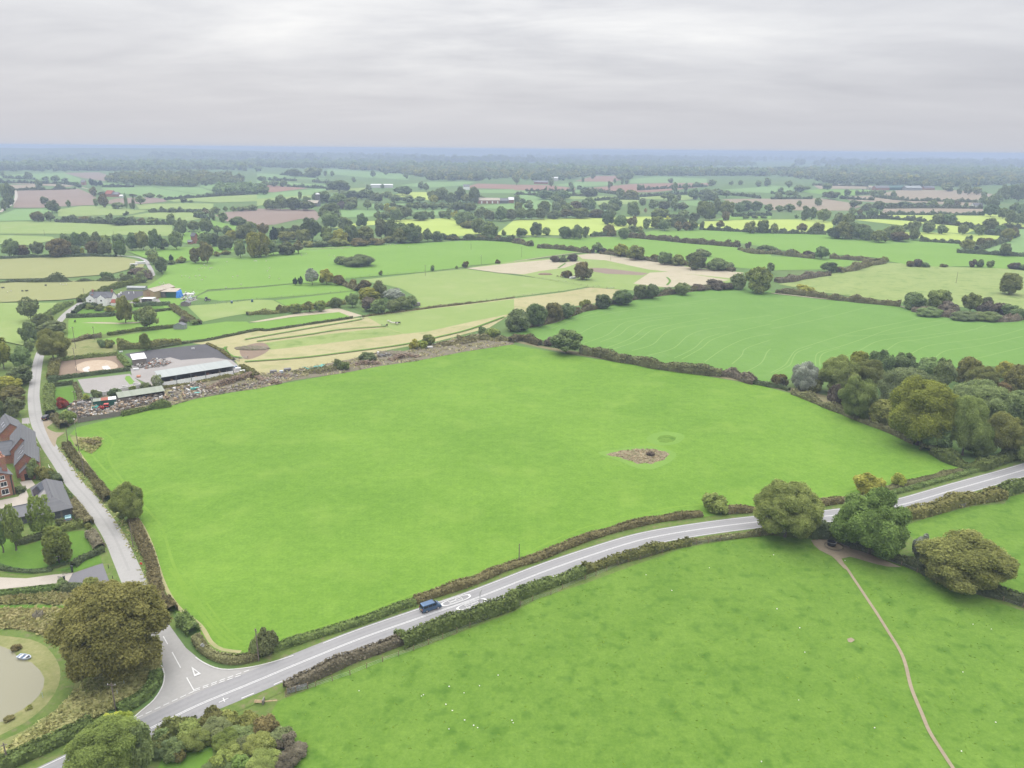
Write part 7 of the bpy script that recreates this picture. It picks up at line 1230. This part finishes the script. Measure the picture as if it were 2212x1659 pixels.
# single pieces lying about the strip
def lump(k, x, y, sx, sy, sz, mat, name, label, cat, ang=.4):
    c = P(k, x, y); m = MB().box(-sx/2, sx/2, -sy/2, sy/2, 0, sz); t_ = m.build(name, M[mat], None, (c[0], c[1], .12), ang, bevel=min(sx, sy, sz)*.12); return tag(t_, label, cat)
lump('Z3', 400, 500, 2.4, 1.5, .9, 'teal', 'skip', 'small teal skip in front of the green container', 'skip'); lump('D7', 1485, 600, 3.4, 1.4, .8, 'teal', 'boat_cover', 'turquoise covered dinghy on the weedy strip', 'boat'); lump('D7', 1520, 660, 2.4, 1.5, .9, 'teal', 'water_tank', 'turquoise tank beside the covered dinghy', 'tank'); lump('D7', 1470, 555, 2.6, 1.6, 1.6, 'stack', 'trailer_box', 'pale grey box trailer above the covered dinghy', 'trailer')
lump('D7', 1100, 700, .9, .9, 1.3, 'dark', 'barrel_crate', 'black crate with white lid by the wood shed', 'crate'); lump('D7', 315, 905, 1.6, 1.0, .6, 'roofwhite', 'chest', 'white chest lying behind the board fence', 'chest'); lump('D7', 250, 890, 2.4, .7, .4, 'conc', 'slab', 'pale slab leaning in the rubble', 'slab'); lump('D7', 160, 790, 2.6, 1.8, 1.6, 'scrap', 'scrap_box', 'grey metal box at the lane end of the scrap heap', 'box')
lump('D7', 1960, 350, 1.6, 1.2, 1.0, 'navy', 'bale', 'dark blue wrapped bale beside the long stable', 'bale'); lump('D7', 1990, 372, 2.6, 1.6, 1.1, 'roofwhite', 'bale', 'white wrapped bale at the corner of the long stable', 'bale'); lump('D7', 2045, 395, 2.2, 1.2, .8, 'roofwhite', 'bale', 'white wrapped bale nearest the weedy bank', 'bale'); lump('D7', 800, 372, 2.4, 1.2, .7, 'roofwhite', 'sack', 'white sacks at the foot of the board shelter', 'sack')
lump('D7', 830, 455, 1.6, 2.4, .6, 'clay', 'cart', 'small rusty cart in the stony yard', 'cart'); lump('D7', 1000, 570, 1.4, 1.4, .9, 'peri', 'sack', 'pale sack at the corner of the long stable', 'sack'); lump('D7', 1466, 132, 1.6, .4, .8, 'roofwhite', 'jump', 'white jump stand on the dark arena', 'jump'); lump('D7', 625, 165, 1.6, .9, .5, 'roofwhite', 'trough', 'white trough above the sand arena', 'trough')
lump('C6', 1412, 856, 3.2, 1.4, .9, 'conc', 'trough', 'pale trough beside the rounded yellow bush', 'trough'); lump('C6', 135, 1062, 3, 2, 1.4, 'scrap', 'pallet_box', 'grey pallet box on the weedy strip', 'box'); lump('C6', 200, 1062, 1.6, 1.4, 1.3, 'boat', 'water_drum', 'pale blue drum among the brown weeds', 'drum'); lump('C6', 250, 1042, 3.2, 2, 1.2, 'scrap', 'pallet_box', 'dark wooden box behind the pale blue drum', 'box'); lump('C6', 1305, 510, 4.5, 3, 2.2, 'roundwood', 'hut', 'small grey hut at the end of the willow copse', 'hut'); lump('C7', 478, 290, 5, 2.2, 1.6, 'roofwhite', 'trailer', 'white trailer under the brownish set-aside trees', 'trailer'); lump('C5', 1895, 490, 1.4, 1.0, 1.6, 'navy', 'water_butt', 'blue butt on the pale paddock fence', 'butt'); lump('C5', 2062, 480, 1.4, 1.0, 1.8, 'navy', 'water_butt', 'blue butt nearer the copse on the paddock fence', 'butt'); lump('C5', 1148, 172, 8, 2.4, 2.4, 'roofwhite', 'caravan', 'white caravan by the lane bend scrub', 'caravan'); lump('C5', 1095, 185, 6, 3, 2, 'conc', 'covered_stack', 'pale covered stack beside the white caravan', 'stack')
lump('C5', 1540, 425, 7, 3, 1.2, 'roofwhite', 'pen', 'white walled pen beyond the blue tarpaulin', 'pen'); lump('C5', 1560, 450, 3, 1.6, .8, 'boat', 'sheet', 'pale sheet lying in the littered yard', 'sheet')
for i, (x, y, lb) in enumerate(((975, 425, 'poles of a white jump nearest the white house'), (990, 412, 'tall white jump stand next to the house jump'), (1055, 415, 'white jump in the middle of the riding arena'), (1095, 412, 'white jump stand nearest the buff barn'))): lump('C5', x, y, .25, 2.2, 1.3, 'white', 'jump', lb, 'jump', .2*i)
for i, (x, y) in enumerate(((290, 322), (240, 335))): pass
# teal netting thrown over the weeds
c = pts('C6 365,1020 420,1025 500,1010 530,990 560,995 520,1020 440,1038'); m = MB(); cx_ = c[0]
f_ = m.poly([(p[0]-cx_[0], p[1]-cx_[1], .5) for p in c]); bmesh.ops.triangulate(m.b, faces=m.b.faces[:]); bmesh.ops.subdivide_edges(m.b, edges=m.b.edges[:], cuts=3)
for v in m.b.verts: v.co.z += .35*math.sin(v.co.x*1.3)+random.uniform(-.08, .12)
bmesh.ops.solidify(m.b, geom=m.b.faces[:], thickness=.04); tag(m.build('netting', M['teal'], None, (cx_[0], cx_[1], 0)), 'turquoise netting spread over weeds by the log stacks', 'netting')
# earth heap in the dry paddock, cut trunk by the lane, spread of brown dock stems
def mound(k, x, y, rx, ry, h, mat, label, name='earth_heap', cat='heap'):
    c = P(k, x, y); m = MB(); m.ball((0, 0, 0), rx, ry, h, 4)
    for v in m.b.verts: v.co.z = max(v.co.z, -.02)*(1+.18*math.sin(v.co.x*1.7+v.co.y*2.3)); v.co.x *= 1+.08*math.sin(v.co.y*2)
    tag(m.build(name, GM[mat], None, (c[0], c[1], .1), 0, True), label, cat)
mound('C5', 2060, 862, 9, 3.5, 1.4, 'rubble', 'brown earth heap on bare sand in the dry paddock')
mound('C7', 255, 256, 6, 3, 1.4, 'sand', 'small reddish heap on the set-aside field')
mound('C6', 1110, 905, 9, 3, 1.5, 'rubble', 'dark heap behind the upper log stacks')
c = P('D1', 650, 598); t_ = MB().tube((-1.2, -.25, .45), (1.3, .3, .5), .42, .36, 12).build('fallen_log', M['bark'], None, (c[0], c[1], 0)); tag(t_, 'sawn tree trunk lying by the black lane pole', 'log')
hedge('C6', '1480,820 1600,810 1700,800 1790,790', 7, 1.2, 'brown', 'reddish brown dead dock stems at the top of the bright field', .4, .5, False, 'weeds')
hedge('C6', '300,1050 420,1045 560,1030 640,1020', 5, 1.1, 'brown', 'brown weeds around the turquoise netting', .35, .5, False, 'weeds')
hedge('C6', '1640,770 1800,765 1900,770 2050,780', 6, 1.8, 'mixed', 'bramble thicket at the top corner of the bright field', .4, .4)
hedge('D1', '660,365 740,400', 3.0, .8, 'brown', 'brown bramble patch in the tussocky field corner', .28, .4, False, 'weeds')
# ---------------------------------------------------------------- animals
def beast(name, mat, Lb, hb, wool=False):
    m = MB(); m.ball((0, 0, hb*.68), Lb*.42, Lb*.22, hb*.27, 3)
    me = m.b
    def sk(a, b_, r0_, r1_): m.tube(a, b_, r0_, r1_, 8)
    for x in (-.27, .27):
        for s in (-1, 1): sk((x*Lb, s*Lb*.12, hb*.6), (x*Lb*1.03, s*Lb*.12, hb*.3), Lb*.06, Lb*.04); sk((x*Lb*1.03, s*Lb*.12, hb*.32), (x*Lb, s*Lb*.12, 0), Lb*.04, Lb*.033)
    sk((.3*Lb, 0, hb*.72), (.5*Lb, 0, hb*.8), Lb*.14, Lb*.09); m.ball((.56*Lb, 0, hb*.78), Lb*.14, Lb*.08, Lb*.09, 2); sk((.6*Lb, 0, hb*.76), (.7*Lb, 0, hb*.68), Lb*.07, Lb*.05)
    for s in (-1, 1): m.ball((.5*Lb, s*Lb*.11, hb*.87), Lb*.03, Lb*.06, Lb*.025, 1)
    sk((-.4*Lb, 0, hb*.75), (-.46*Lb, 0, hb*.42), Lb*.03, Lb*.015)
    bmesh.ops.recalc_face_normals(m.b, faces=m.b.faces); d = bpy.data.meshes.new(name); m.b.to_mesh(d); m.b.free(); d.materials.append(mat)
    o = bpy.data.objects.new('tmp', d); COL.objects.link(o); md = o.modifiers.new('r', 'REMESH'); md.mode = 'VOXEL'; md.voxel_size = Lb*.035
    d2 = bpy.data.meshes.new_from_object(o.evaluated_get(bpy.context.evaluated_depsgraph_get())); bpy.data.objects.remove(o); d2.name = name; return d2
SHEEP = beast('sheep', M['wool'], 1.35, .95); COWB = beast('cow', M['hide'], 2.3, 1.45); COWW = beast('cow', M['wool'], 2.2, 1.4)
rs = random.Random(3)
def flock(name, me, spec, label, group, cat):
    for p in pts(spec): t_ = link(name, me, None, (p[0], p[1], .3), rs.uniform(0, 6.28)); tag(t_, label, cat, group)
flock('sheep', SHEEP, 'C5 1670,180 1690,188 1675,208 1720,208 1735,206 1650,208 1625,218 1715,220 1785,228 1855,158 2080,150 2097,150 1520,275 1550,287 1600,275 1632,270 1652,305 1682,280 1943,273 1903,281 1973,343 1847,370 1487,275 1307,333 1340,330 1325,343 1345,343 C6 105,208 85,232 105,273 100,288 180,295 75,151 405,91 365,103 630,110 590,101 612,45 697,53 1065,20 1088,18 1130,16 1240,36', 'white sheep grazing in the bright green sheep field', 'sheep in the bright green field', 'sheep')
flock('sheep', SHEEP, 'C5 495,340 520,345 545,343 65,408 92,398', 'white sheep in the straw-coloured field by the lane', 'sheep in the straw-coloured field', 'sheep')
flock('cow', COWB, 'C5 28,373 185,400 222,398 375,353 413,313', 'dark animal grazing in the straw-coloured field', 'dark stock in the straw-coloured field', 'cow')
flock('cow', COWB, 'E1 1580,864 1628,838 1712,846 1690,862', 'black cow beside the brick tower house', 'black cattle by the tower house', 'cow')
flock('cow', COWW, 'C6 1075,648 1095,660 1120,664 1146,668', 'pale animal in the small group on the dry strip', 'pale animals on the dry strip', 'cow')
flock('cow', COWB, 'C6 1062,682 1137,662 1162,662', 'dark animal in the small group on the dry strip', 'dark animals on the dry strip', 'cow')
flock('cow', COWB, 'C5 615,650', 'black pony lying on the orchard lawn near the tall pole', None, 'pony')
# pale stones in the pasture
m = MB(); m.ball((0, 0, .08), .12, .09, .09, 2); st_ = None
for p in pts('D3 2082,1210 1682,1303 1455,1380 1472,1370 1803,1355 1655,1450 1708,1500 1808,1578 1882,1622 1915,1640 1680,1650 2195,1580 2205,1600 1930,1297 945,1337 D4 1708,995 1400,1182 1190,1053 D5 748,935 165,890 192,1332 1795,1458 1945,1497 378,1487 D6 420,470 1712,632 370,860 1980,1043 990,1088 1700,1280 65,1365'):
    if st_ is None: st_ = m.build('stone', M['white'], None, (p[0], p[1], .03)); t_ = st_
    else: t_ = link('stone', st_.data, None, (p[0], p[1], .03), rs.uniform(0, 3)); s_ = rs.uniform(.7, 1.3); t_.scale = (s_, s_, s_)
    tag(t_, 'small white stone lying in the mottled pasture', 'stone', 'white stones in the pasture')
# ---------------------------------------------------------------- grass standing up: meadow, verges, rough pasture
HL['meadow'] = leaf_mat('meadow_stems', (.17, .20, .055), (.52, .46, .23), patch=.12); HL['sward'] = leaf_mat('sward_tufts', (.095, .185, .022), (.20, .32, .05), patch=.15); HL['litter'] = leaf_mat('weed_stems', (.16, .15, .075), (.50, .42, .27), patch=.2)
pond_c = P('D2', 60, 950); LA = LANE[::2]; MA = MAIN[::2]
tufts('meadow_grass', 'D2 -200,190 0,240 400,210 640,215 480,300 300,290 0,295 -200,310', 2600, .5, .28, HL['meadow'], 'long tussocky meadow grass above the mown path')
tufts('meadow_grass', 'D2 -200,350 0,345 300,340 560,340 470,480 400,560 200,505 0,490 -200,520', 3600, .5, .28, HL['meadow'], 'long tussocky meadow grass between mown paths')
tufts('meadow_grass', 'D2 640,1000 900,800 1280,560 1300,760 1290,860 1180,1000 1000,1120 700,1260 300,1460 0,1580 -100,1600 200,1370 450,1200', 6500, .5, .3, HL['meadow'], 'long tussocky meadow grass under the huge oak')
tufts('meadow_grass', 'D1 600,360 780,350 770,420 700,470 620,440', 700, .5, .3, HL['meadow'], 'dry tussocks in the field corner by the lane', )
tufts('verge_grass', 'D1 430,430 510,420 640,590 760,740 860,860 960,1000 1080,1210 1190,1500 1120,1480 1020,1260 920,1080 820,920 720,790 610,680 500,520', 3800, .35, .25, HL['meadow'], 'rough grass on the lane verge below the hedge')
tufts('pasture_grass', 'D3 600,1330 1000,1190 1500,1000 2100,760 D4 300,1280 1000,1000 1500,850 1900,780 D5 200,750 450,780 620,880 850,1230 1000,1480 D6 1100,500 1250,800 1400,1150 1700,1659 F 575,1700 590,1560', 1400, .08, .2, HL['sward'], 'darker grass tufts across the mottled pasture', clump=.9)
tufts('pasture_grass', 'D5 800,950 1200,1010 1600,1150 2212,1360 D6 2212,1413 1750,1413 1500,1150 1330,750 1260,500 1000,100', 500, .08, .2, HL['sward'], 'darker grass tufts east of the earth path', clump=.9)
tufts('weeds', 'D4 880,66 960,44 1100,22 1250,22 1375,62 1330,110 1240,142 1120,142 1000,102', 420, .22, .3, HL['litter'], 'dead stems lying in the dry hollow')
tufts('weeds', 'C5 560,1500 640,1450 1000,1400 1200,1370 1400,1325 1600,1270 1900,1215 2101,1190 C6 300,1120 700,1062 1000,1005 1300,962 1700,885 2101,825 2101,770 1800,740 1480,810 1200,880 1000,880 750,950 500,985 300,1030 0,1065 C5 2000,1050 1700,1130 1400,1170', 9000, .7, .4, HL['litter'], 'brown and green weeds along the scrap strip', clump=1.6)
# ---------------------------------------------------------------- the hazy air
hb = MB().box(-17500, 17500, -900, 17500, -1.0, 104)
hm, hn, hl = new_mat('haze_air'); hn.remove(hn['Principled BSDF']); pv = hn.new('ShaderNodeVolumePrincipled')
pv.inputs['Color'].default_value = (.475, .575, .755, 1); pv.inputs['Density'].default_value = 2.3e-4; pv.inputs['Anisotropy'].default_value = 0.0
hl.new(pv.outputs[0], hn['Material Output'].inputs['Volume'])
tag(hb.build('haze', hm), 'pale blue haze thickening towards the horizon', kind='stuff')
